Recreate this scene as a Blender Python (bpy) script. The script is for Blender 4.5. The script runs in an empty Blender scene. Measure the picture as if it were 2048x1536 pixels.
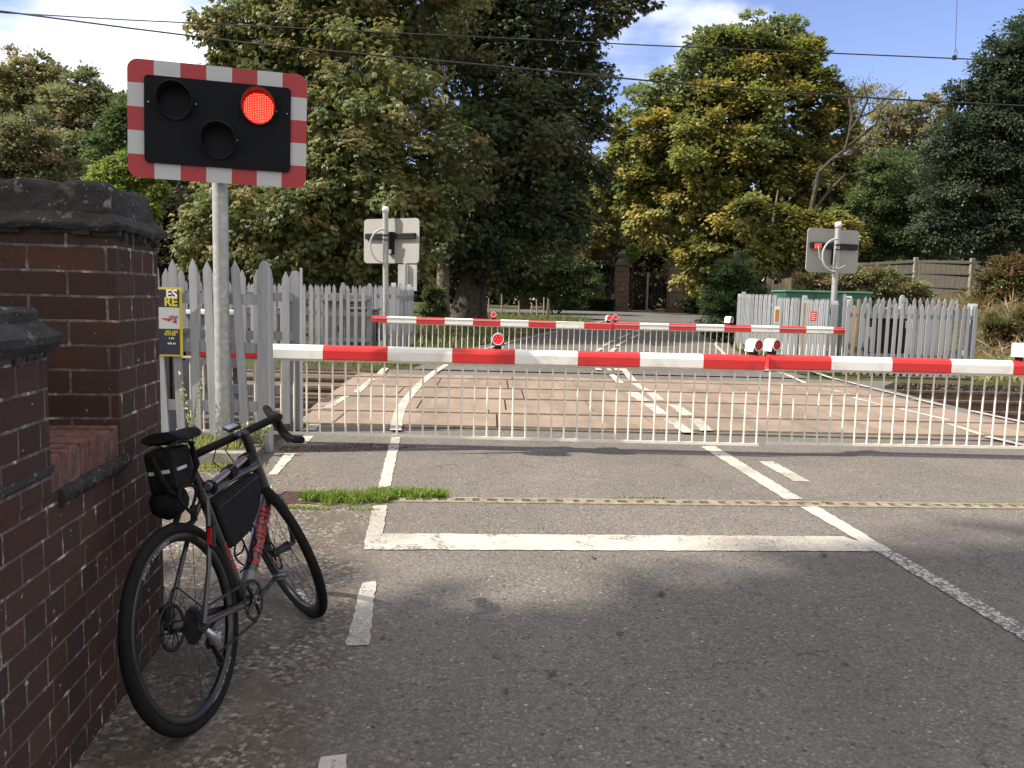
import bpy, math, random
import numpy as np
from mathutils import Vector, Matrix, Euler
S = bpy.context.scene
COL = S.collection
R = math.radians
random.seed(7)
# ------------------------------------------------------------------ camera
FPX, PITCH, ROLL, CAMH = 1650.0, R(6.12), R(1.35), 1.45
fv = Vector((0, math.cos(PITCH), -math.sin(PITCH)))
u0 = Vector((0, math.sin(PITCH), math.cos(PITCH))); r0 = Vector((1, 0, 0))
rv = math.cos(ROLL)*r0 + math.sin(ROLL)*u0
uv_ = -math.sin(ROLL)*r0 + math.cos(ROLL)*u0
cam_d = bpy.data.cameras.new('camera'); cam = bpy.data.objects.new('camera', cam_d); COL.objects.link(cam)
cam_d.sensor_fit = 'HORIZONTAL'; cam_d.sensor_width = 36; cam_d.lens = 36*FPX/2048
cam_d.clip_start = 0.05; cam_d.clip_end = 3000
m = Matrix((rv, uv_, -fv)).transposed().to_4x4(); m.translation = Vector((0, 0, CAMH)); cam.matrix_world = m
S.camera = cam
CP = Vector((0, 0, CAMH))
# ------------------------------------------------------------------ world, sun, exposure
SUN_EL, SUN_AZ = R(43), R(259)          # azimuth clockwise from +Y: the sun stands to the left, along the railway
w = bpy.data.worlds.new('World'); S.world = w; w.use_nodes = True
nt = w.node_tree; nt.nodes.clear()
N = lambda t: nt.nodes.new(t)
out = N('ShaderNodeOutputWorld'); bg = N('ShaderNodeBackground'); bg.inputs[1].default_value = 0.12
sky = N('ShaderNodeTexSky'); sky.sky_type = 'NISHITA'; sky.sun_disc = False
sky.sun_elevation = SUN_EL; sky.sun_rotation = SUN_AZ; sky.air_density = 1.0; sky.dust_density = 0.4; sky.ozone_density = 1.6
tc = N('ShaderNodeTexCoord'); mp = N('ShaderNodeMapping'); mp.inputs['Scale'].default_value = (1.0, 1.0, 2.2)
mp.inputs['Location'].default_value = (0.35, 0.1, 0.0)
nz = N('ShaderNodeTexNoise'); nz.inputs['Scale'].default_value = 3.1; nz.inputs['Detail'].default_value = 9; nz.inputs['Roughness'].default_value = 0.52
# a cloud bank low in the upper left, thin wisps elsewhere in view
def blob(direction, lo, hi):
    dp = N('ShaderNodeVectorMath'); dp.operation = 'DOT_PRODUCT'; dp.inputs[1].default_value = direction
    nrm = N('ShaderNodeVectorMath'); nrm.operation = 'NORMALIZE'
    nt.links.new(tc.outputs['Generated'], nrm.inputs[0]); nt.links.new(nrm.outputs[0], dp.inputs[0])
    mr = N('ShaderNodeMapRange'); mr.inputs[1].default_value = lo; mr.inputs[2].default_value = hi; mr.interpolation_type = 'SMOOTHSTEP'
    nt.links.new(dp.outputs['Value'], mr.inputs[0]); return mr.outputs[0]
def pixdir(px, py): return (fv + rv*((px-1024)/FPX) + uv_*((768-py)/FPX)).normalized()
b1 = blob(pixdir(230, 0), math.cos(R(14)), math.cos(R(4)))
b2 = blob(pixdir(1480, 10), math.cos(R(6)), math.cos(R(1)))
nt.links.new(tc.outputs['Generated'], mp.inputs[0]); nt.links.new(mp.outputs[0], nz.inputs[0])
def M2(op, a, b):
    n = N('ShaderNodeMath'); n.operation = op
    for i, x in enumerate((a, b)):
        if isinstance(x, (int, float)): n.inputs[i].default_value = x
        else: nt.links.new(x, n.inputs[i])
    return n.outputs[0]
b3 = blob(Vector((0.1, -0.9, 0.75)).normalized(), -0.1, 0.45)  # unseen cloud cover added behind the camera as neutral fill
cov = M2('ADD', M2('MULTIPLY', b3, 0.34), M2('ADD', nz.outputs[0], M2('ADD', M2('MULTIPLY', b1, 0.13), M2('MULTIPLY', b2, 0.07))))
cr = N('ShaderNodeMapRange'); cr.inputs[1].default_value = 0.58; cr.inputs[2].default_value = 0.78; cr.interpolation_type = 'SMOOTHSTEP'
nt.links.new(cov, cr.inputs[0])
mx = N('ShaderNodeMix'); mx.data_type = 'RGBA'; nt.links.new(cr.outputs[0], mx.inputs[0])
tint = N('ShaderNodeMix'); tint.data_type = 'RGBA'; tint.blend_type = 'MULTIPLY'; tint.inputs[0].default_value = 1; tint.inputs[7].default_value = (0.80, 0.735, 0.88, 1)
nt.links.new(sky.outputs[0], tint.inputs[6]); nt.links.new(tint.outputs[2], mx.inputs[6])
cc = N('ShaderNodeMix'); cc.data_type = 'RGBA'; cc.inputs[6].default_value = (7.2, 7.3, 7.8, 1); cc.inputs[7].default_value = (5.0, 4.8, 4.6, 1); nt.links.new(b3, cc.inputs[0]); nt.links.new(cc.outputs[2], mx.inputs[7])  # second colour: greyer tone of the added fill clouds
nt.links.new(mx.outputs[2], bg.inputs[0]); nt.links.new(bg.outputs[0], out.inputs[0])
sd = bpy.data.lights.new('sun', 'SUN'); sd.energy = 4.2; sd.angle = R(0.6); sd.color = (1.0, 0.91, 0.78)
so = bpy.data.objects.new('sun', sd); COL.objects.link(so)
sdir = Vector((math.sin(SUN_AZ)*math.cos(SUN_EL), math.cos(SUN_AZ)*math.cos(SUN_EL), math.sin(SUN_EL)))
so.rotation_euler = sdir.to_track_quat('Z', 'Y').to_euler(); so.location = sdir*60
S.view_settings.view_transform = 'Standard'; S.view_settings.look = 'None'; S.view_settings.gamma = 1
S.view_settings.exposure = 1.0
S.render.engine = 'CYCLES'
S.cycles.max_bounces = 6; S.cycles.diffuse_bounces = 3; S.cycles.transmission_bounces = 3; S.cycles.transparent_max_bounces = 4
# ------------------------------------------------------------------ pixel -> world
def ray(px, py): return fv + rv*((px-1024)/FPX) + uv_*((768-py)/FPX)
def G(px, py, z=0.0):
    d = ray(px, py); return CP + d*((z-CAMH)/d.z)
def P(px, py, Y):
    d = ray(px, py); return CP + d*(Y/d.y)
def sm(a, b, x):
    t = min(1, max(0, (x-a)/(b-a))); return t*t*(3-2*t)
def T(x, y):
    z = 0.55*sm(19, 52, y)
    z += 1.75*sm(8.6, 13.5, x-0.30*max(0, y-18))*sm(17.5, 27, y)
    z += 0.5*sm(-7, -16, x)*sm(20, 40, y)
    if 8.92 < y < 15.6: z -= 0.26
    return z
def Tg(px, py, zg=0.3):
    """ground point on the rising terrain"""
    p = G(px, py, 0)
    for _ in range(25): p = G(px, py, min(T(p.x, p.y), CAMH-0.3))
    return p
# ------------------------------------------------------------------ materials
MATS = {}
def pm(name, c1, c2=None, scale=6, rough=0.6, metal=0, bump=0.0, bscale=40, detail=5, lo=0.35, hi=0.65, vary=None, spec=0.5, coat=0):
    if name in MATS: return MATS[name]
    m = bpy.data.materials.new(name); m.use_nodes = True; t = m.node_tree; b = t.nodes['Principled BSDF']
    b.inputs['Roughness'].default_value = rough; b.inputs['Metallic'].default_value = metal
    b.inputs['Specular IOR Level'].default_value = spec; b.inputs['Coat Weight'].default_value = coat
    c1 = tuple(c1)+(1,)
    if c2 is None: c2 = tuple(x*0.75 for x in c1[:3])
    co = t.nodes.new('ShaderNodeTexCoord')
    n = t.nodes.new('ShaderNodeTexNoise'); n.inputs['Scale'].default_value = scale; n.inputs['Detail'].default_value = detail
    t.links.new(co.outputs['Object'], n.inputs['Vector'])
    r = t.nodes.new('ShaderNodeValToRGB'); r.color_ramp.elements[0].position = lo; r.color_ramp.elements[1].position = hi
    r.color_ramp.elements[0].color = tuple(c2[:3])+(1,); r.color_ramp.elements[1].color = c1
    t.links.new(n.outputs[0], r.inputs[0])
    src = r.outputs[0]
    if vary:
        oi = t.nodes.new('ShaderNodeObjectInfo'); mr = t.nodes.new('ShaderNodeMapRange'); mr.inputs[3].default_value = 1-vary; mr.inputs[4].default_value = 1+vary*0.6
        hs = t.nodes.new('ShaderNodeHueSaturation'); t.links.new(oi.outputs['Random'], mr.inputs[0]); t.links.new(mr.outputs[0], hs.inputs['Value'])
        t.links.new(src, hs.inputs['Color']); src = hs.outputs[0]
    t.links.new(src, b.inputs['Base Color'])
    if bump:
        n2 = t.nodes.new('ShaderNodeTexNoise'); n2.inputs['Scale'].default_value = bscale; n2.inputs['Detail'].default_value = 6
        t.links.new(co.outputs['Object'], n2.inputs['Vector'])
        bp = t.nodes.new('ShaderNodeBump'); bp.inputs['Strength'].default_value = bump; bp.inputs['Distance'].default_value = 0.01
        t.links.new(n2.outputs[0], bp.inputs['Height']); t.links.new(bp.outputs[0], b.inputs['Normal'])
    MATS[name] = m; return m
def emit(name, c, s):
    m = bpy.data.materials.new(name); m.use_nodes = True; b = m.node_tree.nodes['Principled BSDF']
    b.inputs['Base Color'].default_value = tuple(c)+(1,); b.inputs['Emission Color'].default_value = tuple(c)+(1,); b.inputs['Emission Strength'].default_value = s
    return m
class NT:
    def __init__(s, name):
        s.m = bpy.data.materials.new(name); s.m.use_nodes = True; s.t = s.m.node_tree; s.b = s.t.nodes['Principled BSDF']
        s.co = s.t.nodes.new('ShaderNodeTexCoord')
    def n(s, ty, **kw):
        x = s.t.nodes.new('ShaderNode'+ty)
        for k, v in kw.items():
            if k in x.inputs: x.inputs[k].default_value = v
            else: setattr(x, k, v)
        return x
    def l(s, a, b): s.t.links.new(a, b)
    def noise(s, scale, detail=5, rough=0.5, vec=None, dist=0):
        x = s.n('TexNoise', Scale=scale, Detail=detail, Roughness=rough, Distortion=dist); s.l(vec or s.co.outputs['Object'], x.inputs['Vector']); return x.outputs[0]
    def ramp(s, v, stops):
        x = s.n('ValToRGB'); e = x.color_ramp.elements
        while len(e) < len(stops): e.new(0.5)
        for i, (p, c) in enumerate(stops): e[i].position = p; e[i].color = tuple(c)+(1,) if len(c) == 3 else c
        s.l(v, x.inputs[0]); return x.outputs[0]
    def mr(s, v, a, b, c=0, d=1):
        x = s.n('MapRange'); x.inputs[1].default_value = a; x.inputs[2].default_value = b; x.inputs[3].default_value = c; x.inputs[4].default_value = d; s.l(v, x.inputs[0]); return x.outputs[0]
    def mix(s, f, a, b, blend='MIX'):
        x = s.n('Mix'); x.data_type = 'RGBA'; x.blend_type = blend
        for i, v in ((0, f), (6, a), (7, b)):
            if isinstance(v, (int, float)): x.inputs[i].default_value = v
            elif isinstance(v, tuple): x.inputs[i].default_value = v+(1,) if len(v) == 3 else v
            else: s.l(v, x.inputs[i])
        return x.outputs[2]
    def math(s, op, a, b=0.0):
        x = s.n('Math'); x.operation = op
        for i, v in ((0, a), (1, b)):
            if isinstance(v, (int, float)): x.inputs[i].default_value = v
            else: s.l(v, x.inputs[i])
        return x.outputs[0]
    def bump(s, h, st=0.5, d=0.01):
        x = s.n('Bump'); x.inputs['Strength'].default_value = st; x.inputs['Distance'].default_value = d; s.l(h, x.inputs['Height']); s.l(x.outputs[0], s.b.inputs['Normal'])
    def col(s, c): s.l(c, s.b.inputs['Base Color'])
def dirtcol(a):
    big = a.noise(1.3, 6, 0.6)
    base = a.ramp(big, [(0.3, (0.062, 0.050, 0.038)), (0.55, (0.118, 0.098, 0.078)), (0.75, (0.19, 0.166, 0.138))])
    v = a.n('TexVoronoi', Scale=60.0); a.l(a.co.outputs['Object'], v.inputs['Vector']); rc = a.n('SeparateColor'); a.l(v.outputs['Color'], rc.inputs[0])
    st = a.ramp(rc.outputs[0], [(0, (0.05, 0.043, 0.035)), (0.5, (0.13, 0.11, 0.09)), (0.85, (0.23, 0.21, 0.18)), (1, (0.42, 0.39, 0.35))])
    base = a.mix(a.mr(a.noise(4, 5, 0.6), 0.42, 0.56, 0.15, 0.75), base, st)
    h = a.math('ADD', a.math('MULTIPLY', v.outputs['Distance'], -0.7), a.math('MULTIPLY', a.noise(25, 8, 0.7), 1.6)); return base, h
def asphalt(name, c, warm=0.0, stone=1.0, edge=None):
    a = NT(name); big = a.noise(0.7, 4); mid = a.noise(6, 5, 0.6)
    base = a.mix(a.mr(big, 0.35, 0.65), tuple(x*0.74 for x in c), tuple(x*1.16 for x in c))
    base = a.mix(a.mr(mid, 0.3, 0.7, 0, 0.45), base, tuple(x*0.7 for x in c))
    v = a.n('TexVoronoi', Scale=95.0); a.l(a.co.outputs['Object'], v.inputs['Vector'])
    rnd = a.n('SeparateColor'); a.l(v.outputs['Color'], rnd.inputs[0])
    st = a.ramp(rnd.outputs[0], [(0, tuple(x*0.45 for x in c)), (0.5, tuple(x*0.95 for x in c)), (0.86, tuple(x*1.35 for x in c)), (1, tuple(min(1, x*2.6) for x in c))])
    base = a.mix(0.40*stone, base, st)
    gap = a.mr(v.outputs['Distance'], 0.35, 0.75)
    base = a.mix(a.math('MULTIPLY', gap, 0.42), base, tuple(x*0.28 for x in c))
    v2 = a.n('TexVoronoi', Scale=34.0); a.l(a.co.outputs['Object'], v2.inputs['Vector'])
    r2 = a.n('SeparateColor'); a.l(v2.outputs['Color'], r2.inputs[0])
    pit = a.math('MULTIPLY', a.mr(r2.outputs[0], 0.84, 0.86), a.mr(v2.outputs['Distance'], 0.45, 0.2))
    base = a.mix(a.math('MULTIPLY', pit, 0.8), base, tuple(x*0.3 for x in c))
    lite = a.math('MULTIPLY', a.mr(r2.outputs[1], 0.955, 0.965), a.mr(v2.outputs['Distance'], 0.3, 0.15))
    base = a.mix(lite, base, (0.42, 0.40, 0.37))
    # long fine cracks
    v3 = a.n('TexVoronoi', Scale=0.9); v3.feature = 'DISTANCE_TO_EDGE'
    dn = a.n('TexNoise', Scale=3.0, Detail=6.0); a.l(a.co.outputs['Object'], dn.inputs['Vector'])
    ad = a.n('VectorMath'); ad.operation = 'ADD'; sc = a.n('VectorMath'); sc.operation = 'SCALE'; sc.inputs[3].default_value = 0.5
    a.l(dn.outputs['Color'], sc.inputs[0]); a.l(sc.outputs[0], ad.inputs[0]); a.l(a.co.outputs['Object'], ad.inputs[1]); a.l(ad.outputs[0], v3.inputs['Vector'])
    crk = a.math('MULTIPLY', a.mr(v3.outputs['Distance'], 0.007, 0.0), a.mr(a.noise(0.5, 2), 0.47, 0.55))
    base = a.mix(a.math('MULTIPLY', crk, 0.6), base, (0.03, 0.03, 0.03))
    # oil and tyre stains along the lanes
    mp_ = a.n('Mapping'); mp_.inputs['Scale'].default_value = (1.6, 0.35, 1); mp_.inputs['Rotation'].default_value = (0, 0, 0.1); a.l(a.co.outputs['Object'], mp_.inputs[0])
    base = a.mix(a.mr(a.noise(1.0, 5, 0.6, vec=mp_.outputs[0]), 0.5, 0.7, 0, 0.32), base, tuple(x*0.5 for x in c))
    base = a.mix(a.mr(a.noise(1.7, 6, 0.65), 0.6, 0.72, 0, 0.4), base, (c[0]*1.25, c[1]*1.15, c[2]*0.95))
    h = a.math('ADD', a.math('MULTIPLY', v.outputs['Distance'], -0.6), a.math('MULTIPLY', a.noise(200, 3), 0.4))
    if edge:
        g_ = a.n('NewGeometry'); sp = a.n('SeparateXYZ'); a.l(g_.outputs['Position'], sp.inputs[0])
        xe = a.math('MINIMUM', a.math('ADD', a.math('MULTIPLY', sp.outputs[1], edge[1]), edge[0]), a.math('ADD', a.math('MULTIPLY', sp.outputs[1], -0.85), edge[2]))
        dd_ = a.math('SUBTRACT', sp.outputs[0], xe)
        nn_ = a.math('ADD', a.math('MULTIPLY', a.math('SUBTRACT', a.noise(2.2, 8, 0.65), 0.5), 1.1), a.math('MULTIPLY', a.math('SUBTRACT', a.noise(28, 4, 0.6), 0.5), 0.35))
        mk_ = a.mr(a.math('ADD', dd_, nn_), 0.07, -0.07)
        far_ = a.math('MULTIPLY', a.mr(a.math('ADD', dd_, a.math('MULTIPLY', nn_, 2.2)), 0.45, 0.0), 0.45)
        dc, dh = dirtcol(a); mk_ = a.math('MAXIMUM', mk_, far_); base = a.mix(mk_, base, dc)
        hm = a.n('Mix'); hm.data_type = 'FLOAT'; a.l(mk_, hm.inputs[0]); a.l(h, hm.inputs[2]); a.l(dh, hm.inputs[3]); h = hm.outputs[0]
    a.col(base); a.b.inputs['Roughness'].default_value = 0.85; a.b.inputs['Specular IOR Level'].default_value = 0.3
    a.bump(h, 0.8, 0.006)
    return a.m
_e0, _e1 = G(597, 1500), G(735, 1060); _eb = (_e1.x-_e0.x)/(_e1.y-_e0.y); _ea = _e0.x-_eb*_e0.y
M_ROAD = asphalt('asphalt_worn', (0.185, 0.168, 0.150), edge=(_ea, _eb, -1.35+0.85*6.0))
M_ROADFAR = asphalt('asphalt_far', (0.16, 0.153, 0.145), stone=0.7)
M_SLAB = asphalt('asphalt_crossing', (0.185, 0.170, 0.150), stone=0.6)
def dirtmat():
    a = NT('dirt_gravel'); c_, h_ = dirtcol(a); a.col(c_); a.b.inputs['Roughness'].default_value = 0.95; a.b.inputs['Specular IOR Level'].default_value = 0.2
    a.bump(h_, 0.9, 0.012); return a.m
M_DIRT = dirtmat()
def groundmat():
    a = NT('grassy_ground'); n1 = a.noise(0.35, 6, 0.6); n2 = a.noise(9, 6, 0.7)
    g = a.ramp(n2, [(0.25, (0.022, 0.030, 0.010)), (0.5, (0.055, 0.070, 0.022)), (0.75, (0.10, 0.105, 0.045))])
    d = a.ramp(n2, [(0.25, (0.045, 0.034, 0.022)), (0.55, (0.10, 0.078, 0.052)), (0.8, (0.19, 0.155, 0.105))])
    a.col(a.mix(a.mr(n1, 0.42, 0.58), g, d)); a.b.inputs['Roughness'].default_value = 0.95; a.b.inputs['Specular IOR Level'].default_value = 0.15
    a.bump(n2, 1.0, 0.05); return a.m
M_GROUND = groundmat()
def ballastmat():
    a = NT('ballast_stone'); v = a.n('TexVoronoi', Scale=22.0); a.l(a.co.outputs['Object'], v.inputs['Vector']); rc = a.n('SeparateColor'); a.l(v.outputs['Color'], rc.inputs[0])
    a.col(a.ramp(rc.outputs[0], [(0, (0.022, 0.017, 0.013)), (0.6, (0.06, 0.045, 0.034)), (1, (0.13, 0.10, 0.08))])); a.b.inputs['Roughness'].default_value = 0.9
    a.bump(a.math('MULTIPLY', v.outputs['Distance'], -1), 1.0, 0.04); return a.m
M_BALLAST = ballastmat()
def paintmat():
    a = NT('road_paint_worn'); v = a.n('TexVoronoi', Scale=95.0); a.l(a.co.outputs['Object'], v.inputs['Vector'])
    w1 = a.noise(3, 8, 0.75); w2 = a.noise(38, 4, 0.7)
    f = a.math('ADD', a.math('MULTIPLY', w1, 0.85), a.math('MULTIPLY', w2, 0.55))
    f = a.mr(f, 0.66, 0.57)
    f2 = a.math('MULTIPLY', a.mr(a.noise(1.1, 3), 0.47, 0.6), a.mr(v.outputs['Distance'], 0.3, 0.5))
    f = a.math('MAXIMUM', f, a.math('MULTIPLY', f2, 0.6))
    base = a.mix(a.mr(a.noise(14, 5, 0.6), 0.3, 0.7), (0.43, 0.395, 0.335), (0.56, 0.525, 0.46))
    a.col(a.mix(f, base, (0.15, 0.135, 0.12))); a.b.inputs['Roughness'].default_value = 0.8
    a.bump(a.math('MULTIPLY', v.outputs['Distance'], -1), 0.4, 0.004); return a.m
M_PAINT = paintmat()
def worn_paint2():
    a = NT('road_paint_speckled'); v = a.n('TexVoronoi', Scale=62.0); a.l(a.co.outputs['Object'], v.inputs['Vector'])
    rc = a.n('SeparateColor'); a.l(v.outputs['Color'], rc.inputs[0])
    f = a.mr(a.math('ADD', rc.outputs[0], a.math('MULTIPLY', v.outputs['Distance'], 0.6)), 0.62, 0.78)
    a.col(a.mix(f, (0.47, 0.445, 0.40), (0.15, 0.14, 0.125))); a.b.inputs['Roughness'].default_value = 0.85
    a.bump(a.math('MULTIPLY', v.outputs['Distance'], -1), 0.5, 0.004); return a.m
M_PAINT2 = worn_paint2()
def deckmat():
    a = NT('crossing_panel'); n1 = a.noise(1.5, 5, 0.6); n2 = a.noise(60, 5, 0.7)
    b_ = a.ramp(n1, [(0.25, (0.21, 0.155, 0.112)), (0.5, (0.30, 0.228, 0.168)), (0.75, (0.35, 0.272, 0.205))])
    mp_ = a.n('Mapping'); mp_.inputs['Scale'].default_value = (2.2, 0.25, 1); a.l(a.co.outputs['Object'], mp_.inputs[0]); tr_ = a.noise(1.0, 4, 0.6, vec=mp_.outputs[0])
    b_ = a.mix(a.mr(tr_, 0.45, 0.62, 0, 0.5), b_, (0.13, 0.105, 0.085)); b_ = a.mix(a.mr(a.noise(5, 7, 0.7), 0.55, 0.7, 0, 0.55), b_, (0.13, 0.10, 0.08))
    a.col(a.mix(a.mr(n2, 0.35, 0.65, 0, 0.4), b_, (0.15, 0.115, 0.09))); a.b.inputs['Roughness'].default_value = 0.8; a.bump(n2, 0.4, 0.003); return a.m
M_DECK = deckmat()
def brickmat(name, mode, pitch=0.0834):
    """uv in metres; mode 'S' stretchers, 'E' alternate header courses"""
    a = NT(name)
    uv = a.co.outputs['UV']
    dn = a.n('TexNoise', Scale=14.0, Detail=3.0); a.l(uv, dn.inputs['Vector'])
    sc = a.n('VectorMath'); sc.operation = 'MULTIPLY_ADD'; sc.inputs[1].default_value = (0.007, 0.007, 0); a.l(dn.outputs['Color'], sc.inputs[0]); a.l(uv, sc.inputs[2])
    br = a.n('TexBrick'); a.l(sc.outputs[0], br.inputs['Vector'])
    br.inputs['Scale'].default_value = 1.0; br.inputs['Brick Width'].default_value = 0.25; br.inputs['Row Height'].default_value = pitch
    br.inputs['Mortar Size'].default_value = 0.0055; br.inputs['Mortar Smooth'].default_value = 0.25; br.inputs['Bias'].default_value = -0.1
    br.inputs['Color1'].default_value = (0, 0, 0, 1); br.inputs['Color2'].default_value = (1, 1, 1, 1); br.inputs['Mortar'].default_value = (0.5, 0.5, 0.5, 1)
    if mode == 'E': br.squash = 0.5; br.squash_frequency = 2; br.offset = 0.25; br.offset_frequency = 2
    bw = a.n('RGBToBW'); a.l(br.outputs['Color'], bw.inputs[0])
    bc = a.ramp(bw.outputs[0], [(0.0, (0.040, 0.023, 0.020)), (0.35, (0.060, 0.029, 0.024)), (0.65, (0.066, 0.031, 0.025)), (0.9, (0.088, 0.039, 0.028)), (1.0, (0.055, 0.040, 0.037))])
    st = a.noise(9, 7, 0.65)
    bc = a.mix(a.mr(st, 0.35, 0.7, 0, 0.75), bc, (0.045, 0.030, 0.026))
    sp = a.noise(180, 3, 0.6)
    bc = a.mix(a.mr(sp, 0.55, 0.75, 0, 0.6), bc, (0.045, 0.028, 0.025))
    bc = a.mix(a.mr(a.noise(230, 2, 0.5), 0.68, 0.75, 0, 0.6), bc, (0.34, 0.24, 0.20))
    mo = a.ramp(a.noise(16, 6, 0.7), [(0.35, (0.062, 0.050, 0.045)), (0.50, (0.115, 0.096, 0.086)), (0.58, (0.19, 0.165, 0.15)), (0.655, (0.58, 0.56, 0.54))])
    mf = a.mr(a.math('ADD', br.outputs['Fac'], a.math('MULTIPLY', a.math('SUBTRACT', a.noise(45, 4, 0.6), 0.5), 0.7)), 0.35, 0.65)
    c = a.mix(mf, bc, mo)
    # lime smears on the faces
    c = a.mix(a.math('MULTIPLY', a.mr(a.noise(26, 4, 0.6), 0.68, 0.72), 0.6), c, (0.55, 0.53, 0.51))
    a.col(c); a.b.inputs['Roughness'].default_value = 0.9; a.b.inputs['Specular IOR Level'].default_value = 0.25
    h = a.math('ADD', a.math('MULTIPLY', br.outputs['Fac'], -1.0), a.math('MULTIPLY', a.noise(70, 6, 0.7), 0.55))
    a.bump(h, 0.9, 0.007); return a.m
M_BR = brickmat('red_brick_stretcher', 'S'); M_BRE = brickmat('red_brick_bonded', 'E')
def copemat():
    a = NT('blackened_stone'); n = a.noise(7, 8, 0.7)
    b_ = a.ramp(n, [(0.3, (0.018, 0.018, 0.018)), (0.6, (0.045, 0.043, 0.042)), (0.8, (0.085, 0.082, 0.076))])
    v = a.n('TexVoronoi', Scale=16.0); dn = a.n('VectorMath'); dn.operation = 'MULTIPLY_ADD'; dn.inputs[1].default_value = (0.12,)*3
    cn = a.n('TexNoise', Scale=25.0, Detail=4.0); a.l(a.co.outputs['Object'], cn.inputs['Vector']); a.l(cn.outputs['Color'], dn.inputs[0]); a.l(a.co.outputs['Object'], dn.inputs[2]); a.l(dn.outputs[0], v.inputs['Vector'])
    rc = a.n('SeparateColor'); a.l(v.outputs['Color'], rc.inputs[0])
    li = a.math('MULTIPLY', a.mr(rc.outputs[0], 0.78, 0.80), a.mr(v.outputs['Distance'], 0.40, 0.26)); v9 = a.n('TexVoronoi', Scale=55.0); a.l(dn.outputs[0], v9.inputs['Vector']); r9 = a.n('SeparateColor'); a.l(v9.outputs['Color'], r9.inputs[0]); li = a.math('MAXIMUM', li, a.math('MULTIPLY', a.mr(r9.outputs[0], 0.9, 0.92), a.mr(v9.outputs['Distance'], 0.4, 0.2)))
    a.col(a.mix(a.math('MULTIPLY', li, 0.75), b_, (0.24, 0.245, 0.23))); a.b.inputs['Roughness'].default_value = 0.95
    a.bump(a.noise(40, 8, 0.7), 1.0, 0.015); return a.m
M_COPE = copemat()
def galvmat():
    a = NT('galvanised_steel'); v = a.n('TexVoronoi', Scale=30.0); a.l(a.co.outputs['Object'], v.inputs['Vector'])
    rc = a.n('SeparateColor'); a.l(v.outputs['Color'], rc.inputs[0])
    b_ = a.ramp(rc.outputs[0], [(0, (0.30, 0.31, 0.305)), (0.7, (0.345, 0.355, 0.35)), (1, (0.42, 0.43, 0.42))])
    b_ = a.mix(a.mr(a.noise(12, 6, 0.7), 0.56, 0.72, 0, 0.5), b_, (0.50, 0.51, 0.49))
    a.col(b_); a.b.inputs['Roughness'].default_value = 0.55; a.b.inputs['Metallic'].default_value = 0.35; return a.m
M_GALV = galvmat()
def greypaint():
    a = NT('grey_fence_paint'); mpn = a.n('Mapping'); mpn.inputs['Scale'].default_value = (30, 30, 3); a.l(a.co.outputs['Object'], mpn.inputs[0])
    g = a.noise(1, 6, 0.6, vec=mpn.outputs[0]); b_ = a.ramp(g, [(0.3, (0.235, 0.25, 0.275)), (0.7, (0.325, 0.34, 0.368))])
    b_ = a.mix(a.mr(a.noise(11, 6, 0.8), 0.62, 0.68), b_, (0.10, 0.10, 0.105))
    oi = a.n('ObjectInfo'); hs = a.n('HueSaturation'); a.l(a.mr(oi.outputs['Random'], 0, 1, 0.85, 1.12), hs.inputs['Value']); a.l(b_, hs.inputs['Color'])
    a.col(hs.outputs[0]); a.b.inputs['Roughness'].default_value = 0.7; a.bump(g, 0.5, 0.004); return a.m
M_FENCE = greypaint()
def woodmat(name, c1, c2, s=(4, 60, 60)):
    a = NT(name); mpn = a.n('Mapping'); mpn.inputs['Scale'].default_value = s; a.l(a.co.outputs['Object'], mpn.inputs[0])
    g = a.noise(1, 7, 0.65, vec=mpn.outputs[0]); b_ = a.ramp(g, [(0.3, c2), (0.7, c1)])
    oi = a.n('ObjectInfo'); hs = a.n('HueSaturation'); a.l(a.mr(oi.outputs['Random'], 0, 1, 0.75, 1.2), hs.inputs['Value']); a.l(b_, hs.inputs['Color'])
    a.col(hs.outputs[0]); a.b.inputs['Roughness'].default_value = 0.85; a.bump(g, 0.7, 0.01); return a.m
M_TIMBER = woodmat('weathered_timber', (0.20, 0.15, 0.10), (0.06, 0.043, 0.03))
M_OLDWOOD = woodmat('old_fence_wood', (0.105, 0.095, 0.08), (0.045, 0.040, 0.034), (50, 50, 3))
M_RAWWOOD = woodmat('raw_wood', (0.36, 0.29, 0.21), (0.20, 0.155, 0.11), (50, 50, 4))
M_CONC = pm('concrete', (0.30, 0.285, 0.25), (0.19, 0.175, 0.15), 9, 0.9, bump=0.5, bscale=50)
M_WHITE = pm('white_paint', (0.80, 0.80, 0.78), (0.60, 0.58, 0.53), 6, 0.4, coat=0.1, lo=0.25, hi=0.48)
M_WBAR = pm('white_bar_paint', (0.82, 0.77, 0.69), (0.72, 0.67, 0.58), 14, 0.45)
M_RED = pm('red_paint', (0.58, 0.026, 0.027), (0.36, 0.030, 0.028), 6, 0.4, coat=0.1, lo=0.25, hi=0.48)
M_SWHITE = pm('sign_white', (0.45, 0.465, 0.49), (0.43, 0.445, 0.47), 3, 0.45)
M_SRED = pm('sign_red', (0.36, 0.016, 0.026), (0.32, 0.014, 0.023), 3, 0.4)
M_SBLACK = pm('sign_black', (0.0065, 0.008, 0.0125), (0.005, 0.006, 0.010), 3, 0.6, spec=0.12)
M_BLACK = pm('black_plastic', (0.010, 0.010, 0.011), (0.007, 0.007, 0.008), 9, 0.5, spec=0.3)
M_BACKG = pm('sign_back_grey', (0.33, 0.325, 0.315), (0.30, 0.295, 0.285), 2, 0.6)
M_DGREY = pm('cabinet_grey', (0.13, 0.14, 0.15), (0.10, 0.11, 0.12), 3, 0.6)
M_LGREY = pm('light_grey_metal', (0.42, 0.43, 0.43), (0.34, 0.35, 0.35), 4, 0.55)
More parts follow.
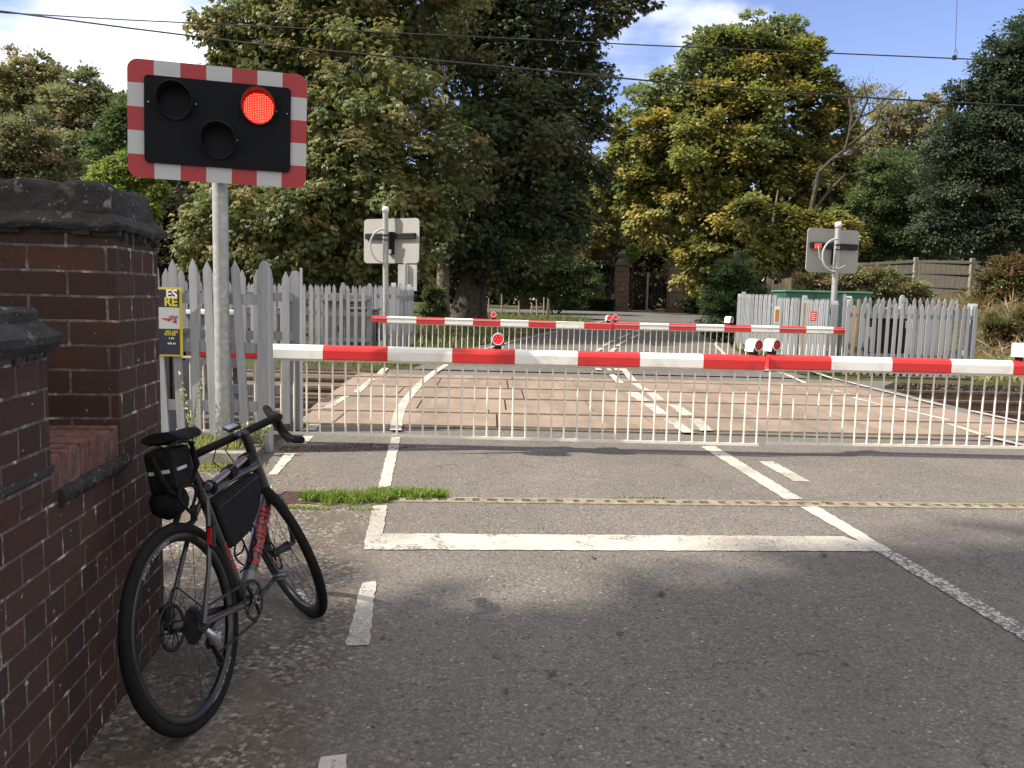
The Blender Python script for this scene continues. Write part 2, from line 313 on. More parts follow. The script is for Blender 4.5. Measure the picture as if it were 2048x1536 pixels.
M_GREENBOX = pm('green_enamel', (0.035, 0.12, 0.085), (0.027, 0.09, 0.065), 2, 0.5)
M_GREENLID = pm('green_enamel_lid', (0.11, 0.27, 0.19), (0.08, 0.22, 0.15), 3, 0.5)
M_IRON = pm('dark_iron', (0.03, 0.028, 0.027), None, 8, 0.6)
M_RAIL = pm('rusty_rail', (0.16, 0.10, 0.07), (0.08, 0.05, 0.035), 10, 0.7)
M_RAILTOP = pm('polished_rail', (0.45, 0.42, 0.40), (0.34, 0.30, 0.27), 10, 0.35, metal=0.8)
M_RUST = pm('rusty_grate', (0.10, 0.055, 0.035), (0.05, 0.03, 0.022), 20, 0.85, bump=0.4)
M_YEL = pm('sign_yellow', (0.62, 0.52, 0.03), (0.55, 0.46, 0.03), 3, 0.5)
M_NAVY = pm('sign_navy', (0.012, 0.014, 0.035), None, 3, 0.5)
M_ORANGE = pm('notice_orange', (0.62, 0.27, 0.05), None, 5, 0.6)
M_OREDN = pm('notice_red', (0.75, 0.09, 0.04), None, 5, 0.6)
M_WIRE = pm('wire', (0.008, 0.008, 0.008), None, 4, 0.6)
M_SAND = pm('sandstone', (0.22, 0.155, 0.12), (0.12, 0.085, 0.068), 5, 0.9, bump=0.6, bscale=12)
M_DSTONE = pm('dark_stone', (0.16, 0.16, 0.15), (0.085, 0.085, 0.08), 6, 0.9, bump=0.6, bscale=14)
M_BARK = pm('bark', (0.085, 0.068, 0.05), (0.03, 0.025, 0.02), 7, 0.95, bump=1.0, bscale=16)
M_BARKL = pm('bark_pale', (0.20, 0.17, 0.13), (0.09, 0.075, 0.06), 7, 0.95, bump=1.0, bscale=16)
M_DRY = pm('dry_stalk', (0.26, 0.20, 0.12), (0.14, 0.10, 0.06), 5, 0.9)
E_RED = emit('lamp_red_glow', (1.0, 0.006, 0.004), 0.22)
E_DOT = emit('lamp_led_dot', (1.0, 0.10, 0.05), 2.6)
M_LENS = pm('red_lens', (0.42, 0.012, 0.015), (0.34, 0.01, 0.012), 60, 0.25)
M_LENSL = emit('barrier_lens_lit', (0.75, 0.010, 0.016), 0.16)
E_BLENS = emit('barrier_lamp_glow', (1.0, 0.05, 0.06), 1.0)
# ------------------------------------------------------------------ mesh building
PM = {}   # object name -> world matrix of its root
def tag(o, label=None, cat=None, group=None, kind=None):
    if label: o['label'] = label
    if cat: o['category'] = cat
    if group: o['group'] = group
    if kind: o['kind'] = kind
    return o
def thing(name, label, cat, loc=(0, 0, 0), rot=None, group=None):
    o = bpy.data.objects.new(name, None); COL.objects.link(o); o.empty_display_size = 0.2
    o.matrix_basis = Matrix.Translation(Vector(loc)) @ (rot if rot is not None else Matrix.Identity(4))
    PM[o.name] = o.matrix_basis.copy(); return tag(o, label, cat, group)
_tc = {}
def glyphs(s, bold):
    k = (s, bold)
    if k in _tc: return _tc[k]
    c = bpy.data.curves.new('t', 'FONT'); c.body = s; c.size = 1; c.extrude = 0.0; c.offset = bold; c.align_x = 'CENTER'; c.align_y = 'CENTER'; c.resolution_u = 3
    o = bpy.data.objects.new('t', c); COL.objects.link(o); bpy.context.view_layer.update()
    me = bpy.data.meshes.new_from_object(o.evaluated_get(bpy.context.evaluated_depsgraph_get()))
    r = ([v.co.copy() for v in me.vertices], [tuple(p.vertices) for p in me.polygons])
    bpy.data.objects.remove(o); bpy.data.curves.remove(c); bpy.data.meshes.remove(me); _tc[k] = r; return r
class MB:
    def __init__(s): s.v = []; s.f = []; s.m = []; s.s = []
    def add(s, vs, fs, mi=0, M=None, smooth=False):
        k = len(s.v)
        s.v += [M @ Vector(v) for v in vs] if M is not None else [Vector(v) for v in vs]
        for f in fs: s.f.append(tuple(i+k for i in f)); s.m.append(mi); s.s.append(smooth)
        return s
    def box(s, a, b, mi=0, M=None):
        x0, y0, z0 = a; x1, y1, z1 = b
        vs = [(x0, y0, z0), (x1, y0, z0), (x1, y1, z0), (x0, y1, z0), (x0, y0, z1), (x1, y0, z1), (x1, y1, z1), (x0, y1, z1)]
        return s.add(vs, [(0, 3, 2, 1), (4, 5, 6, 7), (0, 1, 5, 4), (1, 2, 6, 5), (2, 3, 7, 6), (3, 0, 4, 7)], mi, M)
    def cbox(s, a, b, c=0.01, mi=0, M=None):
        """box with chamfered edges"""
        bm = __import__('bmesh').new(); t = MB().box(a, b)
        vv = [bm.verts.new(v) for v in t.v]
        for f in t.f: bm.faces.new([vv[i] for i in f])
        __import__('bmesh').ops.bevel(bm, geom=bm.edges[:], offset=c, segments=2, affect='EDGES', profile=0.6)
        bm.verts.index_update()
        r = ([v.co.copy() for v in bm.verts], [tuple(v.index for v in f.verts) for f in bm.faces]); bm.free()
        return s.add(r[0], r[1], mi, M)
    def tube(s, pts, rad, n=10, mi=0, M=None, cap=True, flat=None):
        pts = [Vector(p) for p in pts]; k = len(pts)
        if not hasattr(rad, '__len__'): rad = [rad]*k
        t0 = (pts[1]-pts[0]).normalized(); ref = Vector((0, 0, 1)) if abs(t0.z) < 0.9 else Vector((1, 0, 0))
        a = t0.cross(ref).normalized(); vs = []
        for i in range(k):
            t = (pts[min(i+1, k-1)]-pts[max(i-1, 0)]).normalized(); a = (a - t*a.dot(t)).normalized(); b = t.cross(a)
            fl = flat if flat else 1
            for j in range(n):
                an = 2*math.pi*j/n; vs.append(pts[i] + a*math.cos(an)*rad[i] + b*math.sin(an)*rad[i]*fl)
        fs = [(i*n+j, i*n+(j+1) % n, (i+1)*n+(j+1) % n, (i+1)*n+j) for i in range(k-1) for j in range(n)]
        s.add(vs, fs, mi, M, True)
        if cap: s.add(vs[:n], [tuple(range(n))[::-1]], mi, M); s.add(vs[-n:], [tuple(range(n))], mi, M)
        return s
    def lathe(s, prof, n=24, mi=0, M=None, close=False, smooth=True):
        """profile of (r, z), revolved about z"""
        vs = [(r*math.cos(2*math.pi*j/n), r*math.sin(2*math.pi*j/n), z) for r, z in prof for j in range(n)]
        k = len(prof); rng = range(k if close else k-1)
        fs = [(i*n+j, i*n+(j+1) % n, ((i+1) % k)*n+(j+1) % n, ((i+1) % k)*n+j) for i in rng for j in range(n)]
        return s.add(vs, fs, mi, M, smooth)
    def disc(s, r, n=16, z=0, mi=0, M=None):
        return s.add([(r*math.cos(2*math.pi*j/n), r*math.sin(2*math.pi*j/n), z) for j in range(n)], [tuple(range(n))], mi, M)
    def prism(s, poly, z0, z1, mi=0, M=None):
        n = len(poly); vs = [(x, y, z0) for x, y in poly]+[(x, y, z1) for x, y in poly]
        return s.add(vs, [tuple(range(n))[::-1], tuple(range(n, 2*n))]+[(i, (i+1) % n, n+(i+1) % n, n+i) for i in range(n)], mi, M)
    def text(s, t, size, M, mi=0, bold=0.0, sx=1.0):
        v, f = glyphs(t, bold); return s.add([(a.x*size*sx, a.y*size, 0) for a in v], f, mi, M)
    def build(s, name, mats, parent=None, uv=False, local=False):
        if not isinstance(mats, (list, tuple)): mats = [mats]
        me = bpy.data.meshes.new(name)
        if parent is not None:
            rm = PM[parent.name]; inv = rm.inverted(); vs = s.v if local else [inv @ v for v in s.v]; off = None
        else:
            xs = [v.x for v in s.v]; ys = [v.y for v in s.v]; zs = [v.z for v in s.v]
            off = Vector(((min(xs)+max(xs))/2, (min(ys)+max(ys))/2, min(zs))) if not local else Vector((0, 0, 0)); vs = [v-off for v in s.v]
        me.from_pydata([tuple(v) for v in vs], [], s.f); me.update()
        for m_ in mats: me.materials.append(m_)
        me.polygons.foreach_set('material_index', s.m); me.polygons.foreach_set('use_smooth', s.s)
        if uv:
            l = me.uv_layers.new(name='uv'); 
            for p in me.polygons:
                nn = p.normal
                for li in p.loop_indices:
                    v = s.v[me.loops[li].vertex_index]
                    l.data[li].uv = (v.y, v.z) if abs(nn.x) > 0.6 else ((v.x, v.z) if abs(nn.y) > 0.6 else (v.x, v.y))
        o = bpy.data.objects.new(name, me); COL.objects.link(o)
        if parent is not None: o.parent = parent; PM[o.name] = PM[parent.name]
        else: o.location = off; PM[o.name] = Matrix.Translation(off)
        return o
def structure(o): o['kind'] = 'structure'; return o
def jag(poly, step=0.05, amp=0.006, rnd=random):
    """subdivide a ground outline and roughen it"""
    out = []
    for i in range(len(poly)):
        a = Vector(poly[i]); b = Vector(poly[(i+1) % len(poly)]); d = b-a; n = max(1, int(d.length/step)); pn = Vector((-d.y, d.x)).normalized() if d.length else Vector((0, 0))
        for k in range(n):
            out.append(a + d*k/n + pn*rnd.uniform(-amp, amp))
    return [(p.x, p.y) for p in out]
def rotz(a): return Matrix.Rotation(a, 4, 'Z')
def TR(*a): return Matrix.Translation(Vector(a))
# ------------------------------------------------------------------ ground
def axis(*segs):
    o = []
    for a, b, n in segs: o += list(np.linspace(a, b, n, endpoint=False))
    return o+[segs[-1][1]]
xs = axis((-160, -40, 10), (-40, -12, 28), (-12, 30, 84), (30, 60, 20), (60, 160, 10))
ys = axis((-25, 7, 16), (7, 8.9, 4), (8.9, 8.925, 1), (8.925, 15.575, 8), (15.575, 15.605, 1), (15.605, 60, 90), (60, 170, 12))
g = MB(); nx = len(xs)
rg = random.Random(3)
g.v = [Vector((x, y, T(x, y) + (rg.uniform(-0.05, 0.05) if (y > 17 and abs(x-4) > 6) else 0) - (0.03 if y < 8.9 or y > 15.6 else 0))) for y in ys for x in xs]
for j in range(len(ys)-1):
    mi = 1 if (8.9 < (ys[j]+ys[j+1])/2 < 15.6) else 0
    for i in range(nx-1): g.f.append((j*nx+i, j*nx+i+1, (j+1)*nx+i+1, (j+1)*nx+i)); g.m.append(mi); g.s.append(mi == 0)
structure(g.build('ground', [M_GROUND, M_BALLAST]))
def sheet(name, mat, polys, z=0.004, terrain=False, thick=None):
    b = MB()
    for pl in polys:
        if terrain:
            b.add([(x, y, T(x, y)+z) for x, y in pl], [tuple(range(len(pl)))])
        elif thick: b.prism(pl, z-thick, z)
        else: b.add([(x, y, z) for x, y in pl], [tuple(range(len(pl)))])
    return structure(b.build(name, mat))
def g2(px, py): p = G(px, py); return (p.x, p.y)
# near road (asphalt up to the crossing)
ROADZ = -0.012
edge = [g2(585, 1536), g2(615, 1400), g2(648, 1290), g2(690, 1180), g2(722, 1105), g2(742, 1040), g2(752, 990)]
road_poly = [(12, -6), (12, 8.915), g2(590, 868)[:1]+(8.915,), (-2.25, 8.0), (-2.3, 6.9), (-6.5, 6.9), (-6.5, -6)]
sheet('road', M_ROAD, [jag(road_poly, 0.3, 0.004)], -0.004)
sheet('dirt_verge', M_DIRT, [[(-7, -6), (0.2, -6), (0.2, 2), (-0.2, 7.0), (-1.2, 8.5), (-7, 8.5)]], -0.016)
# crossing slab
RA = R(1.6)          # heading of the rails
def rl(x, y): return (x*math.cos(RA)-y*math.sin(RA), x*math.sin(RA)+y*math.cos(RA))
lft = [g2(596, 868), g2(640, 824), g2(690, 790), g2(735, 757), g2(765, 738)]
lft[0] = (lft[0][0], 8.925)
rgt = [g2(1640, 738), g2(1745, 775), g2(1900, 815), g2(2048, 848)]
rgt = [(rgt[0][0]+0.2, rgt[0][1]), (rgt[1][0]+0.15, rgt[1][1]), (rgt[2][0]+0.15, rgt[2][1]), (rgt[3][0]+0.15, rgt[3][1]), (8.1, 8.925)]
slab = lft + [(lft[-1][0]+0.1, 15.6), (rgt[0][0]+0.3, 15.6)] + [p for p in rgt if p[1] < 15.6]
slab = [p for p in slab if p[1] <= 15.6]
sheet('crossing_slab', M_SLAB, [jag(slab, 0.15, 0.01)], 0.0, thick=0.3)
# asphalt beyond the crossing and the side road
def strip(cl, n=1): return cl
def ribbon(name, mat, L, Rr, z):
    """sheet between two ground lines following the terrain"""
    b = MB(); vs = []; fs = []; K = 8
    for (a, c) in zip(L, Rr):
        for k in range(K+1):
            x = a[0]+(c[0]-a[0])*k/K; y = a[1]+(c[1]-a[1])*k/K; vs.append((x, y, T(x, y)+z))
    for i in range(len(L)-1):
        for k in range(K): q = i*(K+1)+k; fs.append((q, q+1, q+K+2, q+K+1))
    b.add(vs, fs); return structure(b.build(name, mat))
Ls = [(-1.9, 15.61), (-1.75, 18), (-1.3, 21), (-0.4, 25), (0.8, 29), (2.4, 34), (4.0, 39)]
Rs = [(5.7, 15.61), (5.7, 18), (5.9, 21), (6.6, 25), (7.6, 29), (9.0, 34), (10.4, 39)]
def dens(L, k=6):
    o = []
    for a, b in zip(L[:-1], L[1:]):
        for i in range(k): o.append((a[0]+(b[0]-a[0])*i/k, a[1]+(b[1]-a[1])*i/k))
    return o+[L[-1]]
ribbon('far_road', M_ROADFAR, dens(Ls), dens(Rs), 0.02)
ribbon('side_road', M_ROADFAR, dens([(-3, 46), (2.5, 41.5), (5, 39.2), (12.5, 37.5), (24, 36)], 8), dens([(-3, 54), (2, 53.2), (8, 52.6), (14, 52.4), (24, 52)], 8), 0.028)
# deck panels between and beside the rails
pb = MB(); gapm = 0.022
rows = [(8.98, 9.89, 1.8, 0.10), (10.01, 10.27, 3.6, 0.0), (10.29, 11.31, 1.12, 0.22), (11.45, 11.72, 3.6, 0.5), (11.73, 12.59, 1.8, 0.5), (12.73, 13.98, 1.12, 0.3), (14.12, 14.62, 1.1, 0.4)]
def xr(y):      # left and right edge of the deck at this depth
    def at(line):
        L = sorted(line, key=lambda p: p[1])
        for a, b in zip(L[:-1], L[1:]):
            if a[1] <= y <= b[1]: return a[0]+(b[0]-a[0])*(y-a[1])/(b[1]-a[1])
        return L[0][0] if y < L[0][1] else L[-1][0]
    return at(lft)+0.12, at(rgt)-0.10
rr = random.Random(5)
for (y0, y1, sp, ph) in rows:
    a, b = xr((y0+y1)/2); x = a; first = True; nx_ = math.floor((a-ph)/sp)*sp+ph+sp
    while x < b-0.05:
        x1 = min(nx_, b); 
        if x1-x > 0.08:
            h = 0.012+rr.uniform(-0.002, 0.002); q = [rl(x+gapm/2, y0), rl(x1-gapm/2, y0), rl(x1-gapm/2, y1), rl(x+gapm/2, y1)]
            pb.prism(q, 0.002, h+0.006)
        x = x1; nx_ += sp
structure(pb.build('crossing_panels', M_DECK))
jb = MB()
for (y0, y1, sp, ph) in rows:
    a, b = xr((y0+y1)/2); q = [rl(a, y0), rl(b, y0), rl(b, y1), rl(a, y1)]; jb.add([(x, y, 0.0012) for x, y in q], [(0, 1, 2, 3)])
structure(jb.build('panel_joints', pm('joint_dirt', (0.055, 0.042, 0.032), (0.03, 0.024, 0.02), 8, 0.95)))
# dark slots and rails
for k, yy in enumerate((9.95, 11.38, 12.66, 14.05)):
    b = MB()
    for (x0, x1) in ((-14, xr(yy)[0]-0.12), (xr(yy)[1]+0.12, 30)):
        for (dy0, dy1, z0, z1, mi) in ((-0.07, 0.07, -0.20, -0.18, 0), (-0.01, 0.01, -0.18, -0.06, 0), (-0.035, 0.035, -0.06, -0.022, 0), (-0.028, 0.028, -0.022, -0.018, 1)):
            q = [rl(x0, yy+dy0), rl(x1, yy+dy0), rl(x1, yy+dy1), rl(x0, yy+dy1)]; b.prism(q, z0, z1, mi)
    q = [rl(xr(yy)[0]-0.12, yy-0.03), rl(xr(yy)[1]+0.12, yy-0.03), rl(xr(yy)[1]+0.12, yy+0.03), rl(xr(yy)[0]-0.12, yy+0.03)]
    b.prism(q, 0.0005, 0.010, 1)
    lb = ['running rail nearest the camera, let into the brown crossing deck', 'second running rail from the camera, crossing the brown deck', 'third running rail from the camera, crossing the brown deck', 'farthest running rail, at the back edge of the brown deck'][k]
    tag(b.build('rail', [M_RAIL, M_RAILTOP]), lb, 'rail', 'running rails')
sl = MB()
for yy in (9.95, 11.38, 12.66, 14.05):
    for o_ in (-0.05, 0.05):
        q = [rl(xr(yy)[0], yy+o_-0.018), rl(xr(yy)[1], yy+o_-0.018), rl(xr(yy)[1], yy+o_+0.018), rl(xr(yy)[0], yy+o_+0.018)]; sl.prism(q, 0.0006, 0.0035)
structure(sl.build('flangeway', M_BLACK))
# ------------------------------------------------------------------ painted markings
mk = MB(); MZ = 0.0035
def mpoly(px, z=0.001, mi=0, b=None): (b or mk).add([(x, y, z) for x, y in jag([g2(*p) for p in px], 0.05, 0.005)], [tuple(range(len(jag([g2(*p) for p in px], 0.05, 0.005))))], mi) if False else _mp(px, z, mi, b or mk)
def _mp(px, z, mi, b):
    q = jag([g2(*p) for p in px], 0.045, 0.006); b.add([(x, y, z) for x, y in q], [tuple(range(len(q)))], mi)
def mline(pts, wd=0.1, z=0.001, mi=0, b=None):
    b = b or mk; q = [Vector(g2(*p)) for p in pts]; L = []; Rr = []
    for i in range(len(q)):
        d = (q[min(i+1, len(q)-1)]-q[max(i-1, 0)]).normalized(); n = Vector((-d.y, d.x))
        L.append(q[i]+n*wd/2); Rr.append(q[i]-n*wd/2)
    pl = jag([(p.x, p.y) for p in L+Rr[::-1]], 0.05, 0.006); b.add([(x, y, z) for x, y in pl], [tuple(range(len(pl)))], mi)
_mp([(783, 873), (801, 873), (781, 971), (755, 978)], 0.001, 0, mk)
_mp([(746, 1010), (774, 1010), (766, 1066), (1687, 1071), (1650, 1016), (1634, 1012), (1600, 1014), (1680, 1071)], 0.001, 0, mk) if False else None
_mp([(746, 1012), (774, 1010), (766, 1068), (727, 1099)], 0.001, 0, mk)
_mp([(727, 1099), (766, 1067), (1688, 1073), (1776, 1103)], 0.0015, 0, mk)
_mp([(1402, 893), (1430, 892), (1605, 998), (1573, 1000)], 0.001, 0, mk)
_mp([(1600, 1014), (1634, 1012), (1784, 1101), (1751, 1101)], 0.001, 0, mk)
_mp([(1752, 1103), (1786, 1101), (2500, 1511), (2500, 1551)], 0.001, 1, mk)
_mp([(1517, 923), (1547, 923), (1620, 963), (1589, 963)], 0.001, 0, mk)
_mp([(724, 1165), (752, 1162), (738, 1290), (691, 1291)], 0.001, 0, mk)
_mp([(642, 1512), (697, 1508), (680, 1640), (610, 1640)], 0.001, 0, mk)
_mp([(537, 949), (554, 949), (592, 907), (570, 907)], 0.001, 0, mk)
_mp([(592, 888), (613, 888), (628, 872), (607, 872)], 0.001, 0, mk)
Z2 = 0.0225
_mp([(606, 861), (630, 861), (657, 826), (640, 826)], 0.0025, 0, mk)
for q in ([(644, 820), (662, 820), (700, 795), (686, 795)], [(706, 787), (721, 787), (752, 759), (740, 759)], [(752, 751), (766, 751), (778, 738), (764, 738)],
          
          [(1325, 841), (1350, 841), (1390, 869), (1366, 869)], [(1286, 811), (1310, 811), (1336, 831), (1314, 831)], [(1253, 787), (1276, 787), (1300, 805), (1277, 805)], [(1218, 751), (1229, 751), (1249, 769), (1233, 769)], [(1207, 733), (1216, 733), (1224, 743), (1216, 743)],
          [(1235, 733), (1247, 733), (1275, 765), (1260, 765)], [(1261, 769), (1277, 769), (1302, 784), (1285, 784)], [(1292, 788), (1312, 788), (1329, 803), (1308, 803)], [(1336, 812), (1358, 812), (1388, 834), (1365, 834)], [(1380, 841), (1402, 841), (1426, 865), (1400, 865)]):
    _mp(q, Z2, 0, mk)
for q in ([(1530, 736), (1575, 752), (1612, 769)], [(1642, 778), (1700, 791)], [(1704, 797), (1762, 813)], [(1798, 820), (1897, 843)], [(1895, 850), (1962, 872)], [(1972, 876), (2060, 897)],
          [(1612, 740), (1660, 757), (1740, 777)], [(1744, 778), (1820, 797)], [(1826, 799), (1884, 813)], [(1940, 824), (2060, 850)]):
    mline(q, 0.09, Z2, 0)
mline([(791, 864), (794, 845), (800, 826), (806, 812), (818, 795), (832, 778), (848, 763), (872, 744), (905, 724)], 0.125, Z2, 0)
_mp([(524, 972), (545, 972), (530, 1100), (502, 1100)], 0.001, 1, mk)
_mp([(583, 1180), (606, 1178), (622, 1212), (596, 1220)], 0.001, 1, mk)
structure(mk.build('road_markings', [M_PAINT, M_PAINT2]))
fm = MB()
def fline(pts, wd):
    vs = []; q = [Vector(p) for p in pts]
    for i in range(len(q)):
        d = (q[min(i+1, len(q)-1)]-q[max(i-1, 0)]).normalized(); n = Vector((-d.y, d.x))
        for s_ in (1, -1): p = q[i]+n*wd/2*s_; vs.append((p.x, p.y, T(p.x, p.y)+0.045))
    fm.add(vs, [(2*i, 2*i+1, 2*i+3, 2*i+2) for i in range(len(q)-1)])
def cen(t, off): # centre of far road
    L = dens(Ls, 10); Rr = dens(Rs, 10); i = min(int(t*(len(L)-1)), len(L)-2); f_ = t*(len(L)-1)-i
    lx = [L[i][k]+(L[i+1][k]-L[i][k])*f_ for k in (0, 1)]; rx = [Rr[i][k]+(Rr[i+1][k]-Rr[i][k])*f_ for k in (0, 1)]
    return ((lx[0]+rx[0])/2+off, (lx[1]+rx[1])/2)
for off in (-0.22, 0.16):
    for a in np.arange(0.03, 0.86, 0.14): fline([cen(a+k*0.02, off) for k in range(6)], 0.12)
fline([(x+0.45, y) for x, y in dens(Ls, 4)[4:]], 0.09); fline([(x-0.45, y) for x, y in dens(Rs, 4)[2:]], 0.09)
structure(fm.build('far_road_markings', M_PAINT))
# ------------------------------------------------------------------ drain channel across the road
d0 = Vector(g2(600, 996)); d1 = Vector(g2(2048, 1013)); dd = (d1-d0).normalized(); dn = Vector((-dd.y, dd.x)); Ld = (d1-d0).length+3.5
DM = Matrix(((dd.x, dn.x, 0, d0.x), (dd.y, dn.y, 0, d0.y), (0, 0, 1, 0), (0, 0, 0, 1)))
t = thing('drain_channel', 'pale slotted concrete drain channel running across the road behind the stop line', 'drain', (d0.x, d0.y, 0))
b = MB(); b.box((0, -0.075, -0.01), (Ld, -0.035, 0.0035), M=DM); b.box((0, 0.035, -0.01), (Ld, 0.075, 0.0035), M=DM)
x = 0.0; rr = random.Random(8)
while x < Ld:
    b.box((x, -0.034, -0.01), (x+0.055+rr.uniform(-.01, .02), 0.034, 0.0025), M=DM); x += 0.105+rr.uniform(0, 0.02)
b.build('grate', pm('sandy_concrete', (0.30, 0.255, 0.19), (0.17, 0.145, 0.11), 12, 0.9, bump=0.6), t)
MB().box((0, -0.034, -0.01), (Ld, 0.034, -0.0025), M=DM).build('channel_bed', pm('drain_dirt', (0.13, 0.105, 0.07), (0.05, 0.04, 0.03), 8, 0.95), t)
ga, gb_ = Vector(g2(552, 1006)), Vector(g2(612, 1003)); gt = (ga+gb_)/2
t = thing('gully_grate', 'rusty iron gully grate with slanting bars left of the grass tuft', 'grate', (gt.x, gt.y, 0))
Wd, Hd = (gb_-ga).length/2+0.02, 0.14
b = MB()
for (a_, c_) in (((-Wd, -0.02, -0.03), (Wd, 0.0, 0.004)), ((-Wd, 2*Hd, -0.03), (Wd, 2*Hd+0.02, 0.004)), ((-Wd-0.02, -0.02, -0.03), (-Wd, 2*Hd+.02, 0.004)), ((Wd, -0.02, -0.03), (Wd+0.02, 2*Hd+.02, 0.004))): b.box(a_, c_, M=TR(gt.x, gt.y, 0))
b.build('frame', M_RUST, t)
b = MB(); MB
for k in range(9):
    x = -Wd+0.015+k*(2*Wd-0.03)/8; b.prism([(x-0.03, 0), (x-0.013, 0), (x+0.03, 2*Hd), (x+0.013, 2*Hd)], -0.03, 0.003, M=TR(gt.x, gt.y, 0))
b.build('bars', M_RUST, t)
MB().box((-Wd, 0, -0.030), (Wd, 2*Hd, -0.0135), M=TR(gt.x, gt.y, 0)).build('pit', M_BLACK, t)
# ------------------------------------------------------------------ brick wall on the left
def wx(y): return -1.005-0.117*y-0.02
WD = Vector((wx(1)-wx(0), 1, 0)); WD = WD.normalized(); WN = Vector((WD.y, -WD.x, 0))   # along, outward (to the road)
WA = math.atan2(-WD.x, WD.y)
def WM(y, x=0): return Matrix(((WD.y, WD.x, 0, wx(y)), (-WD.x, WD.y, 0, y), (0, 0, 1, 0), (0, 0, 0, 1)))   # local x: outward, y: along
t = thing('brick_wall', 'dark red brick wall with tall end pier and low pier, beside the bicycle', 'wall', (wx(2.8), 2.8, 0))
Y0, Y1, Y2 = 2.27, 2.81, 3.27
base = WM(0)
def wbox(b, y0, y1, x0, x1, z0, z1, mi=0, ch=0):
    A = Matrix(((WD.y, WD.x, 0, wx(y0)), (-WD.x, WD.y, 0, y0), (0, 0, 1, 0), (0, 0, 0, 1))); L = (y1-y0)/WD.y
    (b.cbox((x0, 0, z0), (x1, L, z1), ch, mi, A) if ch else b.box((x0, 0, z0), (x1, L, z1), mi, A))
b = MB(); wbox(b, -5.0, Y2, -1.6, 0, -0.05, 0.865); b.build('lower_wall', M_BRE, t, uv=True)
b = MB(); wbox(b, -5.0, Y0, -1.5, 0.004, 0.865, 1.272); b.build('low_pier', M_BRE, t, uv=True)
b = MB(); wbox(b, Y1, Y2, -1.5, 0.004, 0.865, 1.66); b.m = [0, 0, 0, 1, 0, 1]; b.build('tall_pier', [M_BR, M_BRE], t, uv=True)
b = MB(); wbox(b, Y0+0.001, Y1-0.001, -1.5, -0.02, 0.865, 0.955); b.build('sill_bed', M_BRE, t, uv=True)
# brick-on-edge course of the sill
b = MB(); yy = Y0+0.004; k = 0; rr = random.Random(4)
M_EDGE = pm('red_brick_single', (0.175, 0.075, 0.055), (0.075, 0.038, 0.032), 30, 0.9, bump=0.6, bscale=70)
while yy < Y1-0.03:
    w_ = (Y1-Y0-0.004)/8; wbox(b, yy+0.004, yy+w_-0.003, -0.235, 0.002+rr.uniform(-.003, .003), 0.868, 0.972+rr.uniform(-.003, .003), 0, 0.006); yy += w_; k += 1
b.build('sill', M_EDGE, t)
b = MB(); wbox(b, Y0, Y1, -0.230, -0.001, 0.866, 0.962); b.build('sill_mortar', pm('mortar', (0.15, 0.13, 0.115), (0.08, 0.07, 0.06), 20, 0.95), t)
def roughen(b, amp, seed):
    r_ = random.Random(seed)
    for i, v in enumerate(b.v): b.v[i] = v+Vector((r_.uniform(-amp, amp), r_.uniform(-amp, amp), r_.uniform(-amp, amp)))
def longprof(prof, y0, y1, n, amp, seed, xoff=0):
    """moulding profile (x outward, z) swept along the wall, roughened"""
    b = MB(); r_ = random.Random(seed); k = len(prof); vs = []
    for i in range(n+1):
        y = y0+(y1-y0)*i/n
        for (x, z) in prof: vs.append((wx(y)+(x+xoff)*WD.y + r_.uniform(-amp, amp), y-(x+xoff)*WD.x*1.0, z+r_.uniform(-amp, amp)))
    fs = [(i*k+j, i*k+(j+1) % k, (i+1)*k+(j+1) % k, (i+1)*k+j) for i in range(n) for j in range(k)]
    b.add(vs, fs, 0, None, False); b.add(vs[:k], [tuple(range(k))]); b.add(vs[-k:], [tuple(range(k))[::-1]]); return b
b = longprof([(-0.02, 0.822), (0.008, 0.818), (0.022, 0.838), (0.020, 0.852), (0.003, 0.866), (-0.02, 0.866)], Y0+0.05, Y1+0.06, 60, 0.0065, 11); b.build('string_course', M_COPE, t)
# low pier coping
b = longprof([(-1.5, 1.262), (0.01, 1.262), (0.036, 1.292), (0.040, 1.312), (0.0, 1.345), (-0.012, 1.350), (-0.012, 1.376), (-0.026, 1.389), (-1.5, 1.393)], -5, Y0-0.0, 150, 0.0025, 12); b.build('coping', M_COPE, t)
b = longprof([(-1.5, 1.264), (0.010, 1.264), (0.034, 1.292), (0.037, 1.312), (-0.02, 1.343), (-1.5, 1.343)], Y0+0.001, Y0+0.036, 5, 0.0025, 13); b.build('coping_return', M_COPE, t)
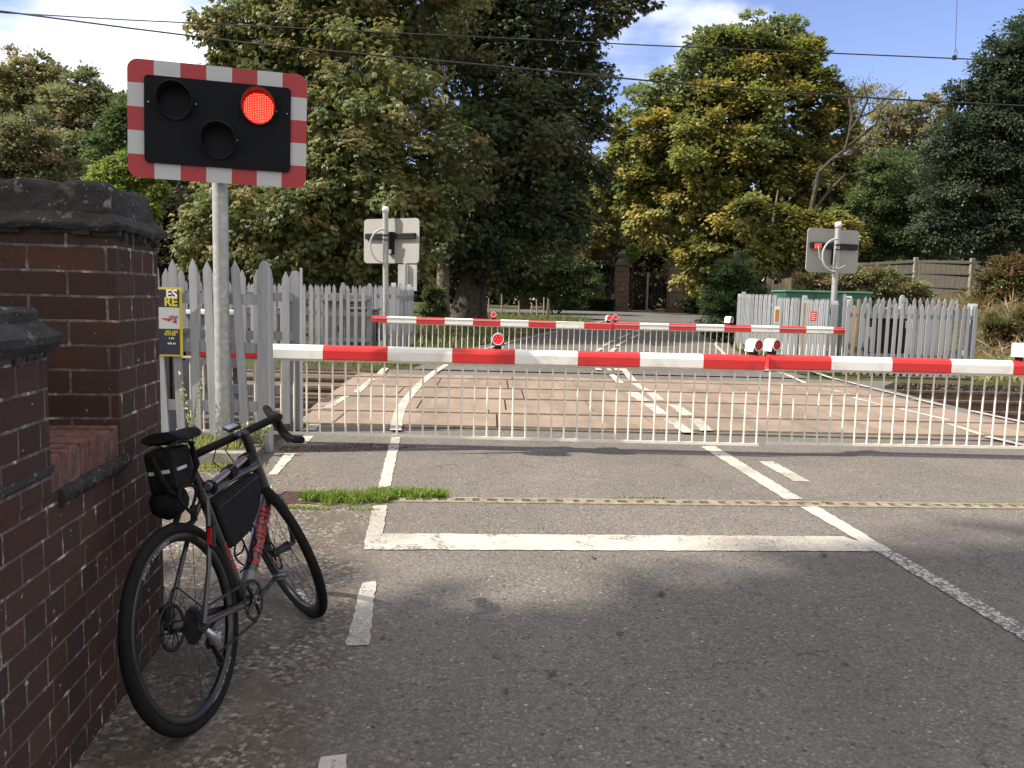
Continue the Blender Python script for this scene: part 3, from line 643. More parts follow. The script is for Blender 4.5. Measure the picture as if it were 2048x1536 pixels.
# tall pier coping: moulded plinth stone and big block with weathered corners
import bmesh
def capstone(x0, x1, y0, y1, levels, seed, amp=0.005, name='capstone', div=22):
    """levels: (z, overhang). rectangle in wall frame"""
    A = Matrix(((WD.y, WD.x, 0, wx(Y1)), (-WD.x, WD.y, 0, Y1), (0, 0, 1, 0), (0, 0, 0, 1))); b = MB(); r_ = random.Random(seed)
    rings = []
    for z, oh, ch in levels:
        X0, X1, V0, V1 = x0-oh, x1+oh, y0-oh, y1+oh; pts = []
        cs = [(X1-ch, V0), (X1, V0+ch), (X1, V1-ch), (X1-ch, V1), (X0, V1), (X0, V0)]
        for i in range(6):
            a_, c_ = cs[i], cs[(i+1) % 6]; n = 1 if (i in (0, 2) and False) else (3 if i in (0, 2) else (div*3 if i in (3, 5) else div))
            for k in range(n): pts.append(A @ Vector((a_[0]+(c_[0]-a_[0])*k/n + r_.uniform(-amp, amp), a_[1]+(c_[1]-a_[1])*k/n + r_.uniform(-amp, amp), z+r_.uniform(-amp, amp))))
        rings.append(pts)
    from mathutils import noise as mn
    rings = [[p+Vector((mn.noise(p*9), mn.noise(p*9+Vector((7, 3, 1))), mn.noise(p*9+Vector((2, 9, 4)))))*0.010+Vector((mn.noise(p*34), mn.noise(p*34+Vector((7, 3, 1))), mn.noise(p*34+Vector((2, 9, 4)))))*0.005 for p in r] for r in rings]
    n = len(rings[0]); vs = [p for r in rings for p in r]
    fs = [(i*n+j, i*n+(j+1) % n, (i+1)*n+(j+1) % n, (i+1)*n+j) for i in range(len(rings)-1) for j in range(n)]
    b.add(vs, fs, 0, None, False); b.add(rings[-1], [tuple(range(n))]); b.add(rings[0], [tuple(range(n))[::-1]]); return b
LY = (Y2-Y1)/WD.y
capstone(-1.5, 0.0, 0, LY, [(1.632, 0.004, 0.004), (1.636, 0.026, 0.004), (1.650, 0.036, 0.004), (1.657, 0.036, 0.005), (1.674, 0.018, 0.006), (1.692, 0.004, 0.008)], 21, 0.0015).build('cornice', M_COPE, t)
capstone(-1.5, -0.008, 0.005, LY-0.01, [(1.686, 0.0, 0.006), (1.70, -0.001, 0.008), (1.72, -0.001, 0.008), (1.74, -0.002, 0.010), (1.765, -0.003, 0.012), (1.782, -0.006, 0.018), (1.793, -0.016, 0.026), (1.797, -0.03, 0.035)], 22, 0.003).build('cap_block', M_COPE, t)
# hanging mortar crumbs under the cornice
b = MB(); rr = random.Random(31)
A = Matrix(((WD.y, WD.x, 0, wx(Y1)), (-WD.x, WD.y, 0, Y1), (0, 0, 1, 0), (0, 0, 0, 1)))
for k in range(70):
    x = rr.uniform(-1.4, 0.0); w_ = rr.uniform(0.015, 0.07); b.cbox((x, -0.018*rr.random()-.004, 1.612+rr.uniform(0, 0.016)), (min(x+w_, 0.02), 0.02, 1.636), 0.0035, M=A)
for k in range(22):
    y = rr.uniform(0, LY); w_ = rr.uniform(0.012, 0.035); b.cbox((-0.02, y, 1.600+rr.uniform(0, 0.026)), (0.010+.016*rr.random(), y+w_, 1.636), 0.0035, M=A)
roughen(b, 0.003, 5); b.build('mortar_crust', M_COPE, t)
b = MB()
for k in range(26):
    y = -rr.uniform(0, 0.55); w_ = rr.uniform(0.015, 0.06); A0 = Matrix(((WD.y, WD.x, 0, wx(Y0)), (-WD.x, WD.y, 0, Y0), (0, 0, 1, 0), (0, 0, 0, 1)))
    b.cbox((-0.02, y-w_, 1.238+rr.uniform(0, 0.022)), (0.006+.014*rr.random(), y, 1.268), 0.003, M=A0)
for k in range(12):
    x = rr.uniform(-0.3, 0.02); b.cbox((x-0.05, -0.02, 1.240-rr.uniform(0, 0.015)), (x, 0.03, 1.268), 0.006, M=A0)
b.build('mortar_crust', M_COPE, t)
# open joint in the low pier
b = MB(); wbox(b, Y0-0.55, Y0+0.01, -0.10, 0.010, 0.928, 0.946); roughen(b, 0.003, 3); b.build('bed_joint', M_COPE, t)
# ------------------------------------------------------------------ fences
def pale_mesh(w_, h, th, pt, mat, name='pale'):
    b = MB(); hw = w_/2
    prof = [(-hw, 0), (hw, 0), (hw, h-pt), (0, h), (-hw, h-pt)]
    n = 5; vs = [(x, -th/2, z) for x, z in prof]+[(x, th/2, z) for x, z in prof]
    b.add(vs, [tuple(range(n)), tuple(range(n, 2*n))[::-1]]+[(i, n+i, n+(i+1) % n, (i+1) % n) for i in range(n)])
    return b
def post_mesh(w_, h, dep, pt):
    b = MB(); hw = w_/2; prof = [(-hw, 0), (hw, 0), (hw, h-pt), (hw*0.45, h-pt*0.15), (0, h), (-hw*0.45, h-pt*0.15), (-hw, h-pt)]; n = len(prof)
    vs = [(x, -dep/2, z) for x, z in prof]+[(x, dep/2, z) for x, z in prof]
    b.add(vs, [tuple(range(n)), tuple(range(n, 2*n))[::-1]]+[(i, n+i, n+(i+1) % n, (i+1) % n) for i in range(n)]); return b
def fence(name, label, A, B, h, sp, pw, posts=(0, 1), rails=(0.3, 1.2), mat=None, group=None, tilt=0.0, seed=0, z0=0.04, pt=0.08, postw=0.1, hv=0.01, skip=(), posth=0.06, side=-1, cat='fence', zb=None, lean=0.0, raw=()):
    mat = mat or M_FENCE; rr = random.Random(seed); A = Vector(A); B = Vector(B); d = B-A; L = d.length; a = math.atan2(d.y, d.x)
    zA = T(A.x, A.y) if zb is None else zb; zB = T(B.x, B.y) if zb is None else zb
    root = thing(name, label, cat, (A.x, A.y, zA), rotz(a), group)
    slope = (zB-zA)/L
    src = None; n = int(L/sp)
    for i in range(n+1):
        x = i*sp+rr.uniform(-.1, .1)*sp*0.3
        if x > L or i in skip: continue
        loc = (x, side*0.045, z0+slope*x+rr.uniform(-hv, hv)); rot = Euler((rr.gauss(0, 0.006), rr.gauss(0, tilt)+lean, rr.gauss(0, 0.02)))
        if i in raw:
            o = pale_mesh(pw*0.9, h-z0-0.05, 0.03, pt*0.5, M_RAWWOOD).build('pale', M_RAWWOOD, root, local=True)
        elif src is None: o = src = pale_mesh(pw, h-z0, 0.022, pt, mat).build('pale', mat, root, local=True)
        else: o = src.copy(); COL.objects.link(o); o.parent = root
        o.location = loc; o.rotation_euler = rot
    for z in rails:
        b = MB(); b.add([(-0.02, -0.03, z-0.045), (L+0.02, -0.03, z-0.045+slope*L), (L+0.02, 0.02, z-0.045+slope*L), (-0.02, 0.02, z-0.045), (-0.02, -0.03, z+0.045), (L+0.02, -0.03, z+0.045+slope*L), (L+0.02, 0.02, z+0.045+slope*L), (-0.02, 0.02, z+0.045)],
                      [(0, 3, 2, 1), (4, 5, 6, 7), (0, 1, 5, 4), (1, 2, 6, 5), (2, 3, 7, 6), (3, 0, 4, 7)]); b.build('rail', mat, root, local=True)
    for p in posts:
        b = post_mesh(postw, h+posth, postw, pt); o = b.build('post', mat, root, local=True); o.location = (p*L, 0.073 if side < 0 else -0.073, slope*p*L-0.0)
    return root
def XY(px, Y): p = P(px, 600, Y); return (p.x, Y)
FG = 'grey picket fences beside the crossing'
# front left, in front of the barrier
A_ = XY(200, 7.40); B_ = XY(520, 7.36)
f1 = fence('picket_fence', 'tall grey picket fence nearest the camera, leaning pales around the warning light pole', A_, B_, 1.70, 0.147, 0.072, (), (0.40, 0.93, 1.36), tilt=0.012, seed=3, hv=0.012, z0=0.07, zb=0.0, side=-1, group=FG, lean=-0.03)
pb_ = post_mesh(0.110, 1.70, 0.09, 0.12); o = pb_.build('post', M_FENCE, f1, local=True); Lf = (Vector(B_)-Vector(A_)).length; o.location = (Lf+0.05, -0.02, 0); o['label'] = 'thick grey end post with pointed top'
A_ = XY(250, 8.52); B_ = XY(580, 8.50)
fence('picket_fence', 'grey picket fence directly behind the barrier boom at its left end', A_, B_, 1.65, 0.152, 0.072, (1.02,), (0.42, 0.98, 1.38), tilt=0.008, seed=5, zb=0.0, postw=0.105, posth=0.0, group=FG)
tag(MB().box((-0.012, -0.012, 0), (0.012, 0.012, 1.68), M=TR(XY(605, 8.5)[0], 8.45, 0.0)).build('marker_post', M_LGREY), 'thin grey metal angle post behind the fence at the left of the barrier', 'post')
# middle distance left
fence('picket_fence', 'grey picket fence in front of the dark relay cabinet left of the far barrier', XY(330, 17.7), XY(738, 17.6), 1.60, 0.158, 0.072, (0.25, 0.6, 0.87, 1), (0.45, 1.0, 1.36), tilt=0.006, seed=7, group=FG, zb=-0.02)
fence('picket_fence', 'short run of grey pickets around the far left signal pole', XY(752, 18.9), XY(806, 18.8), 1.62, 0.14, 0.07, (), (0.45, 1.36), tilt=0.006, seed=8, group=FG)
fence('picket_fence', 'grey picket fence running away from the camera beside the far left road verge', XY(794, 17.9), XY(824, 21.5), 1.60, 0.14, 0.07, (0, 1), (0.45, 1.36), tilt=0.01, seed=9, group=FG)
fence('picket_fence', 'rear grey picket fence glimpsed behind the dark relay cabinet', XY(350, 21.5), XY(800, 21.5), 1.62, 0.16, 0.075, (0, 0.5, 1), (0.45, 1.36), tilt=0.008, seed=10, group=FG)
# right compound
fence('picket_fence', 'right hand grey picket fence facing the camera, in front of the barrier machine', XY(1697, 16.6), XY(1952, 16.5), 1.47, 0.131, 0.066, (1,), (0.42, 1.22), tilt=0.010, seed=11, group=FG, z0=0.03, raw=(1,), postw=0.09, posth=0.0)
fence('picket_fence', 'rear grey picket fence of the right hand compound, nearer the brambles', XY(1690, 18.4), XY(1925, 18.3), 1.60, 0.135, 0.07, (0, 0.5), (0.42, 1.3), tilt=0.012, seed=12, group=FG, raw=(2,))
fence('picket_fence', 'grey picket fence closing the right end of the compound', XY(1950, 16.6), XY(1931, 18.4), 1.50, 0.14, 0.07, (), (0.42, 1.22), tilt=0.01, seed=13, group=FG)
fence('picket_fence', 'nearest grey picket panel beside the far road at right, with raw wood pales', XY(1662, 17.2), XY(1606, 19.2), 1.52, 0.112, 0.056, (0, 1), (0.42, 1.3), tilt=0.008, seed=14, group=FG, raw=(14, 15), side=1, postw=0.13, posth=-0.02)
fence('picket_fence', 'middle panel of dense grey pickets in front of the green box', XY(1603, 19.3), XY(1556, 21.2), 1.55, 0.112, 0.056, (0,), (0.42, 1.3), tilt=0.008, seed=15, group=FG, side=1)
fence('picket_fence', 'farthest dense grey picket panel on the right, with orange notice', XY(1556, 21.3), XY(1482, 24.2), 1.62, 0.112, 0.056, (1,), (0.42, 1.35), tilt=0.008, seed=16, group=FG, side=1)
fence('picket_fence', 'low grey picket fence climbing the bank behind the green box', XY(1484, 25.5), XY(1600, 34), 1.55, 0.16, 0.08, (0, 1), (0.42, 1.3), tilt=0.02, seed=17, group=FG)
def notice(name, label, px0, px1, py0, py1, Y, mats, lines, cat='notice', tilt=0):
    a = P(px0, py1, Y); c = P(px1, py0, Y); w_, h_ = c.x-a.x, c.z-a.z
    t = thing(name, label, cat, ((a.x+c.x)/2, Y, a.z))
    MB().cbox((-w_/2, -0.008, 0), (w_/2, 0.004, h_), 0.002, M=PM[t.name]).build('plate', mats[0], t)
    b = MB()
    for (u0_, v0, u1, v1) in lines: b.box((-w_/2+u0_*w_, -0.011, v0*h_), (-w_/2+u1*w_, -0.0085, v1*h_), M=PM[t.name])
    if lines: b.build('lines', mats[1], t)
    return t
notice('notice_board', 'orange notice with white edges fixed to the farthest right picket panel', 1548, 1560, 613, 646, 20.5, (M_WHITE, M_ORANGE), [(0.12, 0.08, 0.88, 0.82)])
notice('notice_board', 'small red notice with white lines beside the raw wood pales', 1620, 1634, 623, 642, 17.3, (M_OREDN, M_WHITE), [(0.15, 0.15, 0.75, 0.22), (0.15, 0.35, 0.8, 0.42), (0.15, 0.55, 0.7, 0.62), (0.15, 0.75, 0.8, 0.82)])
# old panel fence with concrete posts up the bank
t = thing('panel_fence', 'weathered brown close board fence with concrete posts on the right bank', 'fence', (P(1832, 600, 38).x, 38, P(1832, 600, 38).z))
pxs = [(1590, 42.5), (1700, 40.2), (1832, 38), (1945, 36.4), (2080, 34.8), (2230, 33)]
def fz(px, Y): 
    p = P(px, 0, Y); a = P(px, {1590: 555, 1700: 528, 1832: 521, 1945: 523, 2080: 528, 2230: 530}[px], Y); return a
tops = [fz(*q) for q in pxs]
for a in tops: MB().cbox((-0.09, -0.09, -2.4), (0.09, 0.09, 0.14), 0.02, M=TR(*a)).build('post', M_CONC, t)
for a, c in zip(tops[:-1], tops[1:]):
    d = c-a; n = 22; b = MB()
    for i in range(n):
        p = a+d*((i+0.5)/n); q = rotz(math.atan2(d.y, d.x)); b.box((-d.length/n/2*1.1, -0.01-0.008*(i % 2), -2.0), (d.length/n/2*0.97, 0.012, 0.03+random.uniform(-.02, .02)), M=TR(*p) @ q)
    b.build('board_panel', M_OLDWOOD, t); b = MB()
    for z in (-0.06, -0.55, -1.15):
        b.add([a+Vector((0.06, -0.09, z-0.04)), c+Vector((-0.06, -0.09, z-0.04)), c+Vector((-0.06, -0.03, z-0.04)), a+Vector((0.06, -0.03, z-0.04)), a+Vector((0.06, -0.09, z+0.03)), c+Vector((-0.06, -0.09, z+0.03)), c+Vector((-0.06, -0.03, z+0.03)), a+Vector((0.06, -0.03, z+0.03))], [(0, 3, 2, 1), (4, 5, 6, 7), (0, 1, 5, 4), (1, 2, 6, 5), (2, 3, 7, 6), (3, 0, 4, 7)])
    b.build('rail', M_OLDWOOD, t)
b = MB(); rr = random.Random(2)
for k in range(7):
    p = P(1538+k*7, 566-abs(k-2)*2, 29+k*0.3); b.box((-0.055, -0.012, -1.2), (0.055, 0.012, rr.uniform(-.05, .1)), M=TR(*p))
tag(b.build('broken_fence_boards', M_RAWWOOD), 'pale broken fence boards standing left of the green box', 'fence boards')
# ------------------------------------------------------------------ barriers
def boom_section(w_, h):  # rounded top, flat sides
    hw = w_/2; return [(-hw*0.9, -h/2), (hw*0.9, -h/2), (hw, -h/2+0.008), (hw, h*0.12), (hw*0.82, h*0.34), (hw*0.4, h*0.48), (-hw*0.4, h*0.48), (-hw*0.82, h*0.34), (-hw, h*0.12), (-hw, -h/2+0.008)]
def lamp(parent, X, Y, Z, s, yaw, lens, label=None):
    M = TR(X, Y, Z) @ rotz(yaw); n = 16
    b = MB(); r = 0.052*s
    # hooded housing: arch section extruded along y
    arch = [(-r*1.25, -r*1.15), (r*1.25, -r*1.15)]+[(r*1.12*math.cos(a), r*1.12*math.sin(a)) for a in np.linspace(-0.35, math.pi+0.35, 15)]
    k = len(arch); vs = [(x, -0.02*s, z) for x, z in arch]+[(x*0.97, 0.09*s, z*0.97) for x, z in arch]
    b.add(vs, [tuple(range(k, 2*k))[::-1]]+[(i, k+i, k+(i+1) % k, (i+1) % k) for i in range(k)], 0, M, False)
    b.lathe([(r*0.93, 0), (r*1.05, 0), (r*1.05, 0.01*s), (r*0.93, 0.01*s)], 20, 0, M @ TR(0, -0.02*s, 0) @ Matrix.Rotation(R(90), 4, 'X'), True)
    h = b.build('barrier_lamp', M_WHITE, parent)
    if label: h['label'] = label
    MB().disc(r*0.94, 20, 0.0, 0, M @ TR(0, -0.016*s, 0) @ Matrix.Rotation(R(90), 4, 'X')).build('lens', lens, h)
    b = MB()
    for a in range(6): b.disc(r*0.13, 8, 0, 0, M @ TR(0.6*r*math.cos(a*1.047), -0.0175*s, 0.6*r*math.sin(a*1.047)) @ Matrix.Rotation(R(90), 4, 'X'))
    b.disc(r*0.13, 8, 0, 0, M @ TR(0, -0.0175*s, 0) @ Matrix.Rotation(R(90), 4, 'X')); b.build('reflector_cell', E_BLENS if lens is M_LENSL else M_LENS, h)
    b = MB(); b.cbox((-0.035*s, 0.0, -r*1.15-0.032*s), (0.03*s, 0.06*s, -r*1.15+0.001), 0.004, M=M); b.build('lamp_bracket', M_BLACK, h)
def barrier(label, xb, cols, z, Y, barsx, zbot, lamps, group, yslope=0.0, red_first=True, h=0.135, wd=0.11, hood=None, hl=False):
    """xb: world x of the colour boundaries"""
    root = thing('barrier', label, 'barrier', ((xb[0]), Y, 0), None, group); sec = boom_section(wd, h); k = len(sec); b = MB()
    for i in range(len(xb)-1):
        x0, x1 = xb[i], xb[i+1]; mi = cols[i]; zz = lambda x: z(x)
        vs = [(x0, Y+yslope*(x0-xb[0])+a, zz(x0)+c) for a, c in sec]+[(x1, Y+yslope*(x1-xb[0])+a, zz(x1)+c) for a, c in sec]
        b.add(vs, [(j, k+j, k+(j+1) % k, (j+1) % k) for j in range(k)], mi, None, False)
        if i == 0: b.add(vs[:k], [tuple(range(k))], mi)
        if i == len(xb)-2: b.add(vs[k:], [tuple(range(k))[::-1]], mi)
    b.build('boom', [M_RED, M_WHITE], root)
    b = MB(); xa, xc = barsx
    for zc, hh in ((None, 0.012), ):
        ya, yc = Y+yslope*(xa-xb[0]), Y+yslope*(xc-xb[0])
        b.add([(xa, ya-0.02, z(xa)-h/2-0.018), (xc, yc-0.02, z(xc)-h/2-0.018), (xc, yc+0.02, z(xc)-h/2-0.018), (xa, ya+0.02, z(xa)-h/2-0.018), (xa, ya-0.02, z(xa)-h/2-0.0005), (xc, yc-0.02, z(xc)-h/2-0.0005), (xc, yc+0.02, z(xc)-h/2-0.0005), (xa, ya+0.02, z(xa)-h/2-0.0005)],
              [(0, 3, 2, 1), (4, 5, 6, 7), (0, 1, 5, 4), (1, 2, 6, 5), (2, 3, 7, 6), (3, 0, 4, 7)])
    b.build('upper_skirt_rail', M_WBAR, root)
    b = MB(); b.add([(xa, ya-0.014, zbot(xa)-0.012), (xc, yc-0.014, zbot(xc)-0.012), (xc, yc+0.014, zbot(xc)-0.012), (xa, ya+0.014, zbot(xa)-0.012), (xa, ya-0.014, zbot(xa)+0.012), (xc, yc-0.014, zbot(xc)+0.012), (xc, yc+0.014, zbot(xc)+0.012), (xa, ya+0.014, zbot(xa)+0.012)],
                      [(0, 3, 2, 1), (4, 5, 6, 7), (0, 1, 5, 4), (1, 2, 6, 5), (2, 3, 7, 6), (3, 0, 4, 7)]); b.build('lower_skirt_rail', M_WBAR, root)
    n = int(round((xc-xa-0.04)/0.1215)); src = None; H_ = z(xa)-h/2-0.018-(zbot(xa)+0.012)
    for i in range(n+1):
        x = xa+0.02+i*(xc-xa-0.04)/n; yy = Y+yslope*(x-xb[0])
        if src is None: o = src = MB().tube([(0, 0, 0), (0, 0, H_)], 0.0092, 8).build('skirt_bar', M_WBAR, root, local=True)
        else: o = src.copy(); COL.objects.link(o); o.parent = root
        o.location = Vector((x, yy, zbot(x)+0.012))-Vector((xb[0], Y, 0)); o.rotation_euler = (random.gauss(0, .004), random.gauss(0, .004), 0)
    if hl:   # edge trims seen on the far booms
        b = MB(); x0, x1 = xb[0]+0.05, xb[-1]-0.03; b.box((x0, Y-wd/2-0.006, z(x0)+0.012), (x1, Y-wd/2-0.0005, z(x0)+0.03)); b.build('trim_strip', M_LGREY, root)
    for (X, s, yaw, lens) in lamps: lamp(root, X, Y+yslope*(X-xb[0]), z(X)+h/2+0.09*s, s, yaw, lens)
    return root
YB = 7.65
def zf(pxa, pya, pxb, pyb, Y):
    a, c = P(pxa, pya, Y), P(pxb, pyb, Y); return lambda x: a.z+(c.z-a.z)*(x-a.x)/(c.x-a.x)
z1 = zf(600, 703, 1500, 724, YB); zb1 = zf(620, 867, 1510, 889, YB)
bx = [P(x, 710, YB).x for x in (400, 523, 648, 777, 905, 1030, 1155, 1279, 1405, 1528)]
barrier('near left barrier with red and white boom and white skirt, lamp at its middle', bx, [0, 1, 0, 1, 0, 1, 0, 1, 0], z1, YB, (P(350, 710, YB).x, P(1517, 880, YB).x), zb1,
        [(P(996, 685, YB).x, 1.0, 0.0, M_LENSL), (P(1513, 700, YB).x, 1.0, R(28), M_LENS)], 'near barriers', hl=False)
YC = 7.82
z2 = zf(1545, 723, 2040, 735, YC); zb2 = zf(1535, 886, 2040, 895, YC)
bx = [P(x, 725, YC).x for x in (1535, 1659, 1780, 1898, 2021, 2142, 2262, 2382, 2500)]
barrier('near right barrier with red and white boom running out of the photo', bx, [0, 1, 0, 1, 0, 1, 0, 1], z2, YC, (P(1530, 860, YC).x, P(2490, 880, YC).x), zb2,
        [(P(1549, 700, YC).x, 1.0, R(30), M_LENS), (P(2047, 708, YC).x, 1.12, R(60), M_LENS)], 'near barriers')
YD = 16.8
z3 = zf(760, 638, 1215, 652, YD)
bx = [P(x, 645, YD).x for x in (745, 775, 833, 890, 946, 1001, 1057, 1112, 1168, 1224)]
barrier('far left barrier lowered across the road, in front of the dark verge', bx, [0, 1, 0, 1, 0, 1, 0, 1, 0], z3, YD, (P(757, 645, YD).x, P(1222, 645, YD).x), lambda x: z3(x)-0.84, [(P(987, 636, YD).x, 1.05, 0.0, M_LENSL), (P(1218, 646, YD).x, 1.05, 0.1, M_LENSL)], 'far barriers', hl=True)
z4 = zf(1240, 651, 1690, 661, YD)
bx = [P(x, 655, YD).x for x in (1225, 1279, 1337, 1392, 1448, 1502, 1558, 1612, 1666, 1696)]
barrier('far right barrier lowered across the road, ending at the picket compound', bx, [0, 1, 0, 1, 0, 1, 0, 1, 0], z4, YD+0.02, (P(1228, 655, YD).x, P(1690, 655, YD).x), lambda x: z4(x)-0.84, [(P(1231, 645, YD).x, 1.05, -0.1, M_LENSL), (P(1461, 650, YD).x, 1.12, R(45), M_LENS)], 'far barriers', hl=True)
# ------------------------------------------------------------------ warning light sign, near
def rounded(w_, h, r, n=6):
    o = []
    for cx_, cy_, a0 in ((w_/2-r, h/2-r, 0), (-w_/2+r, h/2-r, 90), (-w_/2+r, -h/2+r, 180), (w_/2-r, -h/2+r, 270)):
        for k in range(n+1): a = R(a0+90*k/n); o.append((cx_+r*math.cos(a), cy_+r*math.sin(a)))
    return o
cl, crn = P(255, 238, 6.93), P(613, 262, 7.27); ctr = (cl+crn)/2; SW = (crn-cl).length; ang = math.atan2(crn.y-cl.y, crn.x-cl.x)
SH = (P(434, 133, 7.1)-P(434, 366, 7.1)).length
pole = P(443, 600, 7.28)
t = thing('warning_light', 'near warning light board with chequered red and white border and one lit red light', 'warning light', (pole.x, 7.28, 0))
SM = TR(*ctr) @ rotz(ang) @ Matrix.Rotation(R(0.9), 4, 'Y') @ Matrix.Rotation(R(90), 4, 'X')        # local x right, y up, z towards viewer
MB().prism(rounded(SW, SH, 0.085), -0.006, 0.0, M=SM).build('board', M_LGREY, t)
# chequered face: clipped squares
def clip(poly, f):
    out = []
    for i in range(len(poly)):
        a, c = poly[i], poly[(i+1) % len(poly)]; fa, fc = f(a), f(c)
        if fa >= 0: out.append(a)
        if (fa >= 0) != (fc >= 0): s_ = fa/(fa-fc); out.append((a[0]+(c[0]-a[0])*s_, a[1]+(c[1]-a[1])*s_))
    return out
b = MB(); full = rounded(SW, SH, 0.085, 8); cw = SW/7; chh = SH/5
for i in range(7):
    for j in range(5):
        if 1 < i+0.5 < 6-0 and 0 < j < 4 and 0 < i < 6: continue
        x0, x1, y0, y1 = -SW/2+i*cw, -SW/2+(i+1)*cw, -SH/2+j*chh, -SH/2+(j+1)*chh; pl = full
        for f in (lambda p: p[0]-x0, lambda p: x1-p[0], lambda p: p[1]-y0, lambda p: y1-p[1]): pl = clip(pl, f)
        if len(pl) > 2: b.add([(x, y, 0.001) for x, y in pl], [tuple(range(len(pl)))], (i+j) % 2, SM)
b.build('chequer_border', [M_SRED, M_SWHITE], t)
BW, BH = SW*0.815, SH*0.735
bp_ = MB().prism(rounded(BW, BH, 0.035), 0.0015, 0.03, M=SM).build('light_panel', M_SBLACK, t)
def hood(cx_, cy_, r, lit):
    M = SM @ TR(cx_, cy_, 0.03); n = 28; b = MB(); L0 = 0.16
    # open cylinder hood, long at the top, cut away at the bottom
    ring = []
    for k in range(n):
        a = 2*math.pi*k/n; ln = 0.022+L0*(0.5+0.5*math.sin(a))**0.8
        ring.append((a, ln))
    for (rr_, flip) in ((r*1.13, False), (r*1.07, True)):
        vs = [(rr_*math.cos(a), rr_*math.sin(a), 0) for a, l in ring]+[(rr_*math.cos(a), rr_*math.sin(a), l) for a, l in ring]
        b.add(vs, [(k, (k+1) % n, n+(k+1) % n, n+k) for k in range(n)], 0, M, True)
    vs = [(q*math.cos(a), q*math.sin(a), l) for q in (r*1.13, r*1.07) for a, l in ring]; b.add(vs, [(k, (k+1) % n, n+(k+1) % n, n+k) for k in range(n)], 0, M)
    h = b.build('light_hood', M_BLACK, t)
    MB().disc(r*1.06, 28, 0.004, 0, M).build('lens', E_RED if lit else M_SBLACK, h)
    b = MB(); s_ = r/9.0
    for i in range(-9, 10):
        for j in range(-9, 10):
            if (i*i+j*j)*s_*s_ < (r*0.99)**2: b.disc(s_*0.28, 6, 0.0055, 0, M @ TR(i*s_, j*s_, 0))
    o = b.build('led_cluster', E_DOT if lit else M_DLED, h)
    return h
M_DLED = pm('dark_led', (0.010, 0.009, 0.010), None, 8, 0.4, spec=0.2)
RL = 0.125
def sp_(px, py):  # position on the sign plane from the photograph
    nrm = (SM.to_3x3() @ Vector((0, 0, 1))).normalized(); d = ray(px, py); q = CP+d*((ctr-CP).dot(nrm)/d.dot(nrm)); l = SM.inverted() @ q; return l.x, l.y
for (px, py, lit) in ((353, 206, False), (518, 218, True), (439, 284, False)):
    x, y = sp_(px, py); hood(x, y, RL, lit)
b = MB()
for (px, py) in ((298, 205), (319, 203), (393, 210), (483, 217), (553, 224), (574, 229), (404, 277), (475, 282)):
    x, y = sp_(px, py); b.lathe([(0.0, 0.034), (0.005, 0.033), (0.006, 0.030)], 8, 0, SM @ TR(x, y, 0))
b.build('screws', M_LGREY, bp_)
MB().tube([(pole.x, 7.28, 0), (pole.x, 7.28, 1.2), (pole.x, 7.28, 2.95)], 0.066, 28).build('pole', M_GALV, t)
b = MB(); b.box((pole.x-0.12, 7.20, 2.45), (pole.x+0.12, 7.209, 2.55)); b.box((pole.x-0.12, 7.20, 2.85), (pole.x+0.12, 7.209, 2.95)); b.build('clamp', M_LGREY, t)
b = MB(); b.cbox((pole.x-0.12, 7.16, 0.0), (pole.x+0.12, 7.40, 0.115), 0.01); b.build('foot_flange', M_GALV, t)
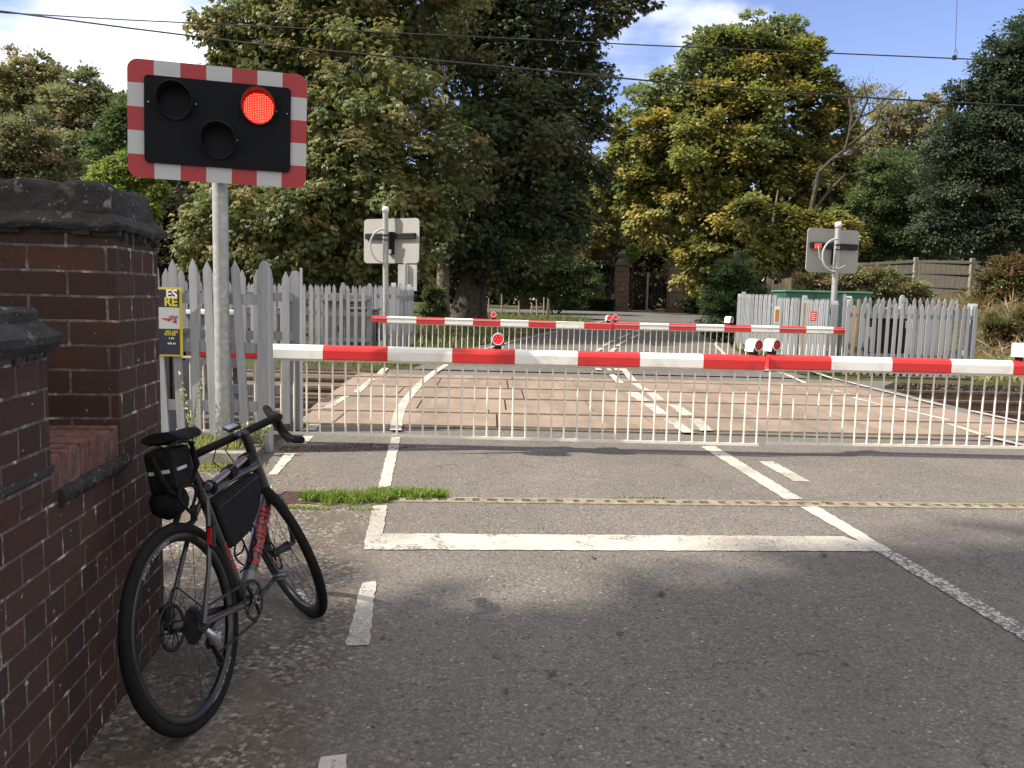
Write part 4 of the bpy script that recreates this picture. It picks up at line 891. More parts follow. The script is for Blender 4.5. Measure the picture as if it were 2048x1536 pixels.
# far signs seen from behind
def backsign(label, cx_, cy_, Y, w_, h, yaw, pole_px, pole_top, poleY, left):
    c = P(cx_, cy_, Y); pp = P(pole_px[0], pole_px[1], poleY); pt_ = P(pole_top[0], pole_top[1], poleY)
    t = thing('signal_board', label, 'signal', (pp.x, poleY, T(pp.x, poleY)), None, 'backs of the far signal boards')
    M = TR(*c) @ rotz(yaw) @ Matrix.Rotation(R(90), 4, 'X')
    MB().prism(rounded(w_, h, 0.09), -0.02, 0.0, M=M).build('board', M_BACKG, t)
    x0 = -w_*0.45; b = MB(); b.cbox((x0, 0.04, 0.001), (w_*0.45, 0.17, 0.07), 0.012, M=M); b.box((x0+0.03, 0.115, 0.0715), (w_*0.44, 0.125, 0.078), M=M); b.build('light_housing', M_BLACK, t)
    b = MB(); b.cbox((-0.04, -0.30, 0.002), (0.10, 0.20, 0.075), 0.01, M=M); b.build('junction_box', M_BLACK, t)
    MB().tube([(pp.x, poleY, T(pp.x, poleY)-0.1), (pt_.x, poleY, pt_.z-0.1)], 0.063, 20).build('pole', M_GALV, t)
    MB().lathe([(0.0, 0.0), (0.05, -0.002), (0.073, -0.02), (0.073, -0.12), (0.066, -0.12)], 20, M=TR(pt_.x, poleY, pt_.z)).build('pole_cap', M_WHITE, t)
    b = MB(); b.tube([(pp.x-0.075, poleY-0.075, c.z+0.11), (pp.x+0.08, poleY-0.075, c.z+0.11)], 0.018, 6); b.tube([(pp.x-0.075, poleY-0.075, c.z+0.01), (pp.x+0.08, poleY-0.075, c.z+0.01)], 0.012, 6); b.build('strap', M_BLACK, t)
    sx = -1
    pts = []
    base = Vector((pp.x+sx*0.05, poleY-0.06, c.z+0.30))
    for k in range(13):
        a = math.pi*k/12; pts.append(Vector((pp.x+sx*(0.05+0.30*math.sin(a)), poleY-0.10, c.z-0.12+0.36*math.cos(a))))
    MB().tube(pts, 0.022, 8).build('conduit', M_LGREY, t)
    if not left:
        q = M @ Vector((-w_*0.36, 0.09, 0.09)); b = MB(); b.cbox((-0.07, -0.04, -0.07), (0.09, 0.04, 0.05), 0.015, M=TR(*q)); b.build('connector', M_OREDN, t)
        pts = [q+Vector((0, -0.05, 0)), q+Vector((0.03, -0.08, -0.25)), q+Vector((0.18, -0.1, -0.45)), q+Vector((0.45, -0.1, -0.5)), q+Vector((0.62, -0.05, -0.42))]; MB().tube(pts, 0.012, 6).build('cable', M_LGREY, t)
    else:
        q = M @ Vector((0.045, -0.24, 0.078)); MB().box((-0.05, -0.004, -0.045), (0.05, 0.0, 0.045), M=TR(*q)).build('label_plate', M_WHITE, t)
    return t
backsign('pale back of the far left signal board on a grey pole behind pickets', 782, 482, 18.75, 1.50, 0.99, R(-27), (773, 520), (771, 413), 18.6, True)
backsign('dark grey back of the far right signal board with a red connector', 1666, 502, 18.75, 1.47, 0.97, R(22), (1669, 580), (1677, 444), 18.45, False)
# small sign seen from behind
c = P(815, 551, 23.0)
t = thing('traffic_sign', 'back of a grey rectangular traffic sign on a thin post behind the left signal board', 'sign', (c.x, 23, T(c.x, 23)))
MB().cbox((-0.28, -0.01, -0.42), (0.28, 0.01, 0.30), 0.004, M=TR(*c) @ rotz(R(-15))).build('panel', M_LGREY, t)
MB().tube([(c.x-0.05, 22.94, T(c.x, 23)), (c.x-0.05, 22.94, c.z+0.35)], 0.04, 10).build('post', M_GALV, t)
# ------------------------------------------------------------------ warning notice on the left fence
c0, c1 = P(262, 711, 7.26), P(361, 575, 7.26); w_, h_ = c1.x-c0.x, c1.z-c0.z
t = thing('warning_notice', 'yellow edged warning notice half hidden by the brick wall, fixed to the near fence', 'notice', (c0.x, 7.26, c0.z))
NM = TR(c0.x, 7.26, c0.z) @ rotz(R(3)) @ Matrix.Rotation(R(90), 4, 'X')
MB().prism([(0, 0), (w_, 0), (w_, h_), (0, h_)], -0.012, 0, M=NM).build('frame', M_YEL, t)
bd = 0.016
MB().prism([(bd, bd), (w_-bd-0.006, bd), (w_-bd-0.006, h_*0.40), (bd, h_*0.40)], 0.0005, 0.003, M=NM).build('lower_panel', M_NAVY, t)
MB().prism([(bd, h_*0.4), (w_-bd-0.006, h_*0.4), (w_-bd-0.006, h_*0.71), (bd, h_*0.71)], 0.0005, 0.003, M=NM).build('logo_panel', M_SWHITE, t)
MB().prism([(bd, h_*0.71), (w_-bd-0.006, h_*0.71), (w_-bd-0.006, h_-bd-0.004), (bd, h_-bd-0.004)], 0.0005, 0.003, M=NM).build('headline_panel', M_NAVY, t)
def rtext(b, s, x1, y, size, bold=0.0, sx=1.0, mi=0):
    v, f = glyphs(s, bold); mxx = max(a.x for a in v)*size*sx; b.add([(a.x*size*sx-mxx+x1, a.y*size+y, 0.0042) for a in v], f, mi, NM)
b = MB(); rx = w_-0.036
rtext(b, 'ES', rx, h_*0.90, 0.105, 0.03); b.build('white_headline', M_WHITE, t); b = MB(); rtext(b, 't on', rx-0.035, h_*0.265, 0.028, 0.02); b.build('white_lettering', M_WHITE, t); b = MB(); rtext(b, 'ack to', rx-0.022, h_*0.19, 0.028, 0.02); b.build('white_lettering', M_WHITE, t)
b = MB(); rtext(b, 'RE', rx, h_*0.785, 0.105, 0.03); b.build('yellow_headline', M_YEL, t); b = MB(); rtext(b, 'ERS ARE', rx, h_*0.355, 0.030, 0.02); rtext(b, 'WATER', rx-0.018, h_*0.318, 0.030, 0.02); b.build('yellow_lettering', M_YEL, t)
b = MB(); rtext(b, 'rkRail', rx, h_*0.575, 0.034, 0.02); b.build('dark_lettering', M_NAVY, t)
b = MB()
for q in ([(-0.14, 0.0), (-0.01, 0.0), (-0.02, -0.01), (-0.14, -0.008)], [(-0.14, -0.012), (-0.05, -0.010), (-0.075, -0.028), (-0.10, -0.018)], [(-0.012, -0.004), (-0.012, -0.045), (-0.05, -0.034)]):
    b.add([(rx+x, h_*0.553+y, 0.0042) for x, y in q], [(0, 1, 2, 3) if len(q) == 4 else (0, 1, 2)], 0, NM)
b.build('red_emblem', M_SRED, t)
# ------------------------------------------------------------------ cabinets and boxes
def cabinet(name, label, x0, x1, y0, y1, z0, z1, mat, cat, doors=1, lid=None, lidmat=None):
    t = thing(name, label, cat, ((x0+x1)/2, (y0+y1)/2, z0))
    MB().cbox((x0, y0, z0), (x1, y1, z1), 0.015).build('body', mat, t)
    w_ = (x1-x0)/doors
    for i in range(doors):
        d = MB().cbox((x0+i*w_+0.02, y0-0.018, z0+0.06), (x0+(i+1)*w_-0.02, y0-0.002, z1-0.05), 0.005).build('door', mat, t)
        MB().cbox((x0+(i+1)*w_-0.10, y0-0.04, (z0+z1)/2-0.06), (x0+(i+1)*w_-0.07, y0-0.02, (z0+z1)/2+0.06), 0.005).build('handle', M_IRON, d)
    MB().cbox((x0-0.04, y0-0.05, z1), (x1+0.04, y1+0.04, z1+0.05), 0.01).build('lid', lidmat or mat, t)
    return t
a, c = P(372, 620, 10.4), P(452, 690, 10.4)
t = cabinet('equipment_cabinet', 'grey equipment cabinet with light top behind the near left fence, labelled YN', a.x, c.x, 10.4, 11.0, 0.42, a.z-0.05, pm('mid_grey', (0.16, 0.17, 0.18), None, 3, 0.6), 'cabinet', lidmat=M_WHITE)
q = P(418, 665, 10.37); b = MB(); b.box((-0.055, -0.006, -0.10), (0.055, 0, 0.10), M=TR(q.x, 10.38, q.z)); lp = b.build('label_plate', M_WHITE, t)
MB().text('YN', 0.11, TR(q.x, 10.372, q.z) @ Matrix.Rotation(R(90), 4, 'X') @ Matrix.Rotation(R(90), 4, 'Z') , bold=0.01).build('lettering', M_BLACK, lp)
b = MB()
for x in (a.x+0.06, c.x-0.06):
    for y in (10.46, 10.94): MB().box((x-0.03, y-0.03, -0.26), (x+0.03, y+0.03, 0.42)).build('leg', M_DGREY, t)
a, c = P(645, 603, 19.3), P(722, 722, 19.3)
cabinet('relay_cabinet', 'dark grey relay cabinet standing behind the far left pickets', a.x, c.x, 19.3, 20.1, -0.02, a.z, M_DGREY, 'cabinet', 2)
a, c = P(450, 600, 19.6), P(560, 722, 19.6)
cabinet('relay_cabinet', 'second grey cabinet mostly hidden behind the near left fence', a.x, c.x, 19.6, 20.3, -0.02, a.z-0.2, M_DGREY, 'cabinet', 2)
# barrier machines
def machine(label, x, y, z1, mat):
    t = thing('barrier_machine', label, 'barrier machine', (x, y, -0.1), None, 'barrier machines')
    MB().cbox((x-0.30, y-0.25, -0.1), (x+0.30, y+0.25, z1), 0.03).build('housing', mat, t)
    b = MB(); b.cbox((x-0.33, y-0.28, z1), (x+0.33, y+0.28, z1+0.06), 0.02); b.build('cover', mat, t)
    MB().tube([(x-0.36, y, z1*0.8), (x+0.36, y, z1*0.8)], 0.05, 12).build('pivot_shaft', M_LGREY, t)
    for s_ in (-1, 1): MB().cbox((x+s_*0.34-0.02, y-0.2, z1*0.8-0.45), (x+s_*0.34+0.02, y+0.3, z1*0.8+0.07), 0.01).build('counterweight_arm', M_DGREY, t)
q = P(345, 700, 7.95); machine('dark barrier machine behind the near left fence and notice', q.x-0.25, 7.95, 1.0, M_DGREY)
q = P(1768, 700, 17.4); machine('black barrier machine behind the right hand picket fence', q.x, 17.4, 1.12, M_BLACK)
q = P(705, 700, 17.0); machine('dark barrier machine at the left end of the far barrier', P(728, 700, 18.1).x, 18.1, 1.05, M_DGREY)
machine('dark barrier machine carrying the near right barrier at the road edge', P(2500, 700, 7.82).x+0.25, 7.82, 1.0, M_DGREY)
a, c = P(1572, 580, 24), P(1742, 585, 24)
t = cabinet('equipment_housing', 'large dark green equipment box with a paler lid in the right hand compound', a.x, c.x, 24, 25.2, T(9, 24)-0.3, P(1600, 584, 24).z, M_GREENBOX, 'equipment box', 3, lidmat=M_GREENLID)
q = P(1697, 594, 23.95); MB().box((-0.09, -0.01, -0.03), (0.09, 0, 0.03), M=TR(q.x, 23.96, q.z)).build('label_plate', M_WHITE, t)
q = P(1697, 607, 23.95); lp = MB().box((-0.10, -0.01, -0.12), (0.10, 0, 0.12), M=TR(q.x, 23.96, q.z)).build('label_plate', M_WHITE, t)
b = MB(); b.add([(-0.05, -0.012, 0.0), (0.05, -0.012, 0.0), (0, -0.012, 0.09)], [(0, 1, 2)], 0, TR(q.x, 23.96, q.z)); b.box((-0.08, -0.013, -0.04), (0.08, -0.011, -0.03), M=TR(q.x, 23.96, q.z)); b.build('hazard_triangle', M_LGREY, lp)
tag(MB().cbox((-0.05, -0.05, 0), (0.05, 0.05, 0.95), 0.01, M=TR(XY(1675, 17.5)[0], 17.5, -0.02)).build('timber_post', M_RAWWOOD), 'pale raw timber post under the right signal pole', 'post')
# kerb and planting strip at left
k0, k1 = P(300, 905, 6.85), P(505, 905, 6.95)
kz = 0.10
tag(MB().cbox((-3.9, 6.72, -0.05), (G(505, 925).x+0.03, 6.84, kz), 0.008).build('kerb', M_CONC), 'pale concrete kerb edging the planting strip below the near fence', 'kerb')
sheet('planting_strip', M_DIRT, [[(-6, 6.84), (G(505, 925).x+0.03, 6.84), (-2.25, 7.6), (-2.3, 8.9), (-6, 8.9)]], kz-0.02, thick=0.12)
# weathered timbers beside the deck
rr = random.Random(12)
yy = 9.05; k = 0
while yy < 15.2:
    if not any(abs(yy+0.12-r_) < 0.22 for r_ in (9.95, 11.38, 12.66, 14.05)):
        xe = xr(yy+0.1)[0]-0.22-rr.uniform(0, 0.25); x0 = xe-rr.uniform(3.2, 4.5); w_ = rr.uniform(0.17, 0.23); zz = rr.uniform(-0.10, -0.03)
        o = MB().cbox((x0, yy, zz-0.14), (xe, yy+w_, zz), 0.012, M=rotz(rr.gauss(0, 0.004))).build('timber_baulk', M_TIMBER)
        tag(o, 'weathered brown timber baulk lying beside the left edge of the crossing deck', 'timber', 'timber baulks beside the deck')
    yy += rr.uniform(0.27, 0.34)
# ------------------------------------------------------------------ overhead wires
def wire(label, pts, Y, r, cat='overhead wire'):
    tag(MB().tube([P(x, y, Y) for x, y in pts], r, 5, cap=False).build('overhead_wire', M_WIRE), label, cat, 'overhead railway wires')
wire('lower overhead wire sagging from top left across the tall trees', [(-700, -40), (-200, 8), (0, 22), (256, 56), (512, 88), (768, 112), (1024, 135), (1280, 160), (1536, 182), (1792, 199), (2048, 212), (2300, 224), (2900, 246)], 12.2, 0.0125)
wire('upper overhead wire passing above the lower one across the sky', [(-700, -30), (-200, 14), (0, 25), (256, 40), (512, 52), (768, 65), (1024, 77), (1280, 90), (1536, 101), (1792, 112), (2048, 123), (2300, 134), (2900, 155)], 13.6, 0.0105)
a = P(1917, -60, 13.6); c = P(1909, 116, 13.6)
t = thing('dropper_wire', 'thin dropper wire with a clip hanging onto the upper overhead wire at right', 'dropper', tuple(c))
MB().tube([c, P(1911, 90, 13.6), a], 0.004, 5).build('strand', M_WIRE, t)
MB().tube([P(1909, 104, 13.6), P(1913, 98, 13.6), P(1915, 104, 13.6), P(1913, 110, 13.6), P(1909, 116, 13.6)], 0.005, 5).build('loop', M_WIRE, t)
MB().cbox((-0.03, -0.015, -0.03), (0.03, 0.015, 0.04), 0.005, M=TR(*c)).build('clip', M_WIRE, t)
# ------------------------------------------------------------------ vegetation
def leafmat(name, trans=0.38, rough=0.45):
    a = NT(name); at = a.n('Attribute'); at.attribute_name = 'tint'; a.l(at.outputs['Color'], a.b.inputs['Base Color'])
    a.b.inputs['Roughness'].default_value = rough; a.b.inputs['Specular IOR Level'].default_value = 0.22
    tr = a.n('BsdfTranslucent'); hs = a.n('HueSaturation'); hs.inputs['Value'].default_value = 1.25; hs.inputs['Saturation'].default_value = 1.15; a.l(at.outputs['Color'], hs.inputs['Color']); a.l(hs.outputs[0], tr.inputs[0])
    mx_ = a.n('MixShader'); mx_.inputs[0].default_value = trans; a.l(a.b.outputs[0], mx_.inputs[1]); a.l(tr.outputs[0], mx_.inputs[2])
    a.l(mx_.outputs[0], a.t.nodes['Material Output'].inputs['Surface']); return a.m
M_LEAF = leafmat('foliage'); M_GRASS = leafmat('grass_blades', 0.3, 0.6)
def nrm(a): return a/np.maximum(np.linalg.norm(a, axis=1, keepdims=True), 1e-9)
LG = 2.0
def leafmesh(name, pos, dirs, side, ln, wd, cols, mat, parent=None, fold=0.12, label=None):
    """one kite shaped quad per leaf: base, left, tip, right"""
    n = len(pos); ln = ln[:, None]; wd = wd[:, None]
    up = np.cross(dirs, side)
    v = np.empty((n, 4, 3)); v[:, 0] = pos; v[:, 2] = pos+dirs*ln; mid = pos+dirs*ln*0.55
    v[:, 1] = mid+side*wd/2+up*ln*fold; v[:, 3] = mid-side*wd/2+up*ln*fold
    v = v.reshape(-1, 3)
    if parent is not None: off = np.array(PM[parent.name].translation)
    else: off = np.array([v[:, 0].mean(), v[:, 1].mean(), v[:, 2].min()])
    me = bpy.data.meshes.new(name); me.vertices.add(4*n); me.vertices.foreach_set('co', (v-off).ravel().astype(np.float32))
    me.loops.add(4*n); me.loops.foreach_set('vertex_index', np.arange(4*n, dtype=np.int32)); me.polygons.add(n)
    me.polygons.foreach_set('loop_start', np.arange(0, 4*n, 4, dtype=np.int32)); me.update(calc_edges=True)
    at = me.attributes.new('tint', 'FLOAT_COLOR', 'POINT'); c = np.ones((n, 4, 4)); c[:, :, :3] = np.clip(cols*LG, 0.002, 1)[:, None, :]
    at.data.foreach_set('color', c.ravel().astype(np.float32)); me.materials.append(mat); me.validate()
    o = bpy.data.objects.new(name, me); COL.objects.link(o)
    if parent is not None: o.parent = parent
    else: o.location = off
    return o
def rdir(r, n): return nrm(r.normal(size=(n, 3)))
PAL = {
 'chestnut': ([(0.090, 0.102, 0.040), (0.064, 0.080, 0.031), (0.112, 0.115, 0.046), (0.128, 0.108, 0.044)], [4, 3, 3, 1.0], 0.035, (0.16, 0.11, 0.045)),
 'chestnut_shaded': ([(0.044, 0.054, 0.026), (0.036, 0.048, 0.024), (0.058, 0.058, 0.029), (0.075, 0.060, 0.029)], [4, 4, 1.2, 0.4], 0.02, (0.11, 0.075, 0.03)),  # chestnut leaves again, with the shaded side put into the colour
 'sycamore': ([(0.085, 0.098, 0.030), (0.060, 0.078, 0.028), (0.125, 0.118, 0.040), (0.160, 0.140, 0.042)], [4, 3, 3, 2], 0.06, (0.22, 0.17, 0.05)),
 'sycamore_top': ([(0.115, 0.14, 0.068), (0.095, 0.118, 0.056), (0.14, 0.16, 0.08)], [4, 3, 2], 0.02, (0.2, 0.17, 0.05)),
 'olive': ([(0.100, 0.112, 0.055), (0.130, 0.125, 0.065), (0.135, 0.11, 0.065)], [4, 3, 2], 0.04, (0.15, 0.09, 0.04)),  # lightened and greyed: distance haze put into the leaf colour
 'woods': ([(0.092, 0.104, 0.052), (0.115, 0.115, 0.058), (0.125, 0.10, 0.062), (0.08, 0.095, 0.05)], [4, 3, 2, 2], 0.04, (0.14, 0.09, 0.04)),  # haze over the far trees is in these leaf tones too
 'green': ([(0.055, 0.078, 0.032), (0.045, 0.065, 0.028), (0.068, 0.085, 0.036)], [4, 3, 2], 0.02, (0.12, 0.11, 0.04)),
 'lime': ([(0.11, 0.145, 0.035), (0.085, 0.12, 0.032), (0.15, 0.17, 0.045)], [4, 3, 2], 0.02, (0.2, 0.18, 0.05)),
 'evergreen': ([(0.036, 0.050, 0.031), (0.028, 0.040, 0.026), (0.048, 0.060, 0.034)], [4, 3, 2], 0.01, (0.07, 0.08, 0.04)),
 'conifer': ([(0.026, 0.045, 0.020), (0.038, 0.058, 0.022)], [3, 2], 0.02, (0.10, 0.085, 0.03)),
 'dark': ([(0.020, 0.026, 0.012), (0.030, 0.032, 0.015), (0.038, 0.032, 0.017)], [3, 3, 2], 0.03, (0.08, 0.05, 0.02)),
 'bramble': ([(0.065, 0.060, 0.026), (0.085, 0.060, 0.030), (0.050, 0.062, 0.024), (0.11, 0.070, 0.038)], [3, 3, 4, 1.5], 0.05, (0.24, 0.12, 0.06)),
 'hedge': ([(0.016, 0.026, 0.012), (0.022, 0.032, 0.014)], [3, 2], 0.01, (0.05, 0.05, 0.02)),
 'autumn': ([(0.085, 0.060, 0.026), (0.065, 0.055, 0.024), (0.10, 0.07, 0.03)], [3, 3, 2], 0.08, (0.2, 0.11, 0.04)),
}
def palcol(r, name, n):
    cs, w_, py, yc = PAL[name]; cs = np.array(cs); w_ = np.array(w_)/sum(w_)
    return cs[r.choice(len(cs), n, p=w_)], py, np.array(yc)
def crown(name, blobs, n, pal, parent=None, seed=1, size=0.16, aspect=0.42, fan=1, clump=0.30, shell=0.34, droop=0.35, flat=0.6, core=0.22, mat=None, back=0.35, dens=1.0, corepal='dark'):
    """blobs: (centre(3), radii(3), weight, palette or None)"""
    r = np.random.default_rng(seed); Ps = []; Ds = []; Ss = []; Cs = []; Ls = []
    wts = np.array([b[2]*(b[1][0]*b[1][2]) for b in blobs]); wts = wts/wts.sum()
    for b, wt in zip(blobs, wts):
        c = np.array(b[0]); rad = np.array(b[1]); pl = b[3] or pal; nb = max(20, int(n*wt/fan)); rm = rad.mean()
        cs_ = clump*rm if clump > 0 else 0.3; cs_ = max(min(cs_, 0.95), 0.14); K = max(7, int(dens*4.2*(rm/cs_)**1.7))
        d = rdir(r, K*3); keep = (d[:, 1] < 0.25) | (r.random(K*3) < back); d = d[keep][:K]; K = len(d)
        rf = 1-shell*r.random(K)**1.5; rf = rf*(1+0.10*np.sin(d[:, 0]*5+seed)*np.cos(d[:, 2]*4+c[0]))
        kc = c+d*rad*rf[:, None]; ks = cs_*r.uniform(0.55, 1.35, K)
        kcol, py, yc = palcol(r, pl, K); kcol = kcol*r.uniform(0.7, 1.3, (K, 1))
        pr = ks**2; pr = pr/pr.sum(); idx = r.choice(K, nb, p=pr)
        g_ = r.normal(size=(nb, 3))*0.5; g_[:, 2] *= flat; g_ = g_+0
        p = kc[idx]+g_*ks[idx][:, None]*1.0
        outd = nrm(d[idx]*0.9+g_*0.8+r.normal(size=(nb, 3))*0.35); 
        col = kcol[idx]*r.uniform(0.75, 1.25, (nb, 1)); yy_ = r.random(nb) < py; col[yy_] = yc*r.uniform(0.7, 1.2, (yy_.sum(), 1))
        nc = int(nb*core)
        if nc:
            dd_ = rdir(r, nc)*(r.random((nc, 1))**0.5)*0.72; p2 = c+dd_*rad; p = np.vstack([p, p2]); outd = np.vstack([outd, rdir(r, nc)]); c2, _, _ = palcol(r, pl, nc); col = np.vstack([col, c2*r.uniform(.7, 1.1, (nc, 1))])
        m_ = len(p); dirs = outd.copy(); dirs[:, 2] -= droop*r.uniform(0.5, 1.5, m_); dirs = nrm(dirs)
        up = nrm(np.array([[0, 0, 1.0]])+r.normal(size=(m_, 3))*0.45+outd*0.35)
        sd = nrm(np.cross(dirs, up))
        if fan == 1: Ps.append(p); Ds.append(dirs); Ss.append(sd); Cs.append(col); Ls.append(size*r.uniform(0.65, 1.3, m_)*np.where(np.arange(m_) >= nb, 1.7, 1.0))
        else:
            for k in range(fan):
                a = (k-(fan-1)/2)*(2.3/fan)+r.normal(size=m_)*0.1
                dk = nrm(dirs*np.cos(a)[:, None]+sd*np.sin(a)[:, None]+np.array([[0, 0, -0.18]])*abs(a)[:, None]); nn = np.cross(sd, dirs); sk = nrm(np.cross(dk, nn)*-1)
                Ps.append(p); Ds.append(dk); Ss.append(sk); Cs.append(col*r.uniform(0.9, 1.1, (m_, 1))); Ls.append(size*r.uniform(0.75, 1.15, m_)*(1-0.25*abs(a))*np.where(np.arange(m_) >= nb, 1.8, 1.0))
    Ps, Ds, Ss, Cs, Ls = map(lambda x: np.concatenate(x), (Ps, Ds, Ss, Cs, Ls))
    return leafmesh(name, Ps, Ds, Ss, Ls, Ls*aspect, Cs, mat or M_LEAF, parent)
def limb(b, p0, p1, r0_, r1_, rr, n=7, wob=0.06, seg=8):
    p0, p1 = Vector(p0), Vector(p1); L = (p1-p0).length; pts = []
    for i in range(n+1):
        s_ = i/n; pts.append(p0.lerp(p1, s_)+Vector((rr.gauss(0, wob), rr.gauss(0, wob), rr.gauss(0, wob*0.6)+0.10*L*math.sin(s_*math.pi)*0.3))*L*(0 if i in (0,) else 0.5))
    b.tube(pts, [r0_+(r1_-r0_)*(i/n) for i in range(n+1)], seg); return pts
def pxb(px, py, rpx, D, dD=0.0, w=1.0, pal=None, sq=1.0, depth=0.9):
    Y = D+dD; c = P(px, py, Y); rw = rpx*Y/FPX; return ((c.x, Y, c.z), (rw, rw*depth, rw*sq), w, pal)
def tree(label, D, trunk, blobs, n, pal, name='tree', seed=1, tr=0.3, cat='tree', group=None, bark=None, limbs=6, trunk2=(), **kw):
    rr = random.Random(seed); bx_ = P(trunk, 600, D).x; zb = T(bx_, D); t = thing(name, label, cat, (bx_, D, zb), None, group)
    bl = [pxb(b[0], b[1], b[2], D, *(b[3:])) for b in blobs]; cz = min(b[0][2] for b in bl); top = max(b[0][2] for b in bl)
    cx_ = sum(b[0][0] for b in bl)/len(bl); fork = Vector((bx_+(cx_-bx_)*0.25, D, zb+max(1.5, (top-zb)*0.42))); b = MB()
    pts = []
    for i in range(8):
        s_ = i/7; pts.append(Vector((bx_, D, zb-0.2)).lerp(fork, s_)+Vector((rr.gauss(0, .04), rr.gauss(0, .04), 0))*(1 if 0 < i < 7 else 0))
    b.tube(pts, [tr*(1.35-0.55*min(1, i/2.5)-0.12*i/7) for i in range(8)], 12)
    order = sorted(bl, key=lambda q: -q[1][0])[:limbs]
    for q in order:
        e = Vector(q[0]); e.z += q[1][2]*0.1; pl = limb(b, fork-Vector((0, 0, rr.uniform(0, 0.6))), e, tr*0.5, tr*0.12, rr)
        for k in range(3):
            s_ = pl[rr.randrange(3, 7)]; limb(b, s_, s_+Vector((rr.uniform(-1, 1)*q[1][0], rr.uniform(-1, .4)*q[1][1], rr.uniform(-.3, 1)*q[1][2]))*0.8, tr*0.14, 0.012, rr, 5, 0.08, 5)
    b.build('trunk', bark or M_BARK, t)
    crown('crown', bl, n, pal, t, seed, **kw); return t
TG = 'trees behind the crossing'
tree('tall horse chestnut with sunlit olive leaves behind the warning light board', 27, 700, [(560, 110, 120, 0, 1.1), (470, 60, 75, -1), (650, 30, 140), (800, 40, 130, 1), (600, 250, 150, -1), (740, 200, 150, -2), (470, 470, 100, -1.5), (400, 500, 60, -2), (560, 420, 130, -2), (700, 380, 150, -2), (640, 510, 90, -1), (440, 400, 50, -1), (780, 500, 90), (850, 330, 120, -1), (700, -120, 160), (860, -140, 150), (420, 150, 26, -1), (410, 55, 34, -1), (500, 150, 60, 0), (440, 105, 24, -1), (520, 560, 60, -1), (820, 430, 90, -1)],
     230000, 'chestnut', 'horse_chestnut', 11, 0.42, size=0.165, aspect=0.30, fan=5, droop=1.1, clump=0.22, limbs=9, back=0.3)
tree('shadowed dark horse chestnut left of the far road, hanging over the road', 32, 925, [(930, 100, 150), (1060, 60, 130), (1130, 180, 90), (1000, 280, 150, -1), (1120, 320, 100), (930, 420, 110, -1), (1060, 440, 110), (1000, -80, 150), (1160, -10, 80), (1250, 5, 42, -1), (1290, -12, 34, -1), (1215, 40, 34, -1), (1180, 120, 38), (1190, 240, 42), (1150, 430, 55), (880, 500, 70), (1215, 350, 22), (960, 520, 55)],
     160000, 'chestnut_shaded', 'horse_chestnut', 12, 0.5, size=0.175, aspect=0.30, fan=5, droop=1.0, clump=0.25, limbs=9)
tree('big sycamore with green top and yellowing lower leaves right of the gateway', 46, 1480, [(1430, 110, 55, 0, 1, 'sycamore_top'), (1510, 90, 60, 0, 1, 'sycamore_top'), (1570, 75, 40, 0, 1, 'sycamore_top'), (1360, 170, 60, 0, 1, 'sycamore_top'), (1290, 230, 50, 0, 1, 'sycamore_top'), (1470, 150, 90), (1590, 140, 60, -1), (1620, 200, 60, -1), (1400, 240, 100, -1), (1540, 250, 110, -1), (1640, 290, 60), (1300, 310, 75, -1), (1420, 340, 110, -2), (1560, 360, 100, -1), (1330, 400, 85, -1), (1450, 450, 90, -2), (1560, 460, 80, -2), (1640, 400, 50, -2), (1270, 380, 45), (1680, 210, 22, -1), (1400, 520, 60, -2), (1240, 290, 26), (1225, 340, 36, 2), (1215, 400, 40, 3), (1205, 450, 40, 3), (1620, 110, 22), (1610, 490, 60, -3), (1690, 340, 30), (1700, 250, 18, -1)],
     130000, 'sycamore', 'sycamore', 13, 0.42, size=0.235, aspect=0.75, fan=1, droop=0.45, clump=0.22, shell=0.45, limbs=12, core=0.06, dens=0.85)
tree('yellowing young sycamore branches low beside the far right signal board', 36, 1560, [(1500, 430, 40), (1570, 455, 40), (1640, 460, 45), (1690, 475, 40), (1530, 500, 40), (1590, 510, 35)],
     16000, 'sycamore', 'sycamore', 14, 0.1, size=0.20, aspect=0.7, droop=0.5, core=0, bark=M_BARKL, clump=0.34, shell=0.6)
tree('tall pale woodland tree at the far left edge of the photo', 58, 60, [(60, 160, 55), (20, 190, 50), (100, 175, 40), (50, 250, 75), (0, 320, 80), (90, 330, 70), (30, 420, 90)], 26000, 'olive', 'woodland_tree', 15, 0.3, group=TG, size=0.30, aspect=0.6, clump=0.27, core=0.15)
tree('broad brownish woodland tree with a rounded top left of the warning light board', 55, 165, [(160, 195, 55), (205, 215, 40), (120, 225, 50), (180, 280, 75), (235, 260, 40), (150, 360, 80), (230, 350, 60)], 28000, 'woods', 'woodland_tree', 16, 0.3, group=TG, size=0.28, aspect=0.6, clump=0.26, core=0.15)
tree('green woodland tree half behind the warning light board', 50, 270, [(260, 245, 50), (310, 260, 60), (240, 320, 60), (330, 350, 70), (280, 420, 80), (380, 430, 60)], 24000, 'green', 'woodland_tree', 17, 0.25, group=TG, size=0.25, aspect=0.6, clump=0.28, core=0.15)
tree('dark lower woodland tree above the brick wall at the left edge', 45, 20, [(20, 300, 70), (80, 290, 55), (0, 390, 70), (110, 370, 60), (180, 420, 60), (60, 470, 80)], 24000, 'woods', 'woodland_tree', 18, 0.25, group=TG, size=0.24, aspect=0.55, clump=0.28, core=0.15)
tree('bright yellow green young tree above the tall brick pier', 33, 245, [(255, 335, 30), (215, 350, 28), (285, 320, 25), (240, 385, 35), (190, 370, 18), (300, 370, 28), (270, 420, 40), (210, 430, 35)], 12000, 'lime', 'woodland_tree', 19, 0.12, group=TG, size=0.20, aspect=0.35, clump=0.3, core=0.1, droop=0.6)
